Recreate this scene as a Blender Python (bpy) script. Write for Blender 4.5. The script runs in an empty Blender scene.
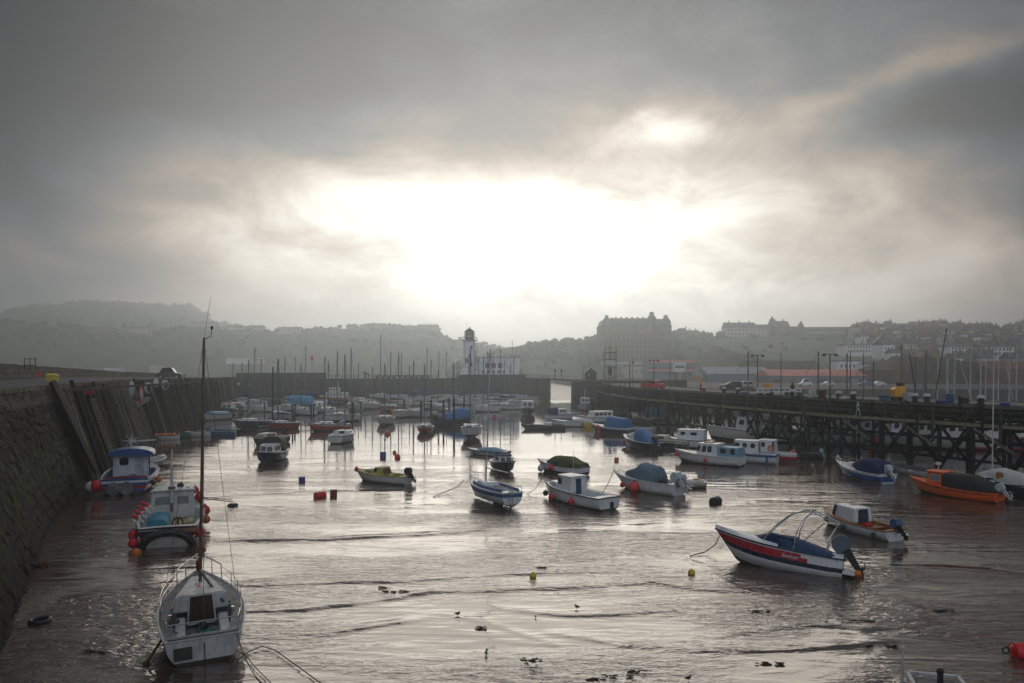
import bpy, bmesh, math, random
import numpy as np
from mathutils import Vector, Matrix, noise
random.seed(7)
R = math.radians
sc = bpy.context.scene
col = sc.collection
F_, HZ, EYE = 740.0, 370.0, 9.5          # focal length and horizon of the photograph in pixels, eye height above the water

def at(px, py, z=0.0):
    """the point at height z seen at a pixel: used once, to find where a thing stands"""
    Y = (EYE - z) * F_ / (py - HZ)
    return Vector(((px - 512) / F_ * Y, Y, z))
def ztop(py, Y): return EYE + (HZ - py) / F_ * Y
def xat(px, Y): return (px - 512) / F_ * Y

# ---------------------------------------------------------------- node helper
class S:
    def __init__(s, nt, sock): s.nt, s.k = nt, sock
    def op(s, o, b=None, c=None):
        n = s.nt.nodes.new('ShaderNodeMath'); n.operation = o
        s.nt.links.new(s.k, n.inputs[0])
        for i, q in ((1, b), (2, c)):
            if q is None: continue
            if isinstance(q, S): s.nt.links.new(q.k, n.inputs[i])
            else: n.inputs[i].default_value = q
        return S(s.nt, n.outputs[0])
    def __add__(s, b): return s.op('ADD', b)
    def __sub__(s, b): return s.op('SUBTRACT', b)
    def __mul__(s, b): return s.op('MULTIPLY', b)
    def __truediv__(s, b): return s.op('DIVIDE', b)
    def mx(s, b): return s.op('MAXIMUM', b)
    def mn(s, b): return s.op('MINIMUM', b)
    def smooth(s, a, b, lo=0.0, hi=1.0):
        n = s.nt.nodes.new('ShaderNodeMapRange'); n.interpolation_type = 'SMOOTHSTEP'
        s.nt.links.new(s.k, n.inputs[0]); n.inputs[1].default_value = a; n.inputs[2].default_value = b
        n.inputs[3].default_value = lo; n.inputs[4].default_value = hi
        return S(s.nt, n.outputs[0])
def comb(nt, x, y, z):
    n = nt.nodes.new('ShaderNodeCombineXYZ')
    for i, q in enumerate((x, y, z)):
        if isinstance(q, S): nt.links.new(q.k, n.inputs[i])
        else: n.inputs[i].default_value = q
    return n.outputs[0]
def nz(nt, vec, scale, detail=3.0, rough=.5, dist=0.0, out=0):
    n = nt.nodes.new('ShaderNodeTexNoise'); n.inputs['Scale'].default_value = scale
    n.inputs['Detail'].default_value = detail; n.inputs['Roughness'].default_value = rough
    n.inputs['Distortion'].default_value = dist
    if vec is not None: nt.links.new(vec, n.inputs['Vector'])
    return S(nt, n.outputs[out])
def mapping(nt, vec, sc_):
    n = nt.nodes.new('ShaderNodeMapping'); nt.links.new(vec, n.inputs[0]); n.inputs['Scale'].default_value = sc_
    return n.outputs[0]
def mixc(nt, fac, a, b):
    n = nt.nodes.new('ShaderNodeMix'); n.data_type = 'RGBA'
    if isinstance(fac, S): nt.links.new(fac.k, n.inputs[0])
    else: n.inputs[0].default_value = fac
    for i, q in ((6, a), (7, b)):
        if isinstance(q, (tuple, list)): n.inputs[i].default_value = (*q[:3], 1)
        else: nt.links.new(q, n.inputs[i])
    return n.outputs[2]
def new_mat(name):
    m = bpy.data.materials.new(name); m.use_nodes = True
    nt = m.node_tree; bs = nt.nodes['Principled BSDF']
    tc = nt.nodes.new('ShaderNodeTexCoord')
    return m, nt, bs, tc
def bump(nt, bs, h, strength=.5, dist=.02):
    n = nt.nodes.new('ShaderNodeBump'); n.inputs['Strength'].default_value = strength; n.inputs['Distance'].default_value = dist
    nt.links.new(h.k, n.inputs['Height']); nt.links.new(n.outputs[0], bs.inputs['Normal'])

MATS = {}
def pm(name, c, rough=.6, metal=0.0, var=.25, scale=2.0, bmp=0.0, dirt=None, dirtamt=.35, coat=0.0):
    """painted / plain surface with uneven tone, worn roughness and optional streaky dirt"""
    if name in MATS: return MATS[name]
    m, nt, bs, tc = new_mat(name)
    o = tc.outputs['Object']
    n1 = nz(nt, o, scale, 5, .6)
    a = tuple(max(0, x * (1 - var)) for x in c); b = tuple(min(1, x * (1 + var)) for x in c)
    cc = mixc(nt, n1.smooth(.3, .7), a, b)
    if dirt:
        n2 = nz(nt, mapping(nt, o, (2.2, 2.2, .45)), scale * 1.7, 6, .65)
        cc = mixc(nt, n2.smooth(.5, .75) * dirtamt, cc, dirt)
        n3 = nz(nt, o, scale * 6, 4, .6)
        cc = mixc(nt, n3.smooth(.62, .72) * (dirtamt * .7), cc, dirt)
    nt.links.new(cc, bs.inputs['Base Color'])
    rr = nz(nt, o, scale * 3, 3).smooth(.3, .7, max(.03, rough - .12), min(1, rough + .15))
    nt.links.new(rr.k, bs.inputs['Roughness'])
    bs.inputs['Metallic'].default_value = metal
    if rough >= .75: bs.inputs['Specular IOR Level'].default_value = .2
    bs.inputs['Coat Weight'].default_value = coat
    if bmp: bump(nt, bs, nz(nt, o, scale * 8, 4), bmp, .02)
    MATS[name] = m
    return m
G = .55   # grime brown strength
DIRT = (.13, .10, .06)
M = {
 'white': pm('white_gelcoat', (.70, .71, .72), .35, var=.08, dirt=DIRT, dirtamt=.45),
 'offwhite': pm('weathered_white_paint', (.60, .59, .56), .5, var=.12, dirt=DIRT, dirtamt=.6),
 'oldwhite': pm('old_stained_gelcoat', (.50, .50, .50), .5, var=.15, dirt=(.12, .085, .05), dirtamt=.75, scale=1.6),
 'greywhite': pm('grey_white_deck', (.48, .49, .5), .6, var=.12, dirt=DIRT, dirtamt=.5),
 'cream': pm('cream_paint', (.62, .56, .42), .5, var=.1, dirt=DIRT),
 'navy': pm('navy_paint', (.015, .02, .05), .35, var=.3, dirt=(.10, .09, .08), dirtamt=.3),
 'blue': pm('blue_paint', (.02, .085, .28), .35, var=.2, dirt=(.12, .12, .12), dirtamt=.3),
 'midblue': pm('mid_blue_paint', (.04, .11, .25), .45, var=.2, dirt=(.12, .12, .12)),
 'lightblue': pm('light_blue_paint', (.17, .33, .45), .5, var=.15, dirt=DIRT, dirtamt=.3),
 'red': pm('red_paint', (.33, .022, .022), .4, var=.2, dirt=(.07, .05, .04)),
 'orange': pm('orange_paint', (.75, .12, .015), .4, var=.12, dirt=(.12, .05, .03)),
 'green': pm('green_paint', (.02, .14, .06), .5, var=.2, dirt=DIRT),
 'yellow': pm('yellow_paint', (.62, .45, .04), .45, var=.15, dirt=DIRT),
 'mustard': pm('faded_yellow_deck', (.42, .36, .10), .6, var=.2, dirt=DIRT, dirtamt=.5),
 'black': pm('black_rubber', (.015, .015, .016), .5, var=.3),
 'antifoul': pm('fouled_bottom_paint', (.035, .033, .028), .7, var=.5, scale=5, bmp=.6),
 'algae': pm('weedy_bottom', (.05, .075, .04), .7, var=.6, scale=6, bmp=.6),
 'wood': pm('varnished_wood', (.30, .12, .04), .4, var=.35, scale=4, dirt=(.05, .03, .02)),
 'ply': pm('bare_plywood_deck', (.42, .34, .20), .7, var=.2, dirt=(.12, .10, .07), dirtamt=.6),
 'alu': pm('aluminium', (.45, .46, .48), .35, .9, var=.1),
 'darkalu': pm('grey_spar', (.11, .11, .12), .55, .2, var=.15),
 'steel': pm('steel_rail', (.5, .51, .53), .25, 1.0, var=.1),
 'glass': pm('dark_window_glass', (.02, .025, .03), .06, var=.2),
 'paleglass': pm('pale_window_glass', (.22, .24, .25), .08, var=.15),
 'tarpblue': pm('blue_tarpaulin', (.02, .13, .33), .6, var=.22, scale=5, bmp=.8),
 'tarpbright': pm('bright_blue_sheet', (.03, .30, .55), .6, var=.2, scale=5, bmp=.6),
 'tarpteal': pm('teal_tarpaulin', (.03, .24, .34), .6, var=.25, scale=6, bmp=.8),
 'canvasnavy': pm('navy_canvas', (.012, .025, .085), .8, var=.25, scale=5, bmp=.5),
 'canvasblue': pm('slate_blue_canvas', (.03, .065, .13), .75, var=.25, scale=5, bmp=.6),
 'canvasgrey': pm('blue_grey_canvas', (.12, .18, .23), .8, var=.15, scale=4, bmp=.5),
 'canvasblack': pm('black_canvas', (.014, .014, .015), .7, var=.25, scale=4, bmp=.6),
 'canvasgreen': pm('olive_canvas', (.085, .085, .025), .85, var=.3, scale=4, bmp=.6),
 'canvaswhite': pm('white_canvas_cover', (.50, .50, .48), .8, var=.12, scale=3, bmp=.8, dirt=DIRT),
 'rope': pm('old_rope', (.10, .085, .06), .9, var=.4, scale=20),
 'netgreen': pm('green_net', (.02, .14, .08), .9, var=.5, scale=14, bmp=1),
 'fred': pm('red_fender_vinyl', (.62, .022, .028), .4, var=.12, scale=3),
 'forange': pm('orange_fender_vinyl', (.65, .16, .015), .45, var=.15, scale=3),
 'fyellow': pm('yellow_buoy', (.62, .42, .02), .5, var=.15, scale=3),
 'fwhite': pm('white_buoy', (.55, .55, .55), .5, var=.12, dirt=DIRT),
 'fblue': pm('blue_drum_plastic', (.03, .05, .25), .5, var=.15),
 'rust': pm('rusty_iron', (.09, .04, .02), .85, var=.5, scale=9, bmp=.5),
 'cowl': pm('grey_blue_engine_cowl', (.07, .10, .14), .35, var=.12),
 'cowlwhite': pm('pale_engine_cowl', (.48, .52, .56), .4, var=.08, dirt=DIRT),
 'blackgloss': pm('black_engine', (.012, .012, .013), .3, var=.2),
 'skin': pm('skin', (.38, .22, .16), .6, var=.05),
}
# ---------------------------------------------------------------- mesh builder
class MB:
    def __init__(s): s.v, s.f, s.m = [], [], []
    def add(s, vs, fs, m=0):
        o = len(s.v); s.v += [Vector(p) for p in vs]
        for f in fs: s.f.append([i + o for i in f]); s.m.append(m)
        return s
    def box(s, cx, cy, cz, sx, sy, sz, rz=0, m=0, ry=0):
        a, b, c = sx / 2, sy / 2, sz / 2
        mt = Matrix.Translation((cx, cy, cz)) @ Matrix.Rotation(rz, 4, 'Z') @ Matrix.Rotation(ry, 4, 'Y')
        vs = [mt @ Vector((x, y, z)) for z in (-c, c) for x, y in ((-a, -b), (a, -b), (a, b), (-a, b))]
        return s.add(vs, [(3, 2, 1, 0), (4, 5, 6, 7), (0, 1, 5, 4), (1, 2, 6, 5), (2, 3, 7, 6), (3, 0, 4, 7)], m)
    def beam(s, p, q, w, h, m=0, up=(0, 0, 1)):
        p, q = Vector(p), Vector(q); d = (q - p).normalized(); u = Vector(up)
        if abs(d.dot(u)) > .98: u = Vector((0, 1, 0))
        sd = d.cross(u).normalized(); u = sd.cross(d)
        vs = [r + sd * a * w / 2 + u * b * h / 2 for r in (p, q) for a, b in ((-1, -1), (1, -1), (1, 1), (-1, 1))]
        return s.add(vs, [(3, 2, 1, 0), (4, 5, 6, 7), (0, 1, 5, 4), (1, 2, 6, 5), (2, 3, 7, 6), (3, 0, 4, 7)], m)
    def tube(s, pts, r, n=6, m=0, r2=None, closed=False):
        pts = [Vector(p) for p in pts]; k = len(pts); o = len(s.v); prev = None
        for i, p in enumerate(pts):
            if closed: d = pts[(i + 1) % k] - pts[i - 1]
            else: d = pts[min(i + 1, k - 1)] - pts[max(i - 1, 0)]
            d = d.normalized() if d.length > 1e-9 else Vector((0, 0, 1))
            if prev is None:
                u = Vector((0, 0, 1)) if abs(d.z) < .9 else Vector((1, 0, 0))
            else: u = prev
            a = (u - d * u.dot(d))
            if a.length < 1e-6: a = d.orthogonal()
            a.normalize(); b = d.cross(a); prev = a
            rr = r if r2 is None else r + (r2 - r) * i / max(1, k - 1)
            for j in range(n):
                t = 2 * math.pi * j / n
                s.v.append(p + a * math.cos(t) * rr + b * math.sin(t) * rr)
        for i in range(k if closed else k - 1):
            i2 = (i + 1) % k
            for j in range(n):
                s.f.append([o + i * n + j, o + i * n + (j + 1) % n, o + i2 * n + (j + 1) % n, o + i2 * n + j]); s.m.append(m)
        if not closed:
            s.f.append([o + j for j in range(n)][::-1]); s.m.append(m)
            s.f.append([o + (k - 1) * n + j for j in range(n)]); s.m.append(m)
        return s
    def ball(s, c, r, m=0, n=12, k=8, sc3=(1, 1, 1), wob=0):
        c = Vector(c); vs = []; fs = []
        for i in range(k + 1):
            t = math.pi * i / k
            for j in range(n):
                a = 2 * math.pi * j / n
                d = Vector((math.sin(t) * math.cos(a), math.sin(t) * math.sin(a), math.cos(t)))
                w = 1 + wob * noise.noise(d * 1.7 + c)
                vs.append(c + Vector((d.x * r * sc3[0], d.y * r * sc3[1], d.z * r * sc3[2])) * w)
        for i in range(k):
            for j in range(n):
                fs.append((i * n + j, (i + 1) * n + j, (i + 1) * n + (j + 1) % n, i * n + (j + 1) % n))
        return s.add(vs, fs, m)
    def loft(s, secs, m=0, closed=True, cap=True, rowm=None):
        k = len(secs[0]); o = len(s.v)
        for q in secs: s.v += [Vector(p) for p in q]
        for i in range(len(secs) - 1):
            for j in range(k if closed else k - 1):
                j2 = (j + 1) % k
                s.f.append([o + i * k + j, o + i * k + j2, o + (i + 1) * k + j2, o + (i + 1) * k + j]); s.m.append(rowm[j] if rowm else m)
        if cap:
            s.f.append([o + j for j in range(k)][::-1]); s.m.append(m)
            e = o + (len(secs) - 1) * k
            s.f.append([e + j for j in range(k)]); s.m.append(m)
        return s
    def build(s, name, mats, parent=None, bevel=0.0, smooth=32, fix=True):
        me = bpy.data.meshes.new(name)
        me.from_pydata(s.v, [], s.f)
        if not isinstance(mats, (list, tuple)): mats = [mats]
        for q in mats: me.materials.append(M[q] if isinstance(q, str) else q)
        me.polygons.foreach_set('material_index', s.m)
        if fix or bevel:
            b = bmesh.new(); b.from_mesh(me)
            if bevel: bmesh.ops.bevel(b, geom=[e for e in b.edges if len(e.link_faces) == 2 and e.calc_face_angle(0) > .5], offset=bevel, segments=2, affect='EDGES', clamp_overlap=True)
            bmesh.ops.recalc_face_normals(b, faces=b.faces); b.to_mesh(me); b.free()
        if smooth:
            me.polygons.foreach_set('use_smooth', [True] * len(me.polygons)); me.set_sharp_from_angle(angle=R(smooth))
        o = bpy.data.objects.new(name, me); col.objects.link(o)
        if parent: o.parent = parent
        return o
def tag(o, label=None, cat=None, group=None, kind=None):
    if label: o['label'] = label
    if cat: o['category'] = cat
    if group: o['group'] = group
    if kind: o['kind'] = kind
    return o
def thing(name, label, cat, loc=(0, 0, 0), rz=0, group=None, rx=0, ry=0):
    o = bpy.data.objects.new(name, None); col.objects.link(o); o.empty_display_size = .3
    o.location = loc; o.rotation_euler = (rx, ry, rz)
    return tag(o, label, cat, group)
def copy_tree(o, parent=None):
    c = o.copy(); col.objects.link(c); c.parent = parent
    for ch in list(o.children): copy_tree(ch, c)
    return c
def sag(p, q, d, n=10):
    p, q = Vector(p), Vector(q)
    return [p.lerp(q, i / n) - Vector((0, 0, d * 4 * (i / n) * (1 - i / n))) for i in range(n + 1)]
# ================================================================ camera, light, sky
cam = bpy.data.cameras.new('camera'); co = bpy.data.objects.new('camera', cam); col.objects.link(co)
co.location = (0, 0, EYE); co.rotation_euler = (R(90), 0, 0)
cam.sensor_width = 36; cam.lens = 36 * F_ / 1024; cam.shift_y = (HZ - 341.5) / 1024; cam.clip_end = 12000; cam.clip_start = .2
sc.camera = co
sc.view_settings.view_transform = 'Standard'; sc.view_settings.look = 'None'; sc.view_settings.exposure = 0; sc.view_settings.gamma = 1
sc.cycles.use_denoising = True
sc.cycles.max_bounces = 6; sc.cycles.diffuse_bounces = 2; sc.cycles.glossy_bounces = 3; sc.cycles.volume_bounces = 1; sc.cycles.transparent_max_bounces = 4
sc.cycles.caustics_reflective = False; sc.cycles.caustics_refractive = False
SUN_EL = 15.0
sun = bpy.data.lights.new('sun', 'SUN'); so = bpy.data.objects.new('sun', sun); col.objects.link(so)
sun.energy = 1.15; sun.angle = R(50); sun.color = (1, .89, .76)
so.rotation_euler = (R(-(90 - SUN_EL)), 0, 0)      # light comes from +Y, fifteen degrees up
so.location = (0, 100, 60)
w = bpy.data.worlds.new('World'); sc.world = w; w.use_nodes = True
nt = w.node_tree; bg = nt.nodes['Background']
sky = nt.nodes.new('ShaderNodeTexSky'); sky.sky_type = 'NISHITA'; sky.sun_disc = False
sky.sun_elevation = R(SUN_EL); sky.sun_rotation = R(0); sky.dust_density = 4
tc = nt.nodes.new('ShaderNodeTexCoord'); sep = nt.nodes.new('ShaderNodeSeparateXYZ'); nt.links.new(tc.outputs['Generated'], sep.inputs[0])
X_, Y_, Z_ = (S(nt, sep.outputs[i]) for i in range(3))
az = X_.op('ARCTAN2', Y_); el = Z_.op('ARCTAN2', (X_ * X_ + Y_ * Y_).op('SQRT'))
ax = comb(nt, az * 2.2, el * 4.5, 0.0)
wn = nt.nodes.new('ShaderNodeTexNoise'); wn.inputs['Scale'].default_value = 1.1; wn.inputs['Detail'].default_value = 6; wn.inputs['Roughness'].default_value = .52
nt.links.new(ax, wn.inputs['Vector']); ws = nt.nodes.new('ShaderNodeSeparateColor'); nt.links.new(wn.outputs['Color'], ws.inputs[0])
wa, we = S(nt, ws.outputs[0]) - .5, S(nt, ws.outputs[1]) - .5
az2 = az + wa * .36; el2 = el + we * .20
def gs(px, py, sx, sy, amp, rot=0):
    a0 = math.atan((px - 512) / F_); e0 = math.atan((HZ - py) / math.hypot(F_, px - 512))
    da, de = az2 - a0, el2 - e0
    c, s_ = math.cos(R(rot)), math.sin(R(rot))
    u = (da * c + de * s_) / (sx / F_); v = (de * c - da * s_) / (sy / F_)
    return ((u * u + v * v) * -1.0).op('EXPONENT') * amp
SKY = [
 (520, 230, 190, 46, 1.0), (420, 235, 110, 40, .35), (690, 215, 110, 42, .22), (530, 258, 280, 88, .78), (535, 325, 320, 75, .10), (560, 320, 560, 60, .10),
 (665, 118, 40, 20, .75, 10), (850, 86, 130, 14, .14, 12), (420, 105, 60, 20, .06), (930, 275, 190, 45, .12), (700, 160, 150, 60, .12), (930, 20, 140, 40, .06),
 (560, 30, 330, 45, .05), (90, 300, 200, 50, .03), (230, 200, 160, 80, .05), (840, 150, 140, 42, -.16, 5), (940, 290, 200, 45, .16), (730, 270, 150, 40, .15),
 (1015, 225, 60, 28, -.12), (780, 243, 40, 11, -.28), (625, 190, 50, 12, -.25, -12), (60, 150, 260, 130, -.06), (250, 60, 200, 60, -.05),
]
L = None
for g in SKY:
    q = gs(*g); L = q if L is None else L + q
fb = nz(nt, comb(nt, az * 3.0, el * 5.5, 1.7), 2.3, 9, .60, .45)
fb2 = nz(nt, comb(nt, az * 1.4, el * 3.4, 5.1), 1.6, 5, .5)
L = (L + .045) * (fb.smooth(.30, .70, .62, 1.46)) * (fb2.smooth(.34, .66, .80, 1.22))
rear = (Y_ * -1.0).smooth(-.25, .8)
up = Z_.smooth(.45, .9)
L = L.mx(.02)
cc = mixc(nt, L.smooth(.06, .24), (.79, .91, 1.10), (1.08, .89, .71))
cc = mixc(nt, L.smooth(.35, 1.0), cc, (1.0, .925, .81))
mul = nt.nodes.new('ShaderNodeVectorMath'); mul.operation = 'SCALE'; nt.links.new(cc, mul.inputs[0]); nt.links.new((L * 10.0).k, mul.inputs['Scale'])
rm = nt.nodes.new('ShaderNodeVectorMath'); rm.operation = 'SCALE'; rm.inputs[0].default_value = (.86, .94, 1.06); nt.links.new(((rear * .46 + up * .12) * 10.0).k, rm.inputs['Scale'])
ad = nt.nodes.new('ShaderNodeVectorMath'); ad.operation = 'ADD'; nt.links.new(mul.outputs[0], ad.inputs[0]); nt.links.new(rm.outputs[0], ad.inputs[1])
out = mixc(nt, .99, sky.outputs[0], ad.outputs[0])
nt.links.new(out, bg.inputs[0]); bg.inputs[1].default_value = .1

# ================================================================ air
HZD = .0009
hb = MB().box(0, 1000, 69, 4400, 2560, 144)
m, nt, bs, tc = new_mat('sea_haze'); nt.nodes.remove(bs)
pv = nt.nodes.new('ShaderNodeVolumePrincipled'); pv.inputs['Density'].default_value = HZD
pv.inputs['Color'].default_value = (.83, .91, .98, 1); pv.inputs['Anisotropy'].default_value = .83
nt.links.new(pv.outputs[0], nt.nodes['Material Output'].inputs['Volume'])
tag(hb.build('haze', m, smooth=0), 'thin pale sea haze over the harbour and bay', kind='stuff')

# ================================================================ water
def axis(lo, hi, far_lo, far_hi, step):
    a = [lo]
    while a[-1] < hi: a.append(a[-1] + step(a[-1]))
    L1 = []; q = lo; d = step(lo)
    while q > far_lo: d *= 1.6; q -= d; L1.append(q)
    L2 = []; q = a[-1]; d = step(q)
    while q < far_hi: d *= 1.6; q += d; L2.append(q)
    return np.array(L1[::-1] + a + L2)
xs = axis(-26, 34, -2150, 2150, lambda x: .13)
ys = axis(14, 95, -250, 2250, lambda y: max(.07, y * .0035))
XX, YY = np.meshgrid(xs, ys)
ZZ = np.zeros_like(XX)
def sn(x, y, s, seed):      # cheap smooth noise
    r = np.random.RandomState(seed); o = np.zeros_like(x)
    for k in range(5):
        a = r.uniform(0, 6.28); f = s * r.uniform(.6, 1.7); o += np.sin((x * math.cos(a) + y * math.sin(a)) * f + r.uniform(0, 6.28))
    return o / 5
waves = [  # crest lines of small swells running in over the flats: pixel course, height
 ([(60, 503), (200, 500), (330, 493), (420, 492)], .05), ([(215, 541), (330, 540), (430, 535), (520, 528)], .07), ([(60, 522), (180, 519), (330, 524), (400, 520)], .035),
 ([(215, 586), (300, 584), (400, 582), (470, 577), (535, 574), (620, 572)], .05), ([(215, 612), (300, 611), (380, 601), (430, 593), (520, 590), (600, 586), (655, 583), (700, 590), (790, 596)], .05),
 ([(240, 637), (330, 634), (390, 624), (450, 616)], .03), ([(480, 606), (560, 616), (620, 615), (690, 609)], .035), ([(540, 632), (620, 645), (700, 652), (800, 650), (900, 640)], .035),
 ([(390, 558), (460, 566), (520, 562)], .02), ([(470, 640), (560, 645), (600, 641)], .02), ([(900, 566), (960, 570), (1040, 577)], .035), ([(640, 535), (760, 600), (860, 612)], .02),
 ([(255, 596), (300, 602), (360, 607)], .02), ([(700, 640), (800, 625), (900, 630), (1000, 650)], .02), ([(600, 555), (680, 558), (760, 585)], .02),
 ([(90, 545), (150, 548), (215, 560)], .025), ([(60, 600), (120, 590), (170, 585)], .02), ([(420, 610), (480, 622), (540, 640), (580, 655)], .02)]
for wi, (pl, hh) in enumerate(waves):
    P = [at(a, b) for a, b in pl]
    px_ = np.array([p.x for p in P]); py_ = np.array([p.y for p in P])
    o = np.argsort(px_); yy = np.interp(XX, px_[o], py_[o]); 
    yy = yy + .12 * sn(XX, YY * 0, 1.3, wi) + .04 * sn(XX, YY * 0, 5, wi + 40)
    inside = np.clip((XX - px_.min()) / 1.6, 0, 1) * np.clip((px_.max() - XX) / 1.6, 0, 1)
    d = (YY - yy); wdt = .10 + .0035 * yy
    amp = 1.9 * hh * inside * (.75 + .35 * sn(XX, YY * 0, 1.1, wi + 9))
    ZZ += amp * np.where(d < 0, np.exp(-(d / wdt) ** 2), np.exp(-(d / (wdt * 2.6)) ** 2))
near = np.clip((75 - YY) / 45, 0, 1) * np.clip((YY - 6) / 4, 0, 1) * np.clip((60 - np.abs(XX)) / 20, 0, 1)
ZZ += near * (.010 * sn(XX * .6, YY * 2.1, 2.2, 3) + .006 * sn(XX * .9, YY * 2.4, 4.6, 5))
nX, nY = len(xs), len(ys)
vv = np.stack([XX.ravel(), YY.ravel(), ZZ.ravel()], 1)
ii = (np.arange(nY - 1)[:, None] * nX + np.arange(nX - 1)[None]).ravel()
ff = np.stack([ii, ii + 1, ii + nX + 1, ii + nX], 1)
def grid_mesh(name, vv, ff, mat, **kw):
    me = bpy.data.meshes.new(name); me.vertices.add(len(vv)); me.vertices.foreach_set('co', vv.astype(np.float32).ravel())
    me.loops.add(len(ff) * 4); me.loops.foreach_set('vertex_index', ff.astype(np.int32).ravel())
    me.polygons.add(len(ff)); me.polygons.foreach_set('loop_start', np.arange(len(ff), dtype=np.int32) * 4)
    me.polygons.foreach_set('loop_total', np.full(len(ff), 4, dtype=np.int32)); me.polygons.foreach_set('use_smooth', np.ones(len(ff), dtype=bool))
    me.update(calc_edges=True); me.validate(); me.materials.append(mat)
    o = bpy.data.objects.new(name, me); col.objects.link(o); return tag(o, **kw)
m, nt, bs, tc = new_mat('harbour_water')
o = tc.outputs['Object']; sp = nt.nodes.new('ShaderNodeSeparateXYZ'); nt.links.new(o, sp.inputs[0])
yy = S(nt, sp.outputs[1])
big = nz(nt, mapping(nt, o, (.05, .09, 1)), 1.0, 3)
cc = mixc(nt, big.smooth(.35, .65), (.060, .037, .027), (.095, .058, .042))
nt.links.new(cc, bs.inputs['Base Color'])
bs.inputs['IOR'].default_value = 2.1; nt.links.new(yy.smooth(205, 240, .02, .40).k, bs.inputs['Roughness'])
rp = nz(nt, mapping(nt, o, (.75, 1.9, 1)), 1.5, 3, .55, 1.2)
rp2 = nz(nt, mapping(nt, o, (.22, .75, 1)), 1.0, 2, .5, .8)
calm = nz(nt, mapping(nt, o, (.07, .20, 1)), 1.0, 4, .55, .6).smooth(.38, .60, .14, 1.15)
amp = (yy.smooth(28, 100, 1.0, .05) + yy.smooth(205, 240, 0, 1.3)) * calm
rf = nz(nt, mapping(nt, o, (1.5, 3.4, 1)), 1.6, 2, .5, 1.0)
hh = rp * amp * .62 + rf * amp * .26 + rp2 * (yy.smooth(25, 100, .75, .10) + yy.smooth(205, 240, 0, 2.2))
bump(nt, bs, hh, 1.0, .10)
WATER = m
grid_mesh('water', vv, ff, m, kind='structure', label='murky rippled harbour water and the bay beyond')

# wet mud banks just awash in the foreground
bx, by = np.arange(-30, 30, .16), np.arange(13, 42, .12)
BX, BY = np.meshgrid(bx, by)
BZ = -.16 + .035 * sn(BX, BY, .5, 61) + .02 * sn(BX, BY, 1.3, 62) + .010 * sn(BX * .5, BY * 2, 6, 63)
def bank(px, py, rx, ry, h):
    p = at(px, py); return h * np.exp(-(((BX - p.x) / rx) ** 2 + ((BY - p.y) / ry) ** 2))
BZ += bank(270, 695, 3.0, 1.2, .20) + bank(215, 655, 2.6, 1.2, .17) + bank(460, 700, 4.5, 1.6, .16) + bank(400, 662, 2.5, 1.3, .07) + bank(560, 695, 2.6, .8, .10) + bank(20, 690, 3, 4, .2) + bank(10, 610, 2.2, 6, .22) + bank(90, 690, 3, 1, .12)
nbx, nby = len(bx), len(by); ii = (np.arange(nby - 1)[:, None] * nbx + np.arange(nbx - 1)[None]).ravel()
m, nt, bs, tc = new_mat('wet_mud'); o = tc.outputs['Object']
n1 = nz(nt, o, 1.2, 6, .65)
nt.links.new(mixc(nt, n1.smooth(.3, .7), (.022, .015, .011), (.045, .031, .023)), bs.inputs['Base Color'])
nt.links.new(nz(nt, o, 3, 4).smooth(.35, .65, .10, .36).k, bs.inputs['Roughness'])
bump(nt, bs, nz(nt, mapping(nt, o, (1.3, 4.5, 1)), 2.2, 5, .6, .8) + n1 * .6, 1.0, .06)
grid_mesh('mud_ground', np.stack([BX.ravel(), BY.ravel(), BZ.ravel()], 1), np.stack([ii, ii + 1, ii + nbx + 1, ii + nbx], 1), m, kind='structure', label='wet brown mud just awash at low tide')

# ================================================================ hills and land
m, nt, bs, tc = new_mat('hillside'); o = tc.outputs['Object']
n1 = nz(nt, o, .03, 8, .65); n2 = nz(nt, o, .12, 5, .6)
c1 = mixc(nt, n1.smooth(.35, .65), (.065, .08, .045), (.13, .14, .085))
nt.links.new(mixc(nt, n2.smooth(.5, .7) * .6, c1, (.05, .045, .03)), bs.inputs['Base Color']); bs.inputs['Roughness'].default_value = .95
bump(nt, bs, n2, 1.0, 3.0)
HILL = m
def ridge(name, prof, Yc, front, back, label, base=-1.5, seed=1, rough=2.0, p=.8, y2=None):
    prof = sorted(prof); pxs = np.linspace(prof[0][0], prof[-1][0], 260)
    ytop = np.interp(pxs, [a for a, b in prof], [b for a, b in prof])
    K = [0, .12, .25, .4, .55, .7, .82, .92, 1, 1.25, 1.6, 2]
    vs = []
    for i, (a, b) in enumerate(zip(pxs, ytop)):
        x = xat(a, Yc); zt = ztop(b, Yc)
        for k in K:
            if k <= 1: Y = Yc - front * (1 - k); z = base + (zt - base) * k ** p
            else: Y = Yc + back * (k - 1); z = zt - (zt + 4) * (k - 1) ** 1.3 * .9
            n = noise.noise(Vector((x * .02, Y * .02, seed))) * rough * 2 + noise.noise(Vector((x * .09, Y * .09, seed))) * rough
            vs.append((x + (k < 1) * 10 * noise.noise(Vector((x * .01, k * 3, seed))), Y + 12 * noise.noise(Vector((x * .008, k, seed + 3))) * (k != 1), z + (n if 0 < k < 2 else 0)))
    nK = len(K); ii = (np.arange(len(pxs) - 1)[:, None] * nK + np.arange(nK - 1)[None]).ravel()
    grid_mesh(name, np.array(vs), np.stack([ii, ii + nK, ii + nK + 1, ii + 1], 1), HILL, kind='structure', label=label)
ridge('hills', [(-330, 330), (-100, 322), (0, 313), (25, 308), (50, 305), (90, 303), (110, 301), (150, 304), (185, 307), (200, 312), (215, 320), (240, 328), (262, 342), (300, 362)], 1300, 260, 300, 'far flat-topped wooded hill across the bay', seed=2, rough=2)
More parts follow.
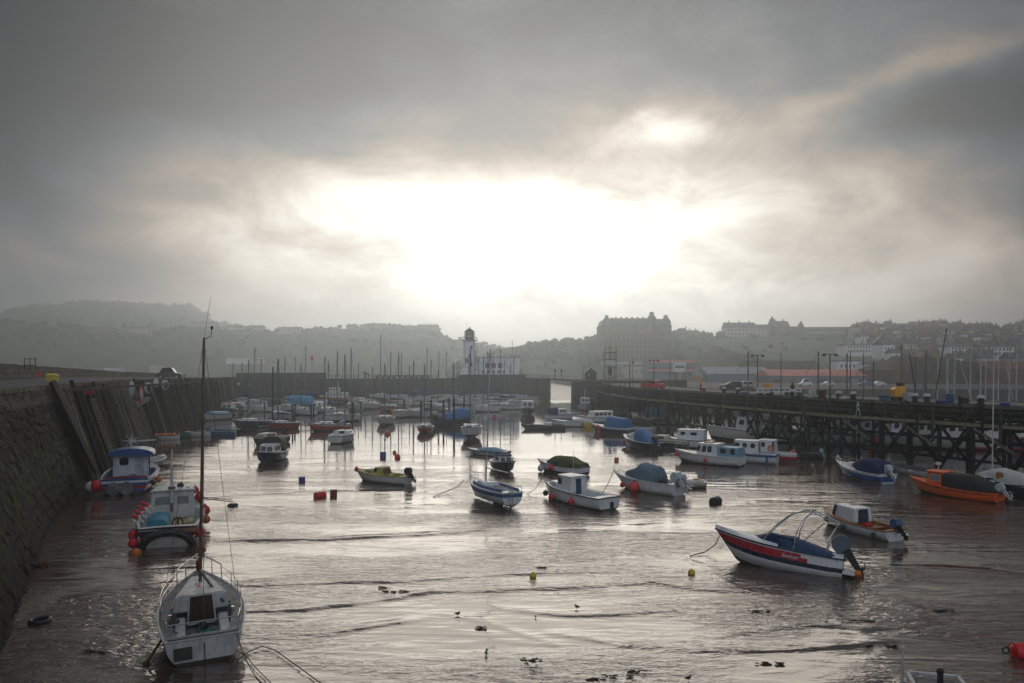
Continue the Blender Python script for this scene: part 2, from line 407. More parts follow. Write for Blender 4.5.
PB = [(-420, 322), (-200, 320), (0, 321), (60, 325), (110, 331), (160, 331), (190, 327), (245, 328), (300, 331), (318, 328), (345, 328), (358, 327), (370, 325), (394, 327), (417, 327), (437, 327), (446, 337), (464, 340), (490, 346), (515, 352), (560, 360)]
ridge('cliff_hill', PB, 900, 130, 250, 'long terraced cliff top behind the bay', seed=5, rough=2.2, p=.7)
PC = [(455, 366), (480, 358), (500, 352), (520, 347), (541, 344), (556, 342), (588, 339), (620, 336), (677, 334), (715, 336), (740, 340), (790, 350), (840, 362)]
ridge('wooded_hill', PC, 640, 110, 200, 'wooded slope around the big hotel', seed=8, rough=2.5, p=.6)
PD = [(690, 342), (720, 338), (760, 336), (850, 334), (930, 333), (1024, 333), (1200, 330), (1500, 330)]
ridge('town_hill', PD, 620, 300, 200, 'slope covered by the old town', base=4, seed=11, rough=.8, p=1.0)
# quayside land behind the basin
gm = pm('quay_concrete', (.085, .08, .075), .8, var=.3, scale=.3, bmp=.3, dirt=(.08, .07, .06))
lb = MB(); poly = [(44, 205), (60, 190), (420, 190), (520, 640), (60, 600), (30, 520), (42, 300)]
lb.loft([[(x, y, -2) for x, y in poly], [(x, y, 4.6) for x, y in poly]])
tag(lb.build('quayside_ground', gm, smooth=0), 'flat quayside apron in front of the sheds', kind='structure')
# woods on the slopes: a mass nobody could count
leaf, nt, bs, tc = new_mat('winter_foliage'); o = tc.outputs['Object']; n1 = nz(nt, o, .25, 5, .7)
nt.links.new(mixc(nt, n1.smooth(.35, .65), (.05, .06, .04), (.11, .115, .075)), bs.inputs['Base Color']); bs.inputs['Roughness'].default_value = .95
def wood(name, prof, Yc, front, p, n, smin, smax, lo, label, base=-1.5, rng=(None, None)):
    prof = sorted(prof); b = MB(); pa = rng[0] or prof[0][0]; pb = rng[1] or prof[-1][0]
    bm0 = bmesh.new(); bmesh.ops.create_icosphere(bm0, subdivisions=1, radius=1); iv = [v.co.copy() for v in bm0.verts]; iff = [[v.index for v in f.verts] for f in bm0.faces]; bm0.free()
    for i in range(n):
        px = random.uniform(pa, pb); k = lo + (1 - lo) * random.random() ** .6
        if random.random() < .14: k = 1
        zt = ztop(np.interp(px, [a for a, _ in prof], [c for _, c in prof]), Yc)
        if noise.noise(Vector((px * .03, k * 4, 3))) < -.18: continue
        c = Vector((xat(px, Yc), Yc - front * (1 - k), base + (zt - base) * k ** p + random.uniform(-1, 1)))
        for q in range(3):
            r = random.uniform(smin, smax) * random.uniform(.5, 1); cc_ = c + Vector((random.uniform(-1, 1), random.uniform(-1, 1), random.uniform(-.2, .7))) * r
            b.add([cc_ + Vector((v.x, v.y, v.z * .9)) * r * random.uniform(.65, 1.25) for v in iv], iff)
    tag(b.build(name, leaf, smooth=0, fix=False), label, kind='stuff')
wood('woodland', PB, 900, 130, .7, 1100, 2.0, 4.2, .10, 'dark wooded bank below the clifftop terraces')
wood('hotel_woods', PC, 640, 110, .6, 900, 1.5, 3.6, .1, 'bare trees on the slope beside the hotel')
wood('hilltop_woods', [(0, 313), (50, 305), (90, 303), (150, 304), (190, 307), (215, 320), (240, 328)], 1300, 260, .8, 500, 3, 6, .5, 'wooded top of the far hill')
wood('town_trees', PD, 620, 300, 1, 110, 1.2, 2.8, .3, 'patches of trees between the old town houses', base=4, rng=(690, 1200))

# ================================================================ stone
def stone(name, a, b, mortar, sx, sy, green=0.0, gh=(0, 3), pale=None, top=None):
    m, nt, bs, tc = new_mat(name); uv = tc.outputs['UV']
    wv = nt.nodes.new('ShaderNodeVectorMath'); wv.operation = 'ADD'; nn = nt.nodes.new('ShaderNodeTexNoise'); nn.inputs['Scale'].default_value = .7; nn.inputs['Detail'].default_value = 4
    nt.links.new(uv, nn.inputs['Vector']); sc1 = nt.nodes.new('ShaderNodeVectorMath'); sc1.operation = 'SCALE'; sc1.inputs['Scale'].default_value = .10
    nt.links.new(nn.outputs['Color'], sc1.inputs[0]); nt.links.new(uv, wv.inputs[0]); nt.links.new(sc1.outputs[0], wv.inputs[1])
    br = nt.nodes.new('ShaderNodeTexBrick'); nt.links.new(wv.outputs[0], br.inputs['Vector'])
    br.inputs['Scale'].default_value = 1; br.inputs['Brick Width'].default_value = sx; br.inputs['Row Height'].default_value = sy; br.inputs['Mortar Size'].default_value = .04; br.offset = .5; br.squash = 1; br.inputs['Mortar Smooth'].default_value = .5
    br.inputs['Color1'].default_value = (*a, 1); br.inputs['Color2'].default_value = (*b, 1); br.inputs['Mortar'].default_value = (*mortar, 1); br.inputs['Bias'].default_value = -.1
    n1 = nz(nt, uv, .9, 7, .7); c1 = mixc(nt, n1.smooth(.3, .7), br.outputs['Color'], tuple(x * .45 for x in a))
    if pale: c1 = mixc(nt, nz(nt, uv, 1.7, 5, .6).smooth(.6, .7) * .7, c1, pale)
    if green:
        sp = nt.nodes.new('ShaderNodeSeparateXYZ'); nt.links.new(tc.outputs['Object'], sp.inputs[0]); z = S(nt, sp.outputs[2])
        g = (z + nz(nt, uv, .5, 4).smooth(.2, .8, -1.6, 1.6))
        band = g.smooth(gh[0], gh[0] + .8) * g.smooth(gh[1], gh[1] - 1.0) * green * nz(nt, uv, 1.3, 5, .65).smooth(.42, .62)
        c1 = mixc(nt, band, c1, (.028, .052, .006))
        c1 = mixc(nt, g.smooth(3.4, 1.4) * .6, c1, (.010, .009, .008))
        if top: c1 = mixc(nt, z.smooth(top - .1, top + .1) * .7, c1, mixc(nt, nz(nt, uv, .8, 5, .6).smooth(.4, .6), (.15, .125, .085), (.06, .05, .035)))
    nt.links.new(c1, bs.inputs['Base Color']); bs.inputs['Roughness'].default_value = .85; bs.inputs['Specular IOR Level'].default_value = .2
    bump(nt, bs, S(nt, br.outputs['Fac']) * -.6 + n1 * 1.3 + nz(nt, uv, 6, 4) * .3, 1.0, .25)
    return m
def polyline_len(P):
    o = [0]
    for a, b in zip(P, P[1:]): o.append(o[-1] + math.dist(a[:2], b[:2]))
    return o
def wall_face(P, nrm_off, zt, zb, du=.5, dv=.45, wob=.12, seed=0, blocks=None):
    """battered rough face along polyline P (base); top edge is set back by nrm_off; returns verts, faces, uvs"""
    Ls = polyline_len(P); n = max(2, int(Ls[-1] / du)); k = max(2, int((max(zt) - zb) / dv)); vs = []; uvs = []
    for i in range(n + 1):
        l = Ls[-1] * i / n; x = np.interp(l, Ls, [p[0] for p in P]); y = np.interp(l, Ls, [p[1] for p in P])
        ox = np.interp(l, Ls, [q[0] for q in nrm_off]); oy = np.interp(l, Ls, [q[1] for q in nrm_off]); z1 = np.interp(l, Ls, zt)
        for j in range(k + 1):
            t = j / k; hh_ = t * (z1 - zb)
            u_ = l + .28 * noise.noise(Vector((l * .4, hh_ * .5, seed))) + .08 * noise.noise(Vector((l * 2, hh_ * 2, seed + 5))); v_ = hh_ + .22 * noise.noise(Vector((l * .3, hh_ * .4, seed + 9))) + .06 * noise.noise(Vector((l * 2, hh_ * 2, seed + 2)))
            w_ = wob * .5 * noise.noise(Vector((l * .35, hh_ * .6, seed + 7))) + .045 * noise.noise(Vector((l * 2.5, hh_ * 2.5, seed)))
            if blocks:
                bw, bh = blocks; row = math.floor(v_ / bh); uu = u_ / bw + .5 * (row % 2); cb_ = math.floor(uu); fu, fv = min(uu - cb_, 1 - uu + cb_) * bw, min(v_ / bh - row, 1 - v_ / bh + row) * bh
                rr = random.Random(cb_ * 131 + row * 7919).random(); w_ += (rr - .5) * .11 - .08 * (min(fu, fv) < .06)
            w_ *= (j < k)
            vs.append((x + ox * t + w_, y + oy * t, zb + hh_)); uvs.append((u_, v_))
    ii = (np.arange(n)[:, None] * (k + 1) + np.arange(k)[None]).ravel()
    return np.array(vs), np.stack([ii, ii + k + 1, ii + k + 2, ii + 1], 1), uvs
def set_uv(o, uvs=None, scale=1):
    me = o.data; l = me.uv_layers.new(name='UVMap')
    if uvs:
        for lp in me.loops: l.data[lp.index].uv = uvs[lp.vertex_index]
    else:                                            # box mapping in metres
        for p in me.polygons:
            n = p.normal
            for li in p.loop_indices:
                c = me.vertices[me.loops[li].vertex_index].co
                if abs(n.z) > .7: u = (c.x, c.y)
                else:
                    t = Vector((-n.y, n.x, 0)).normalized(); u = (c.dot(t), c.z)
                l.data[li].uv = (u[0] * scale, u[1] * scale)
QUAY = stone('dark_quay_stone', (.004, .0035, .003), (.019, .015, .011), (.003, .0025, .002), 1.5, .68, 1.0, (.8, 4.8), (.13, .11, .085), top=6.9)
PIERST = stone('grey_pier_stone', (.085, .080, .072), (.135, .125, .11), (.035, .032, .03), 1.4, .55, .6, (.5, 3.0))
PARA = stone('parapet_stone', (.13, .115, .08), (.21, .19, .14), (.06, .05, .04), 1.6, .7)
tarmac = pm('quay_tarmac', (.07, .07, .075), .8, var=.2, scale=.8, bmp=.3)
# ================================================================ old stone quay on the left
TIMB = pm('weathered_timber', (.060, .053, .043), .85, var=.4, scale=2.5, bmp=.8, dirt=(.02, .02, .015), dirtamt=.5)
TIMBD = pm('tarred_timber', (.015, .013, .011), .8, var=.5, scale=2.5, bmp=.8)
TIMBP = pm('bleached_timber', (.17, .155, .12), .85, var=.3, scale=3, bmp=.6)
QB = [(-9.5, 6), (-14.5, 20), (-17.2, 26), (-21, 33), (-28, 46), (-37, 67), (-50, 105), (-66, 170), (-82, 224)]     # foot of the wall
QO = [(-3.4, -1.3)] * 5 + [(-2.6, -1.1)] * 2 + [(-1.2, -.5), (-1, 0)]                                                       # batter
QZ = [8.1] * 7 + [7.6, 7.2]
root = thing('quay_wall', 'tall dark battered stone quay wall faced with leaning timbers, green weed low down', 'quay wall')
v, f, uv = wall_face(QB, QO, QZ, -1.2, du=.2, dv=.15, wob=.16, seed=1, blocks=(1.5, .68))
def raw(name, v, f, uv, mat, parent):
    me = bpy.data.meshes.new(name); me.from_pydata([tuple(p) for p in v], [], [tuple(q) for q in f]); me.materials.append(mat)
    me.polygons.foreach_set('use_smooth', [True] * len(me.polygons)); o = bpy.data.objects.new(name, me); col.objects.link(o); o.parent = parent; set_uv(o, uv); return o
raw('wall_face', v, f[:, ::-1], uv, QUAY, root)
LQ = polyline_len(QB)
def qpt(l, t=1.0, out=0.0):
    """point on the wall face at distance l along it and fraction t of its height"""
    x, y = np.interp(l, LQ, [p[0] for p in QB]), np.interp(l, LQ, [p[1] for p in QB])
    ox, oy = np.interp(l, LQ, [p[0] for p in QO]), np.interp(l, LQ, [p[1] for p in QO]); z = np.interp(l, LQ, QZ)
    n = Vector((-ox, -oy, 0)).normalized() if abs(ox) > 0 else Vector((1, 0, 0))
    return Vector((x + ox * t, y + oy * t, -1.2 + (z + 1.2) * t)) + n * out
def lq_at(Y): return float(np.interp(Y, [p[1] for p in QB], LQ))
top_ = [(x + o[0], y + o[1]) for (x, y), o in zip(QB, QO)]
# coping kerb, roadway and the sea-side parapet
cp = MB()
for i in range(int(LQ[-1] / 1.25)):
    a, b = qpt(i * 1.25 + .01), qpt(i * 1.25 + 1.24); d = (b - a).normalized(); s_ = Vector((d.y, -d.x, 0))
    zz = .02 * math.sin(i * 3.1); c = (a + b) / 2 - s_ * (.30 - .02 * math.sin(i * 1.7)); cp.beam((c - d * .615).to_tuple(), (c + d * .615).to_tuple(), .8, .34 + zz)
co_ = cp.build('coping', stone('coping_stone', (.20, .18, .13), (.26, .235, .18), (.06, .05, .04), 1.3, .5), root, bevel=.03, smooth=0); set_uv(co_)
dk = MB(); inn = [(x + o[0] - .6, y + o[1], z + .02) for (x, y), o, z in zip(QB, QO, QZ)]; n = len(inn)
PW = [(-26, -2), (-33.5, 20), (-37.5, 30), (-43.2, 42), (-52, 62), (-63, 88), (-80, 128), (-98, 185), (-104, 236)]
dk.add([(a, b, c) for a, b, c in inn] + [(x, y, z + .04) for (x, y), z in zip(PW, QZ)], [(i, i + 1, n + i + 1, n + i) for i in range(n - 1)])
o_ = dk.build('quay_pavement', tarmac, smooth=0); tag(o_, 'worn grey roadway along the top of the quay', kind='structure')
PZ = [10.6, 10.6, 10.6, 10.6, 10.6, 10.45, 10.05, 9.1, 8.2]
pr = MB()
for i in range(n - 1):
    (x0, y0), (x1, y1) = PW[i], PW[i + 1]; d = Vector((x1 - x0, y1 - y0, 0)).normalized(); s_ = Vector((-d.y, d.x, 0)) * 1.6
    m_ = max(1, int(math.dist(PW[i], PW[i + 1]) / 4))
    pr.loft([[(x, y, z0 - 1) , (x, y, z1), (x + s_.x, y + s_.y, z1), (x + s_.x, y + s_.y, -1)] for x, y, z0, z1 in
             [(x0 + (x1 - x0) * k / m_, y0 + (y1 - y0) * k / m_, 8, PZ[i] + (PZ[i + 1] - PZ[i]) * k / m_ + .04 * math.sin(i * 5 + k * 2.2)) for k in range(m_ + 1)]], cap=True)
pw = pr.build('parapet_wall', PARA, smooth=0); set_uv(pw); tag(pw, 'weathered sandstone parapet along the seaward side of the quay', 'wall')
# leaning fender timbers, ladders and planked slides on the wall
random.seed(21); l = lq_at(61)
k = 0
while l < LQ[-1] - 3 and k < 62:
    g = random.random(); t1 = 1.0 - random.random() * .05; t0 = .02 + random.random() * .1; sh = random.uniform(-.2, .5); w_ = random.uniform(.24, .38)
    b = MB(); p, q = qpt(l, t1, .28), qpt(l + sh, t0, .30); p.z += random.uniform(-.1, .55); b.beam(p, q, w_, .3, up=(1, .3, 0))
    b.build('fender_post', [TIMB, TIMBD, TIMBP][int(g * 2.6)], root, bevel=.02, smooth=0)
    l += random.choice([1.3, 1.9, 2.6, 3.4, 1.2]) * (1 + (l - 60) * .004); k += 1
b = MB(); b.beam(qpt(lq_at(60), 1.0, .25) + Vector((0, 0, .5)), qpt(lq_at(61), .25, .9), .9, .25, up=(1, .3, 0)); b.build('timber_facing', TIMBD, root, bevel=.02, smooth=0)
b = MB(); b.beam(qpt(lq_at(61.5), 1.0, .42) + Vector((0, 0, .2)), qpt(lq_at(61.5), .12, 1.0), .14, .14, up=(1, .3, 0)); b.build('fender_post', TIMBP, root, smooth=0)
def slide(Y, t0, t1, wd, steps, mat, name='quay_ladder', out=.6, label=None):
    l = lq_at(Y); r = MB(); e = thing(name, None, None); e.parent = root
    for s_ in (0, wd): r.beam(qpt(l + s_, t0, out), qpt(l + s_, t1, out), .12, .16, up=(1, .3, 0))
    r.build('stringer', mat, e, smooth=0); r = MB()
    for i in range(steps):
        t = t0 + (t1 - t0) * (i + .5) / steps; r.beam(qpt(l, t, out + .08), qpt(l + wd, t, out + .08), .16, .09)
    r.build('rung', mat, e, smooth=0)
    if label: e['label'] = label
slide(71, .86, .22, 1.5, 22, TIMBP, label='pale slatted ladder with a red lifebuoy box above')
slide(88, .92, .2, 1.5, 20, TIMBP, label='pale slatted ladder with weed on its foot')
slide(114, .97, .3, 2.4, 18, TIMB, label='wide planked slide of grey boards')
slide(136, .97, .3, 2.6, 18, TIMB, label='wide planked slide beyond the first')
slide(165, .97, .3, 3.0, 16, TIMB)
slide(192, .97, .1, 3.0, 14, TIMBP)
b = MB(); b.beam(qpt(lq_at(92), .68, .8), qpt(lq_at(104), .72, .8), .35, .5); b.build('waling', TIMBP, root, smooth=0)
b = MB(); b.beam(qpt(lq_at(62), .97, .5), qpt(LQ[-1] - 6, .93, .5), .22, .25); b.build('waling', TIMBD, root, smooth=0)
b = MB(); p = qpt(lq_at(71), .93, .6); b.box(p.x, p.y, p.z, .9, .5, .55, .4); b.build('lifebuoy_box', 'red', root, bevel=.05)
# seaweed hanging on the low face, green ledges
# boats' fenders and odd things along the quay edge
def quay_thing(Y, back, dz=0):
    p = qpt(lq_at(Y), 1.0, -back); return Vector((p.x, p.y, p.z + dz))
def scaff(px, py):
    Y = 60; X = xat(px, Y); z0 = 9.55
    e = thing('railing_frame', 'small dark square railing frame standing on the quay parapet', 'railing', (X, Y, z0)); 
    for x in (-.45, .0, .45):
        b = MB(); b.tube([(x, 0, 0), (x, 0, .95)], .03); b.build('post', 'rust', e)
    for z in (.35, .85):
        b = MB(); b.tube([(-.5, 0, z), (.5, 0, z)], .025); b.build('rail', 'rust', e)
scaff(30, 366)

# ================================================================ outer wall with lighthouse platform
OB = [(-83, 222), (-62, 232), (-61.9, 232.2), (-25, 247), (-19, 252), (-18.9, 252), (4, 252), (4.1, 252), (7.5, 246), (10.6, 221)]
OZ = [8.6, 8.6, 6.7, 6.7, 6.7, 7.9, 7.9, 6.9, 6.8, 6.7]
root = thing('harbour_wall', 'long stone outer harbour wall closing the far side of the basin', 'harbour wall')
v, f, uv = wall_face(OB, [(0, .8)] * len(OB), OZ, -1, du=1.2, dv=.9, wob=.1, seed=4)
raw('wall_face', v, f, uv, PIERST, root)
b = MB()
for i in range(len(OB) - 1):
    (x0, y0), (x1, y1) = OB[i], OB[i + 1]
    if math.dist(OB[i], OB[i + 1]) < .5: continue
    y0 += .8; y1 += .8; bk = 10
    b.add([(x0, y0, OZ[i]), (x1, y1, OZ[i + 1]), (x1 + (1 if i < 7 else 1.5), y1 + bk, OZ[i + 1]), (x0, y0 + bk, OZ[i]), (x0, y0 + bk, -1), (x1 + 1, y1 + bk, -1)], [(0, 1, 2, 3), (3, 2, 5, 4)])
b.add([(10.6, 221.8, -1), (10.6, 221.8, 6.7), (12.1, 231.8, 6.7), (12.1, 231.8, -1)], [(0, 3, 2, 1)])
o_ = b.build('wall_top', PIERST, root, smooth=0); set_uv(o_)
for (x0, y0, x1, y1, z) in ((-62, 233.5, -25, 248.5, 6.7), (3, 253, 8.5, 246, 6.9), (8.5, 246, 11, 223, 6.75)):
    b = MB(); n_ = int(math.dist((x0, y0), (x1, y1)) / 3)
    for i in range(n_ + 1):
        x, y = x0 + (x1 - x0) * i / n_, y0 + (y1 - y0) * i / n_; b.tube([(x, y, z), (x, y, z + 1.1)], .09, 5)
    for h_ in (.6, 1.1): b.tube([(x0, y0, z + h_), (x1, y1, z + h_)], .07, 5)
    b.build('railing', 'darkalu', root)
b = MB()                                   # low open balustrade blocks, sea showing between them
for i in range(10):
    X = -44 + i * 1.75; Y = 241.5 + i * .7; b.box(X, Y, 7.05, .9, .5, .7)
b.beam((-45, 241.2, 7.55), (-27.5, 248.2, 7.55), .6, .25); b.build('balustrade', PIERST, root, smooth=0)
for i in range(14):                        # fender piles against the wall
    l = i / 13; X = -60 + l * 68; Y = float(np.interp(X, [p[0] for p in OB], [p[1] for p in OB])) - .3
    b = MB(); b.beam((X, Y, -1), (X, Y + .4, 6.3), .35, .35, up=(1, 0, 0)); b.build('fender_post', TIMBD, root, smooth=0)
# pierhead on the other side of the mouth
root = thing('pierhead', 'squat stone pierhead on the right side of the harbour mouth', 'pierhead')
PH = [(15.3, 191), (14.6, 176), (21.5, 176), (23, 168), (40, 175), (44, 205), (16.6, 206)]
b = MB(); b.loft([[(x, y, -1) for x, y in PH], [(x, y, 6.6) for x, y in PH]]); PH2 = [(15.2, 192), (14.7, 180), (23, 180), (44, 186), (44, 204), (16.6, 205)]
b = MB(); b.loft([[(x, y, -1) for x, y in PH2], [(x + .2 * (x < 20), y + .3 * (y < 185), 6.6) for x, y in PH2]]); o_ = b.build('wall', PIERST, root, smooth=0); set_uv(o_)
b = MB(); b.loft([[(x * 1.0, y, 6.6) for x, y in PH2], [(x, y, 6.95) for x, y in PH2]]); o_ = b.build('coping', PARA, root, smooth=0); set_uv(o_)
e = thing('footbridge', 'thin dark footbridge spanning the harbour mouth', 'footbridge', (13, 208, 6.3))
b = MB(); b.beam((-2.6, 14, .5), (3, -18, .55), 2.0, .35); b.build('deck', TIMBD, e, smooth=0)
b = MB()
for s_ in (-1, 1):
    b.tube([(-2.6 + s_, 14, 1.5), (3 + s_, -18, 1.5)], .05)
b.build('handrail', 'darkalu', e)
for s_ in (-.9, .9):
    b = MB(); b.tube([(s_, 0, .6), (s_, 0, 2.9)], .12); b.ball((s_, 0, 3.1), .35, n=8, k=5); b.build('signal_post', 'blackgloss', e)

# ================================================================ timber trestle pier on the right
PP = [(57, 38), (44, 65), (35, 84), (27.5, 109), (21.6, 134), (20, 160), (20.8, 181)]
LP = polyline_len(PP)
def ppt(l, off=0.0, z=0.0):
    x, y = np.interp(l, LP, [p[0] for p in PP]), np.interp(l, LP, [p[1] for p in PP])
    x2, y2 = np.interp(l + 2, LP, [p[0] for p in PP]), np.interp(l + 2, LP, [p[1] for p in PP]); x1, y1 = np.interp(l - 2, LP, [p[0] for p in PP]), np.interp(l - 2, LP, [p[1] for p in PP])
    d = Vector((x2 - x1, y2 - y1, 0)).normalized(); s_ = Vector((d.y, -d.x, 0))
    return Vector((x, y, z)) + s_ * off
root = thing('timber_pier', 'long dark timber pier on cross-braced piles with a lower walkway and rails', 'pier')
LEN = LP[-1]; WALK, DECK, DW = 4.55, 6.3, 10.0
N_ = int(LEN / 2)
def strip(name, o0, o1, z0, z1, mat, seg=2.0, l0=0, l1=None, **kw):
    l1 = LEN if l1 is None else l1; b = MB(); n_ = int((l1 - l0) / seg); secs = []
    for i in range(n_ + 1):
        l = l0 + (l1 - l0) * i / n_; secs.append([ppt(l, o0, z0), ppt(l, o0, z1), ppt(l, o1, z1), ppt(l, o1, z0)])
    b.loft(secs); o_ = b.build(name, mat, kw.get('parent', root), smooth=0, bevel=kw.get('bevel', 0)); return o_
set_uv(strip('deck_slab', 1.6, DW, WALK + .15, DECK - .35, TIMBD))
dm = pm('pier_roadway', (.16, .15, .135), .8, var=.2, scale=1, bmp=.2, dirt=(.05, .045, .04))
strip('roadway', 1.9, DW - .3, DECK - .349, DECK - .05, dm)
strip('kerb_beam', 1.35, 1.9, DECK - .35, DECK + .02, pm('kerb_timber', (.15, .14, .12), .8, var=.3, scale=3, bmp=.5, dirt=(.06, .05, .04)))
strip('kerb_beam', DW - .3, DW + .1, DECK - .35, DECK + .02, TIMBP)
strip('walkway', -.1, 1.5, WALK - .2, WALK, TIMB)
strip('walkway_edge', -.28, -.1, WALK - .26, WALK + .03, pm('walkway_edge_timber', (.24, .22, .15), .8, var=.25, scale=3, bmp=.5, dirt=(.08, .07, .05)))
strip('waling', 1.42, 1.6, 5.0, 5.2, TIMB); strip('waling', 1.42, 1.6, 5.55, 5.75, TIMB)
strip('handrail', -.24, -.14, WALK + .98, WALK + 1.06, TIMB); strip('handrail', -.22, -.16, WALK + .5, WALK + .56, TIMB)
bays = []; l = 1.0
while l < LEN - 2: bays.append(l); l += 3.25 if l < 75 else 3.9
random.seed(5)
for i, l in enumerate(bays):
    for off in (0.0, 4.6, DW - .8):
        b = MB(); wv_ = random.uniform(-.06, .06); b.tube([ppt(l + wv_, off, -1.2), ppt(l, off, WALK - .2 + (off < 1) * random.choice([0, 1.1, 1.25]))], .17 if off else .20, 8)
        if off < DW - 1 or i % 2 == 0: b.build('pile', TIMBD, root)
    if i + 1 < len(bays):
        l2 = bays[i + 1]
        for (za, zb2) in ((.2, 4.2), (4.2, .2)):
            b = MB(); b.beam(ppt(l, -.02 + .16 * (za < 1), za), ppt(l2, -.02 + .16 * (za < 1), zb2), .14, .26, up=(0, 0, 1)); b.build('brace', TIMBD, root, smooth=0)
    b = MB(); b.beam(ppt(l, 0, .3 if i % 2 else 4.2), ppt(l, 4.6, 4.2 if i % 2 else .3), .14, .26); b.build('cross_tie', TIMBD, root, smooth=0)
    b = MB(); b.beam(ppt(l, -.4, WALK - .45), ppt(l, DW, WALK - .45), .3, .4); b.build('cap_beam', TIMBD, root, smooth=0)
b = MB()
strip('waling', .18, .34, 1.0, 1.25, TIMBD); strip('waling', 4.5, 4.7, 2.4, 2.7, TIMBD)
# posts in front of the deck face: each its own mesh (the hundred that show largest)
random.seed(9)
for i in range(92):
    l = 2 + i * (LEN - 4) / 91; b = MB(); g = random.random()
    if g < .62: b.beam(ppt(l, -.19, WALK - .2), ppt(l, -.19, WALK + 1.06), .10, .10, up=(1, 0, 0))
    elif g < .85: b.beam(ppt(l, 1.34, WALK - .1), ppt(l, 1.34, DECK + random.choice([.0, .25, .7])), .2, .16, up=(1, 0, 0))
    else: b.beam(ppt(l, -.3, WALK - 1.6), ppt(l, -.3, WALK + 1.5), .2, .2, up=(1, 0, 0))
    b.build('rail_post', [TIMB, TIMBD][i % 2], root, smooth=0)
def pier_stair(l, dirn, name='stair'):
    e = thing(name, None, None); e.parent = root
    for o_ in (.35, 1.15):
        b = MB(); b.beam(ppt(l, o_, WALK), ppt(l + dirn * 2.0, o_, DECK + .1), .08, .22); b.build('stringer', TIMB, e, smooth=0)
    b = MB()
    for k in range(7):
        t = (k + .5) / 7; p = ppt(l + dirn * 2.0 * t, .35, WALK + (DECK - WALK) * t); q = ppt(l + dirn * 2.0 * t, 1.15, WALK + (DECK - WALK) * t); b.beam(p, q, .25, .05)
    b.build('step', TIMB, e, smooth=0)
def pl_at(px):       # distance along the pier seen at a column of the photograph
    best = min(range(0, int(LEN * 4)), key=lambda i: abs(512 + F_ * ppt(i / 4).x / ppt(i / 4).y - px)); return best / 4
pier_stair(pl_at(915), 1); pier_stair(pl_at(955), -1); pier_stair(pl_at(800), 1); pier_stair(pl_at(722), -1)
for px_ in (845, 905, 975):      # sloping pale timbers of boat ladders under the walkway
    l = pl_at(px_); b = MB(); b.beam(ppt(l, -.3, WALK - .4), ppt(l - 3.6, -.45, 2.2), .1, .22); b.build('ladder_rail', TIMBP, root, smooth=0)

for i, px_ in enumerate((742, 790, 843, 868, 931, 958, 1003)):      # tyres slung on the piles as fenders
    l = pl_at(px_); c = ppt(l, -.32, 2.2 + .8 * math.sin(i * 2.1)); a_ = ppt(l + .5, -.32, 0) - ppt(l - .5, -.32, 0); b = MB()
    b.tube([c + a_ * .32 * math.cos(t) + Vector((0, 0, .32 * math.sin(t))) for t in [k * math.pi / 8 for k in range(16)]], .11, 8, closed=True); b.build('tyre', 'black', root)
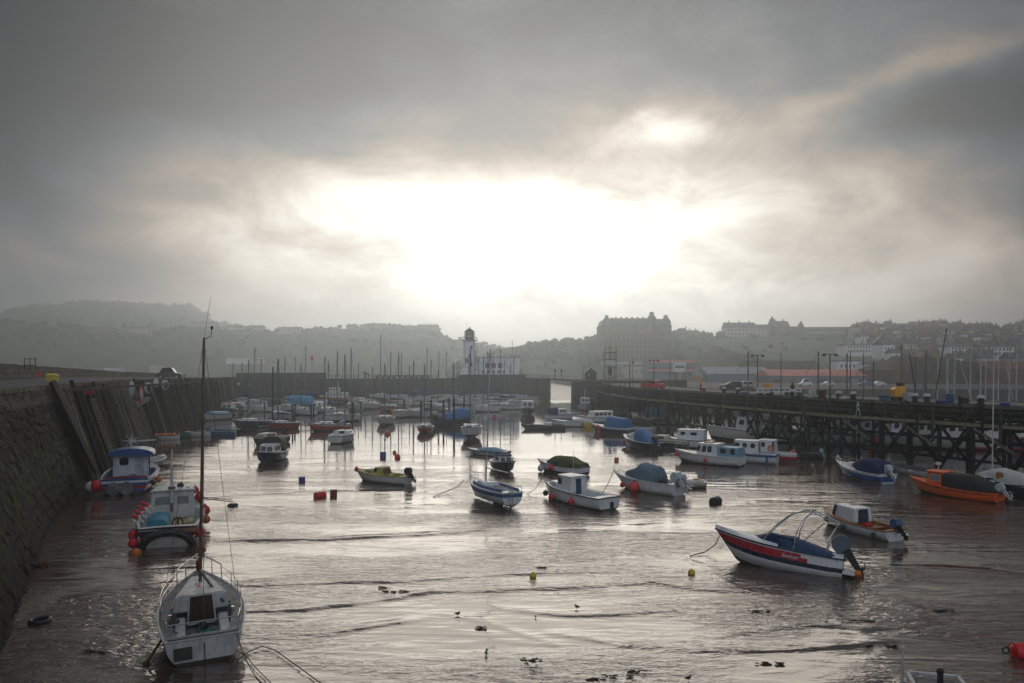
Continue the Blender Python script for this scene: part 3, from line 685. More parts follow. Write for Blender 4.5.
# ================================================================ boats
TS = [0, .09, .20, .34, .50, .66, .82, 1.0]
class Boat:
    def __init__(s, label, cat, pos, head, L, B, F=.7, draft=.3, rise=.45, tr=.78, kind='v', rake=.8, rows=None, mats=('white',), deck='greywhite',
                 cockpit=(.06, .5), floor=.25, sidew=.18, rub='black', name='motor_boat', group=None, pitch=0, roll=0, lift=0, n=14, fore=2.4, camber=.06, transom=True, sternrise=.05, flare=.25):
        s.L, s.B, s.F, s.draft, s.rise, s.tr, s.kind, s.rake, s.fore, s.srise = L, B, F, draft, rise, tr, kind, rake, fore, sternrise
        s.root = thing(name, label, cat, (pos[0], pos[1], lift), R(head), group, R(roll), R(-pitch)); s.flare = flare
        us = sorted(set([i / n for i in range(n + 1)] + [.93, .97, .99]))
        secs = []
        for u in us:
            b, zs, zk = s.half(u), s.zs(u), s.zk(u); q = []
            for t in TS: q.append(s.pt(u, t, 1))
            for t in TS[-2::-1]: q.append(s.pt(u, t, -1))
            secs.append(q)
        rows = rows or [0] * 7; rm = list(rows) + list(rows)[::-1]
        b = MB(); b.loft(secs, closed=False, cap=False, rowm=rm)
        k = len(secs[0])
        for j in range(7): b.f.append([j, j + 1, k - 2 - j, k - 1 - j] if j < 6 else [6, 7, 8]); b.m.append(rows[j])
        s.hull = b.build('hull', list(mats), s.root, smooth=40)
        # deck with cockpit well
        c0, c1 = cockpit; du = sorted(set([i / n for i in range(n + 1)] + [c0, c1] + [.96])); q = []
        for u in du:
            x = -s.L / 2 + s.L * u; hb = s.half(u); z = s.zs(u) - .015; w_ = min(sidew, hb * .9); inn = max(0, hb - w_)
            open_ = [(x, hb - .008, z), (x, inn, z + .01), (x, inn * .97, floor), (x, 0, floor), (x, -inn * .97, floor), (x, -inn, z + .01), (x, -hb + .008, z)]
            clos = [(x, hb - .008, z), (x, inn, z + camber * .4), (x, inn * .5, z + camber * .85), (x, 0, z + camber), (x, -inn * .5, z + camber * .85), (x, -inn, z + camber * .4), (x, -hb + .008, z)]
            if c1 <= c0: q.append(clos)
            elif u < c0 - 1e-6 or u > c1 + 1e-6: q.append(clos)
            elif abs(u - c0) < 1e-6: q += ([clos, open_] if c0 > 0 else [open_])
            elif abs(u - c1) < 1e-6: q += [open_, clos]
            else: q.append(open_)
        b = MB(); b.loft(q, closed=False, cap=False); b.build('deck', deck, s.root, smooth=30, fix=False)
        if rub:
            b = MB(); P = [s.pt(u, .02, 1, .015) for u in us]; Q = [s.pt(u, .02, -1, .015) for u in us]
            b.tube(P + Q[::-1], .028 + .002 * L, 6, closed=True); b.build('rub_rail', rub, s.root)
    def half(s, u):
        m = .42
        if u < m: return s.B / 2 * (s.tr + (1 - s.tr) * math.sin(math.pi / 2 * u / m))
        return max(.015, s.B / 2 * (1 - ((u - m) / (1 - m)) ** s.fore))
    def zs(s, u): return s.F + s.rise * u ** 2.2 + s.srise * (1 - u) ** 2 * 1.0
    def zk(s, u):
        a = max(0, (u - .5) / .5); return -s.draft * (1 - .8 * a ** 2) + (.12 * s.draft if u < .1 else 0)
    def pt(s, u, t, sd, out=0.0):
        zs, zk, b = s.zs(u), s.zk(u), s.half(u); x = -s.L / 2 + s.L * u - s.rake * t * max(0, (u - .45) / .55) ** 2
        if s.kind == 'v': y = b * (1 - .10 * t / .62) if t < .62 else b * .90 * (1 - ((t - .62) / .38) ** 1.15)
        else: y = b * max(0, 1 - t ** 2.3) ** (1 / 1.9)
        y *= 1 - s.flare * min(1, t * 1.4) * max(0, (u - .4) / .6)
        return Vector((x, sd * (y + out), zs + (zk - zs) * t))
    def X(s, u): return -s.L / 2 + s.L * u
    def part(s, name, mb, mat, bevel=0, smooth=32, parent=None): return mb.build(name, mat, parent or s.root, bevel, smooth)
    # -- superstructure
    def cabin(s, u0, u1, h, wb=None, wf=None, z0=None, rf=.35, rb=.05, tum=.07, mat='white', roof=None, name='cabin', over=.07, rt=.05, bev=.04):
        x0, x1 = s.X(u0), s.X(u1); z0 = s.zs((u0 + u1) / 2) - .05 if z0 is None else z0
        wb = wb if wb else s.half(u0) - .22; wf = wf if wf else max(.12, s.half(u1) - .2)
        bot = [(x0, -wb, z0), (x1, -wf, z0), (x1, wf, z0), (x0, wb, z0)]
        z1 = z0 + h; top = [(x0 + rb, -wb + tum, z1), (x1 - rf, -wf + tum, z1), (x1 - rf, wf - tum, z1), (x0 + rb, wb - tum, z1)]
        b = MB(); b.loft([bot, top]); o = s.part(name, b, mat, bevel=bev)
        if roof:
            a = over; rp = [(x0 + rb - a * 1.5, -wb + tum - a), (x1 - rf + a * 1.6, -wf + tum - a), (x1 - rf + a * 1.6, wf - tum + a), (x0 + rb - a * 1.5, wb - tum + a)]
            b = MB(); b.loft([[(x, y, z1 - .004) for x, y in rp], [(x, y, z1 + rt) for x, y in rp], [(x * .96 + .04 * (x0 + x1) / 2, y * .8, z1 + rt + .04) for x, y in rp]]); s.part('roof', b, roof, bevel=.015, parent=o)
        V = Vector; B_ = [V(p) for p in bot]; T = [V(p) for p in top]
        return dict(o=o, r=(B_[0], B_[1], T[1], T[0]), l=(B_[2], B_[3], T[3], T[2]), f=(B_[1], B_[2], T[2], T[1]), b=(B_[3], B_[0], T[0], T[3]), x0=x0, x1=x1, z0=z0, z1=z1, wb=wb, wf=wf, rf=rf)
    def win(s, cb, side, u0, u1, v0, v1, mat='glass', name='window', rnd=.25, out=.012, frame=None, slant=0):
        bl, br, tr_, tl = cb[side]; nrm = (br - bl).cross(tl - bl).normalized()
        def P(u, v): return (bl.lerp(br, u)).lerp(tl.lerp(tr_, u), v)
        pts = []; du, dv = (u1 - u0) * rnd, (v1 - v0) * rnd
        for (cu, cv, a0) in ((u1 - du, v1 - dv, 0), (u0 + du, v1 - dv, 90), (u0 + du, v0 + dv, 180), (u1 - du, v0 + dv, 270)):
            for k in range(4):
                a = R(a0 + k * 30); v_ = cv + dv * math.sin(a); pts.append(P(cu + du * math.cos(a) + slant * (v_ - v0), v_))
        if frame:
            c = sum(pts, Vector()) / len(pts); b = MB(); b.loft([[c + (p - c) * 1.13 - nrm * .01 for p in pts], [c + (p - c) * 1.13 + nrm * out * .7 for p in pts]]); fo = s.part('window_frame', b, frame, parent=cb['o'])
        b = MB(); b.loft([[p - nrm * .008 for p in pts], [p + nrm * out for p in pts]]); return s.part(name, b, mat, parent=cb['o'])
    def canopy(s, secs, mat, name='canopy', sq=.62, parent=None, n=11):
        """cloth hood: list of (x, half width, z at the edge, z at the ridge)"""
        S_ = []
        for (x, hw, z0, z1) in secs:
            q = []
            for k in range(n):
                a = math.pi * k / (n - 1); c, d = math.cos(a), math.sin(a)
                q.append((x + .012 * math.sin(k * 2.3 + x * 7), hw * math.copysign(abs(c) ** sq, c), z0 + (z1 - z0) * d ** sq + .012 * math.sin(k * 1.9 + x * 11)))
            S_.append(q)
        b = MB(); b.loft(S_); return s.part(name, b, mat, parent=parent, smooth=45)
    def outboard(s, y=0, tilt=35, mat='blackgloss', k=1.0, x=None, z=None, name='outboard_motor'):
        e = thing(name, None, None); e.parent = s.root; e.location = (-s.L / 2 - .18 if x is None else x, y, (s.zs(0) + .08) if z is None else z); e.rotation_euler = (0, R(abs(tilt)), 0); e.scale = (k, k, k)
        b = MB(); P = [(-.34, .15, .12), (-.40, .17, .30), (-.36, .15, .55), (.0, .14, .62), (.16, .15, .50), (.18, .16, .15)]
        b.loft([[(-.30, sgn, .12), (.16, sgn, .12), (.18, sgn, .40), (.10, sgn * .9, .60), (-.22, sgn * .9, .64), (-.38, sgn, .45)] for sgn in (-.25, .25)]); b.build('cowl', mat, e, bevel=.035)
        b = MB(); b.loft([[(-.26, -.09, .14), (.02, -.09, .14), (.02, .09, .14), (-.26, .09, .14)], [(-.20, -.05, -.45), (-.02, -.05, -.45), (-.02, .05, -.45), (-.20, .05, -.45)], [(-.18, -.02, -.78), (-.06, -.02, -.78), (-.06, .02, -.78), (-.18, .02, -.78)]])
        b.box(-.16, 0, -.40, .42, .22, .025); b.ball((-.13, 0, -.6), .07, n=8, k=6, sc3=(3, 1, 1)); b.build('leg', 'blackgloss' if mat != 'cowlwhite' else 'greywhite', e, bevel=.008)
        b = MB()
        for a in range(3):
            r_ = Matrix.Rotation(R(120 * a), 4, 'X'); b.add([r_ @ Vector(p) for p in [(-.36, 0, 0), (-.33, .06, .03), (-.36, .07, .16), (-.40, -.02, .17)]], [(0, 1, 2, 3)])
        for v_ in b.v: v_.z -= .6
        b.build('propeller', 'steel', e)
        b = MB(); b.box(.1, 0, .0, .14, .24, .34); b.build('bracket', 'darkalu', e, bevel=.01)
        return e
    def mast(s, u, h, r=.07, lean=0, mat='alu', boom=True, sail=None, stays=True, z0=None, spread=True, boomup=.0, boomlen=.42, forest=True, sr=.012):
        x = s.X(u); z0 = s.zs(u) + .02 if z0 is None else z0
        b = MB(); top = Vector((x - h * .012, lean * h, z0 + h)); b.tube([(x, 0, z0), top], r, 8, r2=r * .75); b.box(top.x, top.y, top.z + .05, .18, .06, .05); s.part('mast', b, mat)
        if spread:
            b = MB(); p = Vector((x, 0, z0)).lerp(top, .6); b.tube([p + Vector((0, -.55, .03)), p, p + Vector((0, .55, .03))], r * .35, 5); s.part('spreader', b, mat)
        if boom:
            bl = s.L * boomlen; zb = z0 + max(.8, h * .10); b = MB(); b.tube([(x - .05, 0, zb), (x - bl, 0, zb + boomup)], r * .7, 7); bo = s.part('boom', b, mat)
            if sail: s.canopy([(x - .02, .06, zb - .02, zb + .85), (x - .18, .12, zb - .03, zb + .42), (x - bl * .5, .13, zb - .02 + boomup / 2, zb + .30 + boomup / 2), (x - bl * .95, .07, zb + boomup, zb + .14 + boomup)], sail, 'sail_cover')
        if stays:
            ends = [(s.X(.985), 0, s.zs(1) + .02)] if forest else []
            ends += [(x - .05, s.half(u) - .03, s.zs(u)), (x - .05, -s.half(u) + .03, s.zs(u)), (s.X(.0) + .03, 0, s.zs(0))]
            for e_ in ends:
                b = MB(); b.tube([e_, top], sr, 4); s.part('stay', b, 'darkalu')
        return top
    def pulpit(s, u0=.8, h=.5, mat='steel', r=.016, stern=False):
        b = MB(); us = np.linspace(u0, .98, 5); P = [s.pt(u, 0, 1) for u in us]; P = [Vector((p.x, p.y * .92, p.z)) for p in P]; T = [p + Vector((.06, 0, h)) for p in P]
        T2 = [Vector((p.x, -p.y, p.z)) for p in T]; b.tube(T + [T[-1] + Vector((.14, -T[-1].y, .0))] + T2[::-1], r, 5)
        for i in (0, 2, 4):
            b.tube([P[i], T[i]], r, 5); b.tube([(P[i].x, -P[i].y, P[i].z), T2[i]], r, 5)
        s.part('pulpit', b, mat)
    def pushpit(s, u1=.14, h=.5, mat='steel', r=.016, gap=False):
        b = MB(); us = np.linspace(0.01, u1, 3); gap = False; P = [s.pt(u, 0, 1) for u in us]; P = [Vector((p.x, p.y * .93, p.z)) for p in P]; T = [p + Vector((0, 0, h)) for p in P][::-1]; T2 = [Vector((p.x, -p.y, p.z)) for p in T]
        if gap:
            b.tube(T + [(T[-1].x, T[-1].y * .35, T[-1].z)], r, 5); b.tube(T2 + [(T2[-1].x, T2[-1].y * .35, T2[-1].z)], r, 5)
        else: b.tube(T + T2[::-1], r, 5)
        for p in (P[0], P[-1]): b.tube([p, p + Vector((0, 0, h))], r, 5); b.tube([(p.x, -p.y, p.z), (p.x, -p.y, p.z + h)], r, 5)
        s.part('pushpit', b, mat)
    def guard(s, u0=.14, u1=.8, h=.5, n=3, mat='steel', r=.009):
        for sd in (1, -1):
            b = MB(); P = [s.pt(u, 0, sd) for u in np.linspace(u0, u1, n + 2)]; P = [Vector((p.x, p.y * .94, p.z)) for p in P]
            for hh in (.55, 1.0): b.tube([p + Vector((0, 0, h * hh)) for p in P], r, 4)
            for p in P[1:-1]: b.tube([p, p + Vector((0, 0, h))], r * 1.4, 4)
            s.part('guard_rail', b, mat)
    def world(s, x, y, z): 
        bpy.context.view_layer.update() if False else None
        m_ = Matrix.Translation(s.root.location) @ s.root.rotation_euler.to_matrix().to_4x4(); return m_ @ Vector((x, y, z))
NF = [0]
def fender(boat, u, side, r, mat, label, z=None, shape='ball', group='round fenders hung over the boats', dz=0):
    """an inflatable fender hanging against a hull: a thing of its own"""
    p = boat.pt(u, .3, side, r * .9); p.z = (boat.zs(u) - r - .22) if z is None else z; q = boat.world(*p)
    e = thing('fender', label, 'fender', q, boat.root.rotation_euler.z, group)
    if shape == 'ball':
        b = MB(); b.ball((0, 0, 0), r, n=14, k=10, sc3=(1, 1, 1.08)); b.build('body', mat, e)
        b = MB(); b.tube([(0, 0, r * .95), (0, 0, r * 1.35)], r * .28, 8, r2=r * .15); b.build('neck', 'fblue' if mat != 'black' else 'black', e)
    elif shape == 'tyre':
        b = MB(); b.tube([(r * .7 * math.cos(a), 0, r * .7 * math.sin(a)) for a in [i * math.pi / 8 for i in range(16)]], r * .3, 8, closed=True); b.build('body', mat, e)
    else:
        b = MB(); b.tube([(0, 0, -r * 2), (0, 0, -r * 1.7), (0, 0, r * 1.7), (0, 0, r * 2)], r * .75, 10); b.build('body', mat, e, bevel=.01)
    b = MB(); top = boat.world(p.x, p.y - side * r * .8, boat.zs(u)); lz = top - q; rz = Matrix.Rotation(-boat.root.rotation_euler.z, 4, 'Z'); b.tube([(0, 0, r * .9), rz @ lz], .014, 4); b.build('lanyard', 'rope', e)
    return e
def two(bow, stern, over=.5):
    """centre, heading and length from where bow and stern meet the water"""
    b, s_ = at(*bow), at(*stern); d = b - s_; return (b + s_) / 2, math.degrees(math.atan2(d.y, d.x)), d.length
WH = dict(rows=[0, 0, 0, 0, 0, 1, 1], mats=('white', 'antifoul'))
def rope(name, pts, r, label, mat='rope', group='mooring lines'):
    b = MB(); b.tube(pts, r, 5); return tag(b.build(name, mat), label, 'rope', group)
def text_part(s_, txt, size, loc, rot, mat, parent, shear=.3, name='lettering', ext=.002):
    c = bpy.data.curves.new('t', 'FONT'); c.body = txt; c.size = size; c.extrude = ext; c.shear = shear; c.align_x = 'CENTER'
    o = bpy.data.objects.new('t', c); col.objects.link(o); dg = bpy.context.evaluated_depsgraph_get(); me = bpy.data.meshes.new_from_object(o.evaluated_get(dg)); bpy.data.objects.remove(o)
    me.materials.clear(); me.materials.append(M[mat]); n_ = bpy.data.objects.new(name, me); col.objects.link(n_); n_.parent = parent; n_.location = loc; n_.rotation_euler = rot; return n_
# ---------------------------------------------------------------- near sailing yacht, stern on
CR = 'dried out sailing yacht seen from astern, rust stained, on the mud in front'
s = Boat('weathered white sailing yacht dried out on the mud, stern to the viewer, tall bare mast', 'sailing yacht', (-11.45, 27.3), 114, 7.3, 2.85, F=.86, draft=.30, rise=.42, tr=.80, kind='r', rake=1.0,
         rows=[0, 0, 0, 0, 0, 1, 1], mats=('oldwhite', 'antifoul'), deck=pm('grey_side_decks', (.19, .19, .20), .7, var=.3, dirt=(.10, .08, .06)), cockpit=(.04, .40), floor=.34, sidew=.42, rub='offwhite', name='sailing_yacht', roll=-1.5, sternrise=.02, fore=2.0)
cb = s.cabin(.36, .80, .58, wb=.95, wf=.42, rf=.55, rb=.03, tum=.10, mat='oldwhite', bev=.06)
s.win(cb, 'b', .29, .71, -.70, .90, mat=pm('dark_companionway', (.035, .012, .008), .5, var=.4), name='companionway', rnd=.02, frame='oldwhite')
s.win(cb, 'r', .10, .38, .25, .72); s.win(cb, 'r', .48, .76, .25, .72); s.win(cb, 'l', .24, .52, .25, .72); s.win(cb, 'l', .62, .90, .25, .72)
b = MB(); z = s.zs(.4) + .50
b.box(s.X(.47), 0, z + .07, .85, .72, .05); s.part('sliding_hatch', b, 'greywhite', bevel=.02)
b = MB(); b.box(s.X(.66), 0, z + .07, .5, .5, .07); s.part('fore_hatch', b, 'oldwhite', bevel=.02)
b = MB(); b.box(s.X(.54), .1, z + .1, .5, .1, .02, .2); s.part('cloth', b, 'fred')
for sd in (-1, 1):
    b = MB(); b.box(s.X(.22), sd * .70, .56, 2.2, .32, .40); s.part('cockpit_seat', b, 'oldwhite', bevel=.03)
    b = MB(); b.box(s.X(.385), sd * .66, .95, .03, .34, .36); s.part('locker_panel', b, pm('dark_ply', (.05, .045, .04), .6, var=.3), bevel=.01)
    b = MB(); b.tube([(s.X(.30), sd * 1.02, s.zs(.3)), (s.X(.30), sd * 1.02, s.zs(.3) + .16)], .06, 10); s.part('winch', b, 'steel')
    b = MB(); b.beam((s.X(.42), sd * .98, s.zs(.42) + .05), (s.X(.72), sd * .72, s.zs(.7) + .05), .05, .06); s.part('grab_rail', b, 'wood')
b = MB(); b.box(s.X(.015), 0, .60, .10, 1.9, .42); s.part('stern_locker', b, 'oldwhite', bevel=.02)
b = MB(); x = s.X(0) - .03; b.box(x, .62, .42, .05, .55, .40); s.part('outboard_pad', b, pm('dark_ply', (.05, .045, .04), .6), bevel=.01)
b = MB(); b.box(x + .01, -.02, .35, .03, .03, .62); s.part('rudder_fitting', b, 'rust')
b = MB(); b.box(s.X(0) + .02, 0, s.zs(0) + .03, .12, 2.1, .05); s.part('transom_capping', b, 'darkalu', bevel=.01)
b = MB()
for i in range(7): b.ball((s.X(.06) + .1 * math.sin(i * 2), -.35 + i * .12, .86 + .02 * math.cos(i * 3)), .10, n=8, k=5, sc3=(1, 1.2, .6), wob=.4)
s.part('net_heap', b, 'netgreen')
b = MB(); b.tube(sag((s.X(.1), .9, .97), (s.X(.28), .5, .62), .12), .02, 5); b.tube([(s.X(.2) + .18 * math.cos(a), .88 + .16 * math.sin(a), .98 + a * .006) for a in [i * .5 for i in range(36)]], .022, 5); s.part('coiled_rope', b, 'rope')
b = MB(); b.ball((s.X(.33), .0, .46), .22, n=10, k=6, sc3=(1.2, 1, .5), wob=.3); s.part('fuel_bag', b, 'black')
top = s.mast(.60, 9.3, r=.062, lean=-.04, mat=pm('dull_brown_spar', (.13, .085, .06), .5, .2, var=.2), z0=s.zs(.6) + .35, boom=False, sr=.009, spread=False)
b = MB(); b.tube([(s.X(.6) - .06, 0, 1.95), (s.X(.42), -.55, 1.35), (s.X(.34), -.72, 1.2)], .055, 8); s.part('lowered_boom', b, 'darkalu')
b = MB(); b.ball(tuple(top + Vector((.25, -.3, .45))), .055, n=8, k=6, sc3=(1, 1, 1.4)); b.tube([top, top + Vector((.2, -.25, .12)), top + Vector((.25, -.3, .4))], .015, 5); b.tube([top + Vector((0, 0, 0)), top + Vector((0, -.28, 1.6))], .006, 4); s.part('masthead_lamp', b, 'blackgloss')
s.pulpit(.78, .62, r=.022); s.guard(.16, .78, .55, 4, r=.010); s.pushpit(.12, .48, r=.02, gap=True)
b = MB(); b.canopy = None
b = MB(); b.ball((s.X(.93), 0, s.zs(.95) + .32), .16, n=10, k=8, sc3=(1.4, .7, 1.6), wob=.2); s.part('furled_jib', b, pm('rust_red_sailcloth', (.16, .035, .02), .8, var=.3))
b = MB(); p = s.pt(.1, .1, 1); b.tube([(p.x, p.y, .75), (p.x - .1, p.y + .45, .1)], .04, 6); b.ball((p.x - .1, p.y + .47, .0), .14, n=8, k=5, wob=.5); s.part('boarding_leg', b, 'rust')
YACHT = s
b = MB(); b.tube(sag(s.world(s.X(0), -1.0, .8), at(262, 683, .02), .25) + [at(285, 690, .02)], .016, 5)
tag(b.build('mooring_rope', 'rope'), 'dark mooring rope falling from the stern of the near yacht across the mud', 'rope', 'mooring lines')
for i, (pl, r_) in enumerate([([(222, 672), (248, 652), (262, 646), (275, 650), (300, 668), (330, 690)], .018), ([(232, 648), (245, 655), (256, 668), (272, 684), (290, 700)], .014)]):
    tag(MB().tube([at(a, b_, .07) for a, b_ in pl], r_, 5).build('mooring_rope', 'rope'), ['muddy rope looping over the mud bank right of the near yacht', 'thin second rope trailing under the near yacht towards the mud bank'][i], 'rope', 'mooring lines')

# ---------------------------------------------------------------- two fishing boats under the quay
s = Boat('black and red inshore fishing boat with white wheelhouse and teal tarpaulin, stern towards the viewer', 'fishing boat', (-20.0, 43.6), 111, 8.4, 3.5, F=1.0, draft=.4, rise=.75, tr=.80, kind='r', rake=.6,
         rows=[0, 1, 1, 2, 1, 3, 3], mats=('oldwhite', 'black', 'red', 'antifoul'), deck='oldwhite', cockpit=(.05, .56), floor=.55, sidew=.16, rub='black', name='fishing_boat', fore=2.2)
cb = s.cabin(.54, .78, 1.62, wb=1.22, wf=.95, z0=.7, rf=.12, rb=.0, tum=.06, mat='offwhite', roof='oldwhite', bev=.05)
s.win(cb, 'b', .10, .42, .52, .80, mat='paleglass', frame='greywhite', rnd=.12); s.win(cb, 'b', .60, .86, .52, .80, mat='paleglass', frame='greywhite', rnd=.12)
s.win(cb, 'r', .2, .8, .5, .82); s.win(cb, 'l', .2, .8, .5, .82); s.win(cb, 'f', .08, .46, .5, .82); s.win(cb, 'f', .54, .92, .5, .82)
b = MB(); b.tube([(s.X(.52), .05, .6), (s.X(.52), .05, 3.9)], .08, 8); b.tube([(s.X(.52), .05, 3.9), (s.X(.52), .05, 4.8)], .035, 6); s.part('mast', b, 'offwhite')
b = MB(); b.box(s.X(.51), .05, 2.55, .12, .40, .16); b.box(s.X(.51), .05, 1.4, .1, .16, .5); s.part('lamp_bracket', b, 'darkalu')
b = MB(); b.tube([(s.X(.66), -.35, 2.2), (s.X(.66), -.35, 2.35)], .07, 8); b.ball((s.X(.66), -.35, 2.48), .2, n=10, k=7, sc3=(.6, 1, 1)); b.tube([(s.X(.60), -.8, 2.15), (s.X(.6), -.8, 2.45)], .1, 8); s.part('radar_and_lamp', b, 'blackgloss')
b = MB(); b.box(s.X(.60), .42, 2.27, .3, .35, .12); s.part('life_raft', b, 'greywhite', bevel=.03)
s.canopy([(s.X(.20), .55, .60, 1.2), (s.X(.30), .62, .58, 1.38), (s.X(.42), .55, .60, 1.30)], 'tarpteal', 'tarpaulin').location = (0, .62, 0)
b = MB(); b.box(s.X(.42), -.45, .62, 1.5, .8, .12); b.box(s.X(.40), -1.0, .66, 1.4, .35, .3); s.part('hatch_board', b, 'ply', bevel=.02)
b = MB(); b.tube([(s.X(.2) + .0, -.42 + .28 * math.cos(a), .95 + .28 * math.sin(a)) for a in [i * math.pi / 8 for i in range(17)]], .045, 6); b.tube([(s.X(.2) + .28 * math.cos(a), -.42, .95 + .28 * math.sin(a)) for a in [i * math.pi / 8 for i in range(17)]], .045, 6); s.part('pot_hauler', b, 'rust')
b = MB(); b.loft([[(s.X(0) - .06, 1.02 * math.cos(a), -.05 + .62 * math.sin(a)) for a in [math.pi * i / 12 for i in range(13)]], [(s.X(0) - .03, 1.02 * math.cos(a), -.05 + .62 * math.sin(a)) for a in [math.pi * i / 12 for i in range(13)]]]); s.part('stern_arch', b, pm('worn_grey_antifoul', (.38, .36, .35), .7, var=.2, dirt=(.1, .08, .07), dirtamt=.5))
b = MB(); b.tube([(s.X(0) - .07, 1.28 * math.cos(a), .0 + .82 * math.sin(a)) for a in [math.pi * i / 14 for i in range(15)]], .20, 6); s.part('stern_moulding', b, 'black')
b = MB(); b.box(s.X(.012) - .06, -1.0, .86, .10, 1.0, .28, 0); s.part('name_board', b, pm('worn_brown_board', (.25, .11, .07), .5, dirt=(.5, .45, .4), dirtamt=.8, scale=6), bevel=.02)
for i in range(4):
    a, c = s.pt(.10 + .05 * i, 0, 1), s.pt(.14 + .05 * i, 0, 1); e = thing('fender', f'{["first", "second", "third", "fourth"][i]} of the stacked red and white cylinder markers at the fishing boat\'s port quarter', 'fender', s.world(s.X(.12), 1.25, 2.35) + Vector((-.13 * i, -.1 * i, -.21 * i)), R(-15), 'red and white cylinder markers on the fishing boat'); e.scale = (.72, .72, .72)
    b = MB(); b.tube([(-.15, 0, -.02), (.5, .0, -.32)], .11, 8); b.build('body', 'fred', e, bevel=.02); b = MB(); b.tube([(.5, 0, -.32), (.95, 0, -.58)], .10, 8); b.build('end', 'fwhite', e, bevel=.02)
s.pulpit(.72, .55, 'white', r=.02)
b = MB(); b.tube([s.world(s.X(.95), -.4, 1.5), at(232, 500, .3), ], .03, 5); b.tube([s.world(s.X(.8), -1.2, 1.5), at(234, 502, .25)], .03, 5); tag(b.build('anchor_chain', 'rope'), 'pair of dark warps running from the fishing boat to a floating block', 'rope', 'mooring lines')
p = at(233, 505, .05); b = MB(); b.ball(p, .28, n=8, k=5, sc3=(1.5, 1, .5), wob=.4); tag(b.build('floating_block', 'black'), 'small dark weedy float at the end of the fishing boat warps', 'float')
FB = s
fender(s, .10, 1, .26, 'fred', 'upper red ball fender on the port quarter of the fishing boat', z=.62); fender(s, .03, 1, .27, 'fred', 'lower red ball fender at the port stern corner of the fishing boat', z=.30)
fender(s, .02, 1, .26, 'forange', 'orange ball float at the waterline under the fishing boat stern', z=-.02).location += Vector((.6, -.9, 0))
fender(s, .03, -1, .26, 'fred', 'red ball fender on the starboard stern corner of the fishing boat', z=.62); fender(s, .08, -1, .25, 'fred', 'second red ball fender just forward of the starboard stern corner', z=.55)
fender(s, .62, -1, .30, 'fred', 'large red ball fender beside the fishing boat wheelhouse', z=.95); fender(s, .55, -1, .25, 'forange', 'orange ball fender beside the fishing boat wheelhouse', z=.5)
fender(s, .75, -1, .28, 'fred', 'red ball fender on the starboard bow of the fishing boat', z=1.6); fender(s, .80, -1, .22, 'fred', 'red buoy lying on the fishing boat foredeck rail', z=2.0)

s = Boat('blue fishing boat with arched blue wheelhouse roof moored against the quay', 'fishing boat', (-31.0, 60.5), 110, 8.8, 3.9, F=1.15, draft=.4, rise=.7, tr=.82, kind='r', rake=.6,
         rows=[1, 0, 1, 2, 1, 3, 3], mats=('white', 'blue', 'red', 'antifoul'), deck='midblue', cockpit=(.05, .58), floor=.6, sidew=.24, rub='blue', name='fishing_boat', fore=2.2)
cb = s.cabin(.40, .70, 2.0, wb=1.35, wf=1.15, z0=.75, rf=.1, rb=.0, tum=.05, mat='white', bev=.04)
s.canopy([(s.X(.34), 1.7, 2.65, 3.2), (s.X(.5), 1.72, 2.67, 3.25), (s.X(.72), 1.5, 2.67, 3.1)], 'blue', 'roof', sq=.9)
s.win(cb, 'b', .18, .42, .55, .85, frame='greywhite'); s.win(cb, 'b', .60, .84, .02, .88, mat='greywhite', name='door', rnd=.05); s.win(cb, 'r', .15, .45, .5, .82); s.win(cb, 'r', .55, .85, .5, .82)
for y in (-.98, .98, ):
    b = MB(); b.tube([(s.X(.35), y * 1.4, .8), (s.X(.35), y * 1.4, 2.75)], .045, 6); s.part('roof_post', b, 'navy')
b = MB(); b.tube([(s.X(.45), .1, 3.15), (s.X(.45), .1, 3.7)], .05, 6)
for a in range(7): b.tube([(s.X(.45), .1, 3.75), (s.X(.45) + .1, .1 + .62 * math.cos(a * .9), 3.75 + .62 * math.sin(a * .9))], .045, 5, r2=.02)
b.tube([(s.X(.45), .1, 3.7), (s.X(.5), -1.7, 3.72)], .06, 6); s.part('wind_turbine', b, 'offwhite')
b = MB(); b.tube([(s.X(.75), -1.0, 1.6), (s.X(.75), -1.15, 4.4)], .06, 6); s.part('derrick', b, 'darkalu')
for y in (.75, -.15):
    b = MB(); b.loft([[(s.X(0) - .30, y + .46 * math.cos(a), .50 + .52 * math.sin(a)) for a in [math.pi * i / 8 for i in range(16)]], [(s.X(0) - .10, y + .46 * math.cos(a), .50 + .52 * math.sin(a)) for a in [math.pi * i / 8 for i in range(16)]]]); s.part('stern_roller', b, pm('galvanised_steel', (.22, .22, .23), .5, .4, var=.3, dirt=(.08, .05, .03)), bevel=.03)
b = MB(); b.tube([(s.X(.25) + .3 * math.cos(a), .1 + .6 * math.sin(a), .95 + .02 * a) for a in [i * .5 for i in range(26)]], .05, 5); s.part('coiled_warp', b, 'midblue')
b = MB(); b.box(s.X(.02), 0, s.zs(0) + .12, .2, 3.0, .12); s.part('stern_rail', b, 'red', bevel=.03)
fender(s, .02, 1, .42, 'fred', 'big red ball fender between the blue fishing boat and the quay', z=.75); fender(s, .0, 1, .36, 'fwhite', 'white ball fender next to the big red one under the quay', z=.7).location += Vector((-.55, .1, 0))
fender(s, .30, -1, .24, 'forange', 'orange fender on the open side of the blue fishing boat', z=.7); fender(s, .12, -1, .2, 'black', 'black ball fender on the open side of the blue fishing boat', z=.7); 
s = Boat('pale grey tender lying behind the blue fishing boat', 'rowing boat', at(154, 466), 95, 5.2, 2.0, F=.6, draft=.2, rise=.3, kind='r', rows=[0] * 5 + [1, 1], mats=('greywhite', 'antifoul'), deck='offwhite', cockpit=(.05, .8), name='rowing_boat', group='small boats along the quay')

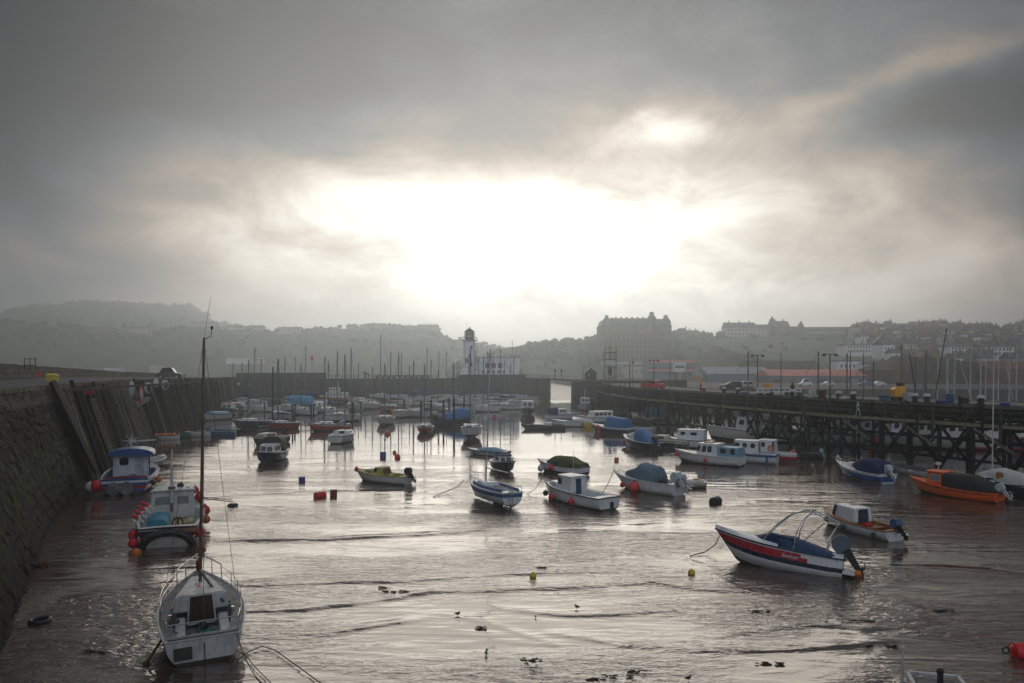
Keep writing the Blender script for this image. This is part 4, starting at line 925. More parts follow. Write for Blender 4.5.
# ---------------------------------------------------------------- red white and blue speedboat
s = Boat('white speedboat with red and navy stripes, arched steel frame and blue cover, bow lifted', 'speedboat', (12.75, 35.9), 153, 6.0, 2.15, F=.86, draft=.45, rise=.34, tr=.86, kind='v', rake=1.15,
         rows=[0, 1, 1, 2, 0, 0, 3], mats=('white', pm('racing_red', (.42, .015, .03), .25, var=.1, dirt=(.08, .05, .05), dirtamt=.15), 'navy', 'algae'), deck='white', cockpit=(.08, .48), floor=.3, sidew=.20, rub='navy', name='speedboat', pitch=5.0, roll=8, lift=.08, n=20, fore=2.1, camber=.20, flare=.1)
b = MB(); u0, u1 = .36, .66; 
q0 = [(s.X(.64), 0, s.zs(.64) + .20), ]
b.loft([[(s.X(.40), -.85, s.zs(.4)), (s.X(.64), -.40, s.zs(.64) + .14), (s.X(.68), 0, s.zs(.66) + .18), (s.X(.64), .40, s.zs(.64) + .14), (s.X(.40), .85, s.zs(.4))],
        [(s.X(.34), -.78, s.zs(.4) + .50), (s.X(.54), -.36, s.zs(.6) + .46), (s.X(.56), 0, s.zs(.6) + .48), (s.X(.54), .36, s.zs(.6) + .46), (s.X(.34), .78, s.zs(.4) + .50)]], closed=False, cap=False); s.part('windscreen', b, 'canvasnavy')
for pl in s.hull.data.polygons:
    if pl.material_index == 1 and pl.center.x < -s.L * .20 + (pl.center.z - .8) * 1.2: pl.material_index = 0
s.canopy([(s.X(.06), .86, s.zs(.1) - .05, s.zs(.1) + .10), (s.X(.16), .94, s.zs(.15) - .10, s.zs(.15) + .26), (s.X(.30), .92, s.zs(.3) - .05, s.zs(.3) + .45), (s.X(.42), .84, s.zs(.4) - .04, s.zs(.4) + .54), (s.X(.55), .42, s.zs(.5) + .08, s.zs(.55) + .45)], 'canvasblue', 'cockpit_cover', sq=.55)
for j, (ua, ub, hh, lean) in enumerate([(.40, .40, 1.35, .55), (.40, .40, 1.38, -.35)]):
    pass
def hoop(pts, r=.03): 
    b = MB(); b.tube(pts, r, 7); return b
def arc(p, q, h, k, n=12, pw=.55):
    p, q = Vector(p), Vector(q); return [p.lerp(q, i / n) + Vector((k * math.sin(math.pi * i / n), 0, h * math.sin(math.pi * i / n) ** pw)) for i in range(n + 1)]
zs_ = s.zs(.4)
for sd in (1, -1):
    y = sd * .92; F1, F2, R1 = (s.X(.60), sd * .50, zs_ + .18), (s.X(.36), y, zs_), (s.X(.13), sd * .95, s.zs(.13))
    s.part('wake_tower', hoop([F1, (s.X(.52), y * .85, zs_ + .90), (s.X(.42), y * .9, zs_ + 1.55), (s.X(.32), y * .9, zs_ + 1.86), (s.X(.24), y * .86, zs_ + 1.92)]), 'steel')
    s.part('wake_tower', hoop([F2, (s.X(.35), y, zs_ + .8), (s.X(.32), y * .97, zs_ + 1.45), (s.X(.26), y * .92, zs_ + 1.86)]), 'steel')
    s.part('wake_tower', hoop([R1, (s.X(.11), sd * .97, zs_ + .8), (s.X(.06), sd * .95, zs_ + 1.5), (s.X(.14), sd * .92, zs_ + 1.66), (s.X(.26), sd * .9, zs_ + 1.9)]), 'steel')
b = hoop([(s.X(.26), -.86, zs_ + 1.9), (s.X(.27), 0, zs_ + 1.97), (s.X(.26), .86, zs_ + 1.9)]); b.tube([(s.X(.07), -.95, zs_ + 1.55), (s.X(.06), 0, zs_ + 1.62), (s.X(.07), .95, zs_ + 1.55)], .028, 6); b.tube([(s.X(.30), 0, zs_ + .45), (s.X(.16), .5, zs_ + 1.45), (s.X(.07), .9, zs_ + 1.5)], .022, 6); s.part('wake_tower', b, 'steel')
b = MB(); b.tube([s.pt(u, 0, 1) + Vector((0, -.08, .10)) for u in (.78, .84, .90, .95)] + [s.pt(u, 0, -1) + Vector((0, .08, .10)) for u in (.95, .90, .84, .78)], .012, 5); s.part('bow_rail', b, 'steel')
s.outboard(0, -38, 'cowl', 1.45, x=s.X(0) - .02, z=s.zs(0) + .12)
b = MB(); b.box(s.X(0) - .25, 0, .3, .55, 1.7, .12); s.part('swim_platform', b, 'white', bevel=.03)
p = s.pt(.36, .21, 1, .012); tx = text_part(s, 'Seaboyl', .24, (p.x + .12, p.y + .012, p.z - .09), (R(90 + 4), 0, R(180 - 1.5)), 'white', s.root)
p = s.pt(.28, .47, 1, .012); tx = text_part(s, 'ENDEAVOUR', .10, (p.x + .12, p.y + .008, p.z - .04), (R(92), 0, R(180)), 'greywhite', s.root, shear=0) if False else None
p = s.world(s.X(0) - .7, .1, -.35); p.z = .12
def buoy(label, px, py, r, mat, cat='buoy', kind='ball', z=None, name='mooring_buoy', group='mooring buoys'):
    q = at(px, py) if not isinstance(px, Vector) else px; e = thing(name, label, cat, (q.x, q.y, r * .35 if z is None else z), random.random() * 6, group); b = MB()
    if kind == 'ball': b.ball((0, 0, 0), r, n=14, k=9)
    elif kind == 'drum': b.tube([(-r * 1.3, 0, 0), (-r * 1.2, 0, 0), (r * 1.2, 0, 0), (r * 1.3, 0, 0)], r, 12)
    elif kind == 'can': b.tube([(0, 0, -r), (0, 0, r * 1.1)], r * .9, 12)
    b.build('float', mat, e, bevel=.01 if kind != 'ball' else 0)
    b = MB(); b.tube([(.0 + r * .18 * math.cos(a), 0, r * (.98 if kind != 'drum' else .98) + r * .14 * math.sin(a)) for a in [i * math.pi / 4 for i in range(8)]], r * .06, 5, closed=True); b.build('ring', 'rust', e); return e
buoy('small orange buoy under the outboard of the striped speedboat', p, 0, .17, 'forange', z=.1)

# ---------------------------------------------------------------- open boat with cuddy and wooden gunwale
c, h, l = two((824, 523), (895, 541))
s = Boat('small white open boat with boxy cuddy, wooden gunwale and navy door, outboard tilted up', 'motor boat', c, h, 5.3, 1.9, F=.55, draft=.2, rise=.42, tr=.80, kind='r', rake=.35, rows=[1, 0, 0, 0, 0, 0, 2], mats=('white', 'wood', 'antifoul'), deck='wood', cockpit=(.03, .44), floor=.22, sidew=.10, rub='wood', fore=2.3, name='motor_boat')
cb = s.cabin(.42, .80, .82, wb=.72, wf=.45, z0=.62, rf=.22, rb=.04, tum=.06, mat='white', bev=.05)
s.win(cb, 'l', .02, .16, .05, .95, mat='navy', name='door_edge', rnd=.05); s.win(cb, 'b', .22, .78, .02, .92, mat='navy', name='door', rnd=.05)
b = MB(); b.box(s.X(.62), -.25, cb['z1'] + .02, .25, .12, .05); s.part('roof_vent', b, 'greywhite', bevel=.02)
for u in (.10, .28, .36):
    b = MB(); b.box(s.X(u), 0, .46, .22, 1.55, .04); s.part('thwart', b, 'wood', bevel=.01)
b = MB(); b.box(s.X(.35), .1, .56, .35, .5, .16); s.part('fuel_can', b, 'fred', bevel=.04)
s.outboard(0, -42, 'midblue', .95)
fender(s, .86, 1, .17, 'black', 'black tyre fender at the bow of the wooden gunwaled boat', z=.42, shape='tyre'); fender(s, .52, 1, .16, 'black', 'black tyre fender amidships on the wooden gunwaled boat', z=.30, shape='tyre'); fender(s, .12, 1, .16, 'black', 'black tyre fender near the stern of the wooden gunwaled boat', z=.28, shape='tyre')

# ---------------------------------------------------------------- orange boat, blue canopied cruiser, white covered yacht
c, h, l = two((918, 491.5), (990, 501))
s = Boat('bright orange work boat with square orange wheelhouse and black canopy', 'work boat', c, h, 6.4, 2.2, F=.62, draft=.3, rise=.55, tr=.8, kind='v', rake=.9, rows=[0, 1, 0, 0, 0, 2, 2], mats=('orange', pm('worn_orange', (.6, .11, .02), .5, dirt=(.03, .02, .02), dirtamt=.8, scale=5), 'antifoul'), deck='orange', cockpit=(.05, .55), floor=.3, sidew=.15, rub='orange', name='work_boat')
cb = s.cabin(.55, .76, 1.05, wb=.82, wf=.62, z0=.7, rf=.1, rb=.0, tum=.04, mat='orange', roof='orange', bev=.03); s.win(cb, 'l', .22, .78, .38, .82, mat='paleglass', rnd=.05, frame='greywhite'); s.win(cb, 'f', .12, .88, .42, .85, mat='paleglass', rnd=.05)
s.canopy([(s.X(.0), .86, s.zs(0) - .02, s.zs(0) + .15), (s.X(.08), .92, s.zs(.1) - .02, s.zs(.1) + .55), (s.X(.24), .98, s.zs(.2) - .02, 1.72), (s.X(.40), .98, s.zs(.4) - .02, 1.78), (s.X(.56), .92, s.zs(.55) - .02, 1.76)], 'canvasblack', sq=.42)
b = MB(); b.tube([(s.X(.66), 0, 1.75), (s.X(.66), 0, 2.3)], .04, 6); b.box(s.X(.66), 0, 2.35, .3, .3, .2); s.part('radar', b, 'white', bevel=.04); s.outboard(0, -40, 'cowlwhite', 1.0)
for u in (.15, .3, .45, .6):
    b = MB(); p = s.pt(u, .12, 1, .02); b.box(p.x, p.y, p.z, .3, .03, .05); s.part('rubbing_pad', b, 'black')
s.pulpit(.75, .45)
c, h, l = two((841, 474), (884, 482.5))
s = Boat('blue hulled cabin cruiser with rounded navy canopy and grey outboard by the pier piles', 'cabin cruiser', c, h, 6.2, 2.2, F=.70, draft=.3, rise=.5, tr=.82, rows=[0, 0, 1, 1, 1, 0, 2], mats=('white', 'blue', 'antifoul'), deck='white', cockpit=(.05, .46), floor=.3, name='cabin_cruiser', rub='white')
cb = s.cabin(.46, .80, .45, wf=.35, rf=.5, mat='white'); s.win(cb, 'l', .25, .85, .25, .8, slant=.15); s.win(cb, 'r', .15, .75, .25, .8)
s.canopy([(s.X(.02), .85, s.zs(0), s.zs(0) + .65), (s.X(.10), .95, s.zs(.1), 1.75), (s.X(.26), 1.0, s.zs(.2), 1.95), (s.X(.42), .95, s.zs(.4), 1.85), (s.X(.56), .70, s.zs(.5) + .3, 1.35)], 'canvasnavy', sq=.55); s.outboard(0, -38, 'cowlwhite', 1.15); s.pulpit(.74, .5)
s = Boat('white yacht under a pale canvas cover behind the orange work boat, thin bare mast', 'sailing yacht', at(1004, 492), 128, 6.8, 2.3, F=.7, draft=.4, rise=.4, tr=.7, kind='r', rows=[0, 0, 1, 0, 0, 2, 2], mats=('white', 'navy', 'antifoul'), deck='white', cockpit=(.06, .4), name='sailing_yacht')
cb = s.cabin(.42, .78, .4, mat='white'); s.win(cb, 'l', .3, .8, .3, .75)
s.canopy([(s.X(.02), .85, s.zs(0), s.zs(0) + .2), (s.X(.2), .95, s.zs(.2), 1.35), (s.X(.5), .95, s.zs(.5) + .1, 1.9), (s.X(.62), .6, s.zs(.6) + .2, 1.7), (s.X(.75), .3, s.zs(.7) + .3, 1.35)], 'canvaswhite', sq=.8, name='cover')
b = MB(); b.box(s.X(.50), .9, 1.35, .5, .04, .5); s.part('vent_flap', b, 'wood', bevel=.03)
s.mast(.62, ztop(345, 58) - 1.1, r=.05, mat='offwhite', boom=False, stays=False); s.outboard(.3, -20, 'blackgloss', .9)
s = Boat('dark tender lying astern of the canvas covered yacht at the frame edge', 'rowing boat', at(1030, 497), 150, 4.5, 1.8, F=.6, kind='r', rows=[0] * 6 + [1], mats=('navy', 'antifoul'), deck='greywhite', cockpit=(.05, .8), name='rowing_boat', group='small boats along the pier')
s = Boat('grey inflatable with engine between the blue cruiser and the orange boat', 'inflatable boat', at(912, 474), 120, 4.6, 1.8, F=.5, kind='r', rows=[0] * 6 + [1], mats=('greywhite', 'antifoul'), deck='darkalu', cockpit=(.05, .8), name='inflatable_boat', group='small boats along the pier'); s.outboard(0, -30, 'blackgloss', .9)

# ---------------------------------------------------------------- middle of the basin
c, h, l = two((547, 496.5), (607, 509.8))
s = Boat('white open backed cuddy boat with red fenders on calm water, seen from its port quarter', 'cuddy boat', c, h, 7.0, 2.25, F=.82, draft=.3, rise=.38, tr=.88, kind='v', rake=.55, rows=[0, 0, 0, 0, 0, 1, 1], mats=('white', 'algae'), deck='white', cockpit=(.07, .46), floor=.35, sidew=.24, rub='black', name='cuddy_boat')
cb2 = s.cabin(.62, .90, .35, wb=.80, wf=.35, rf=.35, mat='white'); s.win(cb2, 'l', .35, .65, .2, .75)
cb = s.cabin(.44, .70, 1.05, wb=.80, wf=.70, z0=.85, rf=.35, rb=.04, tum=.06, mat='white', roof='white'); s.win(cb, 'l', .04, .34, .42, .88, slant=-.18); s.win(cb, 'b', .30, .62, -.15, .88, mat='canvasblue', name='door', rnd=.03); s.win(cb, 'f', .08, .92, .35, .9); s.win(cb, 'r', .62, .94, .42, .88)
b = MB(); b.box(s.X(.10), 0, .80, .5, 1.6, .05); s.part('seat_board', b, 'white', bevel=.01)
b = MB(); b.tube([(s.X(.5), .2, 1.9), (s.X(.5), .2, 3.9)], .014, 5); s.part('aerial', b, 'white')
b = MB(); b.box(s.X(.0) - .04, -.2, .35, .12, .28, .42); s.part('engine_bracket', b, 'black', bevel=.03)
fender(s, .72, 1, .22, 'fred', 'red ball fender forward on the side of the white cuddy boat', z=.32); fender(s, .36, 1, .22, 'fred', 'red ball fender aft on the side of the white cuddy boat', z=.36); fender(s, .93, 1, .2, 'black', 'black fender at the bow of the white cuddy boat', z=.35)
CUD = s
c, h, l = two((545, 471), (577, 474.5))
s = Boat('white runabout under an olive canvas cover just beyond the white cuddy boat', 'runabout', c, h, 5.4, 2.1, F=.7, draft=.25, rise=.4, mats=('white', 'navy', 'antifoul'), rows=[0, 0, 0, 0, 1, 2, 2], deck='white', cockpit=(.1, .5), name='runabout')
s.canopy([(s.X(.02), .8, s.zs(0), s.zs(0) + .3), (s.X(.14), .95, s.zs(.1), 1.2), (s.X(.30), 1.0, s.zs(.3), 1.55), (s.X(.58), .9, s.zs(.5), 1.55), (s.X(.72), .6, s.zs(.7), 1.1)], 'canvasgreen', sq=.45, name='cover')
b = MB()
for sd in (1, -1): b.add([(s.X(.14), sd * .98, s.zs(.1)), (s.X(.60), sd * .92, s.zs(.5)), (s.X(.55), sd * .93, 1.12), (s.X(.16), sd * .95, 1.0)], [(0, 1, 2, 3)])
s.part('cover_skirt', b, 'canvasnavy'); fender(s, .55, 1, .26, 'fred', 'red ball fender on the olive covered runabout', z=.6); fender(s, .85, 1, .3, 'fwhite', 'grey ball fender at the bow of the olive covered runabout', z=.35)
c, h, l = two((622, 487), (669, 494))
s = Boat('white fishing cruiser with slate blue canvas hood and large grey outboard', 'sports fishing boat', c, h, 6.4, 2.2, F=.85, draft=.3, rise=.42, tr=.86, rake=1.3, rows=[0, 0, 0, 0, 0, 0, 2], mats=('white', 'blue', 'antifoul'), deck='white', cockpit=(.06, .5), floor=.35, name='sports_fishing_boat', rub='offwhite')
cb = s.cabin(.50, .84, .28, wf=.3, rf=.5, mat='white', bev=.05)
s.canopy([(s.X(.26), .90, s.zs(.2), s.zs(.2) + .55), (s.X(.30), .95, s.zs(.3), 1.95), (s.X(.50), .95, s.zs(.5), 2.2), (s.X(.60), .80, s.zs(.6), 1.72), (s.X(.74), .5, s.zs(.7) + .1, 1.45)], 'canvasgrey', sq=.55)
b = MB()
for sd in (1, -1): b.tube([(s.X(.52), sd * .9, s.zs(.5)), (s.X(.52), sd * .55, 2.2)], .02, 5); b.tube([(s.X(.76), sd * .3, 1.3), (s.X(.52), sd * .55, 2.2)], .02, 5)
s.part('hood_frame', b, 'steel'); s.outboard(.25, -42, 'cowlwhite', 1.35); s.outboard(-.45, -42, 'cowlwhite', 1.0); s.pulpit(.7, .42); s.pushpit(.2, .35)
b = MB(); b.ball((s.X(.2), .2, .9), .28, n=8, k=6, wob=.4); s.part('gear_bag', b, 'black', bevel=0)
fender(s, .50, 1, .42, 'fred', 'large red ball fender on the hooded fishing cruiser', z=.42); fender(s, .76, 1, .2, 'fred', 'small red teardrop fender forward of the large one on the hooded cruiser', z=.35)
s = Boat('pale inflatable tender alongside the stern of the hooded fishing cruiser', 'inflatable boat', at(683, 487), 175, 3.6, 1.7, F=.42, draft=.05, rise=.15, kind='r', rows=[0] * 7, mats=('cream',), deck='offwhite', cockpit=(.05, .85), floor=.12, name='inflatable_boat', rub='offwhite', group='small boats along the pier')

s = Boat('white sailing dinghy cruiser with broad navy band and boarding ladder, mid basin', 'sailing yacht', at(489.5, 501.5), 121, 6.3, 2.3, F=.92, draft=.05, rise=.34, tr=.72, kind='r', rake=.9, rows=[0, 1, 1, 0, 0, 0, 2], mats=('white', 'midblue', 'antifoul'), deck='white', cockpit=(.08, .5), floor=.45, sidew=.32, rub='white', name='sailing_yacht', lift=.12, fore=2.0, roll=2, sternrise=.05)
cb = s.cabin(.46, .78, .30, wb=.72, wf=.35, rf=.5, mat='white', bev=.06); s.win(cb, 'l', .2, .75, .3, .75)
for sd in (1, -1):
    b = MB(); P = [s.pt(u, 0, sd) for u in np.linspace(.04, .7, 9)]; b.loft([[(p.x, p.y * .84, p.z), (p.x, p.y * .80, p.z + .20), (p.x, p.y * .74, p.z + .20), (p.x, p.y * .76, p.z)] for p in P]); s.part('coaming', b, 'midblue')
b = MB(); b.tube([(s.X(0) - .05, .28, .15), (s.X(0) - .05, .28, 1.15), (s.X(0) + .15, .28, 1.35)], .02, 5); b.tube([(s.X(0) - .05, -.02, .15), (s.X(0) - .05, -.02, 1.15), (s.X(0) + .15, -.02, 1.35)], .02, 5)
for z in (.2, .5, .8, 1.05): b.tube([(s.X(0) - .05, .28, z), (s.X(0) - .05, -.02, z)], .016, 5)
s.part('boarding_ladder', b, 'steel'); b = MB(); b.box(s.X(.3), 0, -.12, 1.2, .18, .35); s.part('keel', b, 'antifoul', bevel=.04); b = MB(); b.box(s.X(.02), 0, .0, .3, .05, .6); s.part('rudder', b, 'white', bevel=.02)
s.mast(.60, ztop(352, 52) - 1.2, r=.055, mat='alu', boom=True, sr=.010, z0=s.zs(.6) + .25, boomlen=.5); s.pulpit(.8, .5); s.pushpit(.12, .4)
s = Boat('little navy hulled cabin boat bow towards the viewer behind the banded yacht', 'cabin boat', at(503.5, 471), 283, 5.2, 2.15, F=.80, draft=.2, rise=.45, kind='v', rake=.9, rows=[0, 1, 1, 1, 1, 1, 2], mats=('white', 'navy', 'antifoul'), deck='white', cockpit=(.06, .4), name='cabin_boat')
cb = s.cabin(.40, .72, .62, wb=.82, wf=.62, rf=.3, mat='white', roof='canvasnavy'); s.win(cb, 'f', .08, .46, .25, .8); s.win(cb, 'f', .54, .92, .25, .8); s.win(cb, 'l', .2, .8, .3, .8); s.win(cb, 'r', .2, .8, .3, .8)
s.pulpit(.7, .45); s.outboard(0, -35, 'blackgloss', .9); fender(s, .3, 1, .12, 'fwhite', 'long pale fender beside the navy hulled cabin boat', z=.9, shape='cyl')
s = Boat('low white dinghy with blue rolled cover behind the banded yacht', 'sailing dinghy', at(487, 455), 150, 5.4, 1.9, F=.45, draft=.15, rise=.25, kind='r', rows=[0, 2, 0, 0, 0, 1, 1], mats=('white', 'antifoul', 'blue'), deck='white', cockpit=(.1, .6), name='sailing_dinghy')
s.canopy([(s.X(.08), .6, .5, .62), (s.X(.3), .75, .5, .95), (s.X(.6), .6, .55, .85), (s.X(.72), .3, .6, .7)], 'lightblue', sq=.9, name='cover'); b = MB(); b.tube([(s.X(.55), 0, .6), (s.X(.55), 0, 2.9)], .05, 6); s.part('stub_mast', b, 'wood')
c, h, l = two((359, 480), (404, 483.8))
s = Boat('white day boat with faded yellow deck and wrap windscreen on calm water', 'day boat', c, h, 5.5, 2.0, F=.62, draft=.2, rise=.38, rows=[0, 0, 0, 0, 0, 0, 1], mats=('offwhite', 'antifoul'), deck='mustard', cockpit=(.08, .4), floor=.25, sidew=.16, rub='mustard', name='day_boat')
cb = s.cabin(.58, .80, .30, wb=.66, wf=.4, rf=.35, mat='mustard'); s.win(cb, 'l', .08, .42, .2, .8, mat='paleglass'); s.win(cb, 'l', .54, .88, .2, .8, mat='paleglass')
cb = s.cabin(.38, .60, .62, wb=.72, wf=.6, rf=.25, rb=.2, mat='mustard'); s.win(cb, 'l', .1, .45, .4, .88, mat='glass'); s.win(cb, 'b', .15, .85, .1, .8, mat=pm('brown_door', (.16, .06, .03), .5), name='door'); s.win(cb, 'f', .1, .9, .3, .85, mat='paleglass')
s.outboard(.0, -38, 'blackgloss', 1.05); fender(s, .98, 1, .2, 'fred', 'red lifebuoy coloured fender on the bow of the yellow decked boat', z=.95); b = MB(); b.box(s.X(.28), .2, .72, .5, .7, .06); s.part('engine_box', b, 'mustard', bevel=.03)
s = Boat('navy cabin cruiser with raked windscreen facing the viewer, left of mid basin', 'cabin cruiser', at(270.5, 461), 272, 7.0, 2.6, F=.85, draft=.3, rise=.55, rows=[0, 1, 1, 1, 1, 1, 2], mats=('white', 'navy', 'antifoul'), deck='white', cockpit=(.06, .4), name='cabin_cruiser', rub='white')
cb = s.cabin(.40, .74, .75, wb=.95, wf=.72, rf=.5, mat='white', roof='white'); s.win(cb, 'f', .06, .47, .2, .85); s.win(cb, 'f', .53, .94, .2, .85); s.win(cb, 'l', .2, .8, .3, .8); s.win(cb, 'r', .2, .8, .3, .8)
s.canopy([(s.X(.05), .9, s.zs(0), 2.1), (s.X(.2), .95, s.zs(.1), 2.45), (s.X(.42), .95, 1.5, 2.5)], 'canvasblack', sq=.5); s.pulpit(.7, .5); fender(s, .35, 1, .13, 'fwhite', 'pale fender on the navy cabin cruiser', z=.7, shape='cyl'); fender(s, .4, -1, .13, 'black', 'dark fender on the navy cabin cruiser', z=.7, shape='cyl')
s = Boat('cream and black motor boat tucked behind the navy cabin cruiser', 'motor boat', at(269, 444), 250, 6.4, 2.4, F=.8, rows=[0, 0, 1, 1, 1, 1, 2], mats=('cream', 'black', 'antifoul'), deck='cream', cockpit=(.06, .5), name='motor_boat')
cb = s.cabin(.42, .78, .55, mat='cream'); s.win(cb, 'f', .1, .9, .3, .8, mat='paleglass'); s.win(cb, 'l', .2, .8, .3, .8); s.outboard(0, -35)

# ---------------------------------------------------------------- boats moored beside the timber pier
c, h, l = two((684, 461.5), (732, 465.5))
s = Boat('white cabin cruiser with red roof hatch and pale blue aft cabin beside the pier', 'cabin cruiser', c, h, 7.2, 2.5, F=.88, draft=.3, rise=.40, tr=.9, rows=[0, 0, 0, 0, 3, 1, 2], mats=('white', 'navy', 'antifoul', 'offwhite'), deck='white', cockpit=(0, 0), name='cabin_cruiser', rub='offwhite')
cb = s.cabin(.30, .62, 1.15, wb=.95, wf=.88, z0=.9, rf=.35, mat='white', roof='white'); s.win(cb, 'l', .50, .72, .3, .85); s.win(cb, 'l', .22, .44, .3, .85); s.win(cb, 'l', .02, .14, .35, .85, slant=-.1); s.win(cb, 'f', .06, .94, .3, .88); s.win(cb, 'r', .3, .6, .3, .85)
b = MB(); b.box(s.X(.46), 0, cb['z1'] + .12, .9, 1.1, .10); s.part('roof_hatch', b, 'red', bevel=.03)
cb = s.cabin(.0, .30, .95, wb=.95, wf=.95, z0=.9, rf=.0, mat='lightblue', name='aft_cabin'); s.win(cb, 'l', .12, .40, .35, .88); s.win(cb, 'l', .62, .84, .3, .88)
s.pulpit(.72, .55); fender(s, .45, 1, .2, 'fred', 'pink red fender on the side of the red roofed cruiser', z=.5); fender(s, .97, 1, .24, 'fred', 'red ball fender at the bow of the red roofed cruiser', z=.8)
s = Boat('white launch with royal blue sheer and three windowed wheelhouse beside the pier', 'motor launch', at(744, 461.5), 149, 6.6, 2.4, F=.85, rise=.45, tr=.85, rows=[1, 1, 0, 0, 0, 0, 2], mats=('white', 'blue', 'antifoul'), deck='white', cockpit=(.04, .3), name='motor_launch', rub='blue')
cb = s.cabin(.26, .66, 1.25, wb=.88, wf=.8, z0=.95, rf=.3, mat='white', roof='white'); s.win(cb, 'l', .02, .24, .45, .85); s.win(cb, 'l', .36, .56, .45, .85, rnd=.4); s.win(cb, 'l', .70, .90, .45, .85, rnd=.4); s.win(cb, 'b', .3, .7, .05, .9, mat=pm('brown_door', (.16, .06, .03), .5), name='door')
b = MB(); p = s.pt(.12, .4, 1, .03); b.box(p.x, p.y, p.z, .22, .06, .9); s.part('fender_board', b, 'blue')
s = Boat('red hulled boat with white wheelhouse and orange lifebuoy beside the pier', 'motor boat', at(768, 460), 149, 6.0, 2.3, F=.75, rise=.45, tr=.85, rows=[0, 0, 1, 1, 1, 0, 2], mats=('white', 'red', 'antifoul'), deck='white', cockpit=(.05, .4), name='motor_boat', rub='white')
cb = s.cabin(.36, .66, 1.2, wb=.8, wf=.72, z0=.9, rf=.2, mat='white', roof='white'); s.win(cb, 'l', .12, .42, .45, .85); s.win(cb, 'l', .84, .99, .1, .95, mat='navy', name='door')
b = MB(); p = Vector((s.X(.42), .84, 1.35)); b.tube([(p.x + .27 * math.cos(a), p.y, p.z + .27 * math.sin(a)) for a in [i * math.pi / 8 for i in range(16)]], .07, 8, closed=True); s.part('lifebuoy', b, 'forange'); s.outboard(.1, -35, 'blackgloss', 1.0); s.outboard(.7, -30, 'blackgloss', .8)
s = Boat('dark low dinghy with white topped engine under the pier edge', 'dinghy', at(794, 457.5), 158, 5.2, 1.9, F=.5, rise=.2, kind='r', rows=[0] * 6 + [1], mats=('navy', 'antifoul'), deck='darkalu', cockpit=(.05, .8), name='dinghy', group='small boats along the pier'); s.outboard(0, -20, 'cowlwhite', .7)
b = MB(); b.ball((s.X(.5), .2, .6), .3, n=8, k=6, sc3=(1.3, 1, .8), wob=.5); s.part('gear_heap', b, 'fred')
c, h, l = two((625, 445), (655, 450.5))
s = Boat('navy motor yacht with white coachroof and big blue tarpaulin over its cockpit', 'motor yacht', c, h, 7.4, 2.5, F=.9, rise=.5, rows=[0, 1, 1, 1, 1, 1, 2], mats=('white', 'navy', 'antifoul'), deck='white', cockpit=(.05, .45), name='motor_yacht', rub='white')
cb = s.cabin(.46, .82, .50, mat='white'); s.win(cb, 'l', .3, .5, .3, .75); s.win(cb, 'l', .62, .82, .3, .75); cb = s.cabin(.44, .60, .9, mat='white', rf=.3); s.win(cb, 'f', .1, .9, .55, .9)
s.canopy([(s.X(-.02), .95, s.zs(0) + .05, s.zs(0) + .2), (s.X(.12), 1.05, s.zs(.1), 1.5), (s.X(.34), 1.1, s.zs(.3), 2.35), (s.X(.47), 1.0, s.zs(.5), 2.45)], 'tarpblue', 'tarpaulin', sq=.75); s.outboard(.2, -35, 'blackgloss', 1.2)
fender(s, .80, 1, .24, 'fred', 'red ball fender on the bow of the tarpaulined navy motor yacht', z=.5)
s = Boat('dark hulled boat under a square blue tarpaulin, first on the pier moorings', 'motor boat', at(611, 433), 140, 7.0, 2.6, F=.85, rise=.5, rows=[0, 0, 1, 1, 1, 1, 2], mats=('white', 'navy', 'antifoul'), deck='white', cockpit=(.05, .5), name='motor_boat', rub='white')
s.canopy([(s.X(.04), 1.0, s.zs(0), 1.5), (s.X(.10), 1.1, s.zs(.1), 2.3), (s.X(.52), 1.1, s.zs(.5), 2.55), (s.X(.60), .95, s.zs(.6), 1.7)], 'tarpblue', 'tarpaulin', sq=.35); s.pulpit(.7, .5); fender(s, .75, 1, .3, 'fred', 'red ball fender at the bow of the square tarpaulined boat', z=.9); fender(s, .70, 1, .25, 'fred', 'lower red fender on the square tarpaulined boat', z=.3)
s = Boat('grey canopied cruiser between the two blue tarpaulined boats', 'cabin cruiser', at(634, 431), 150, 6.6, 2.4, F=.8, rows=[0, 0, 0, 1, 1, 1, 2], mats=('white', 'greywhite', 'antifoul'), deck='white', cockpit=(.05, .45), name='cabin_cruiser')
s.canopy([(s.X(.05), .95, s.zs(0), 1.9), (s.X(.45), 1.0, s.zs(.4), 2.3), (s.X(.58), .8, s.zs(.6), 1.5)], 'canvasblack', sq=.4); s.pulpit(.6, .5)
s = Boat('cream decked open boat with brown hatch beside the white box cabin boat', 'motor boat', at(664, 447), 150, 6.2, 2.2, F=.8, rows=[0, 0, 1, 1, 1, 1, 2], mats=('cream', 'navy', 'antifoul'), deck='cream', cockpit=(.05, .35), name='motor_boat')
cb = s.cabin(.4, .7, .6, mat='cream'); s.win(cb, 'l', .2, .8, .2, .8, mat=pm('brown_door', (.16, .06, .03), .5), name='hatch')
s = Boat('boxy white cabin boat close under the pier, behind the cream decked boat', 'cabin boat', at(685, 447), 155, 7.0, 2.5, F=.9, rows=[0, 0, 0, 0, 0, 1, 2], mats=('white', 'navy', 'antifoul'), deck='white', cockpit=(.05, .2), name='cabin_boat')
cb = s.cabin(.15, .62, 1.2, mat='white', z0=.95, rf=.15, roof='white'); s.win(cb, 'l', .12, .30, .5, .85); s.win(cb, 'l', .5, .75, .5, .8)
b = MB(); b.box(s.X(.7), 0, 1.6, .9, .7, .12, 0); 
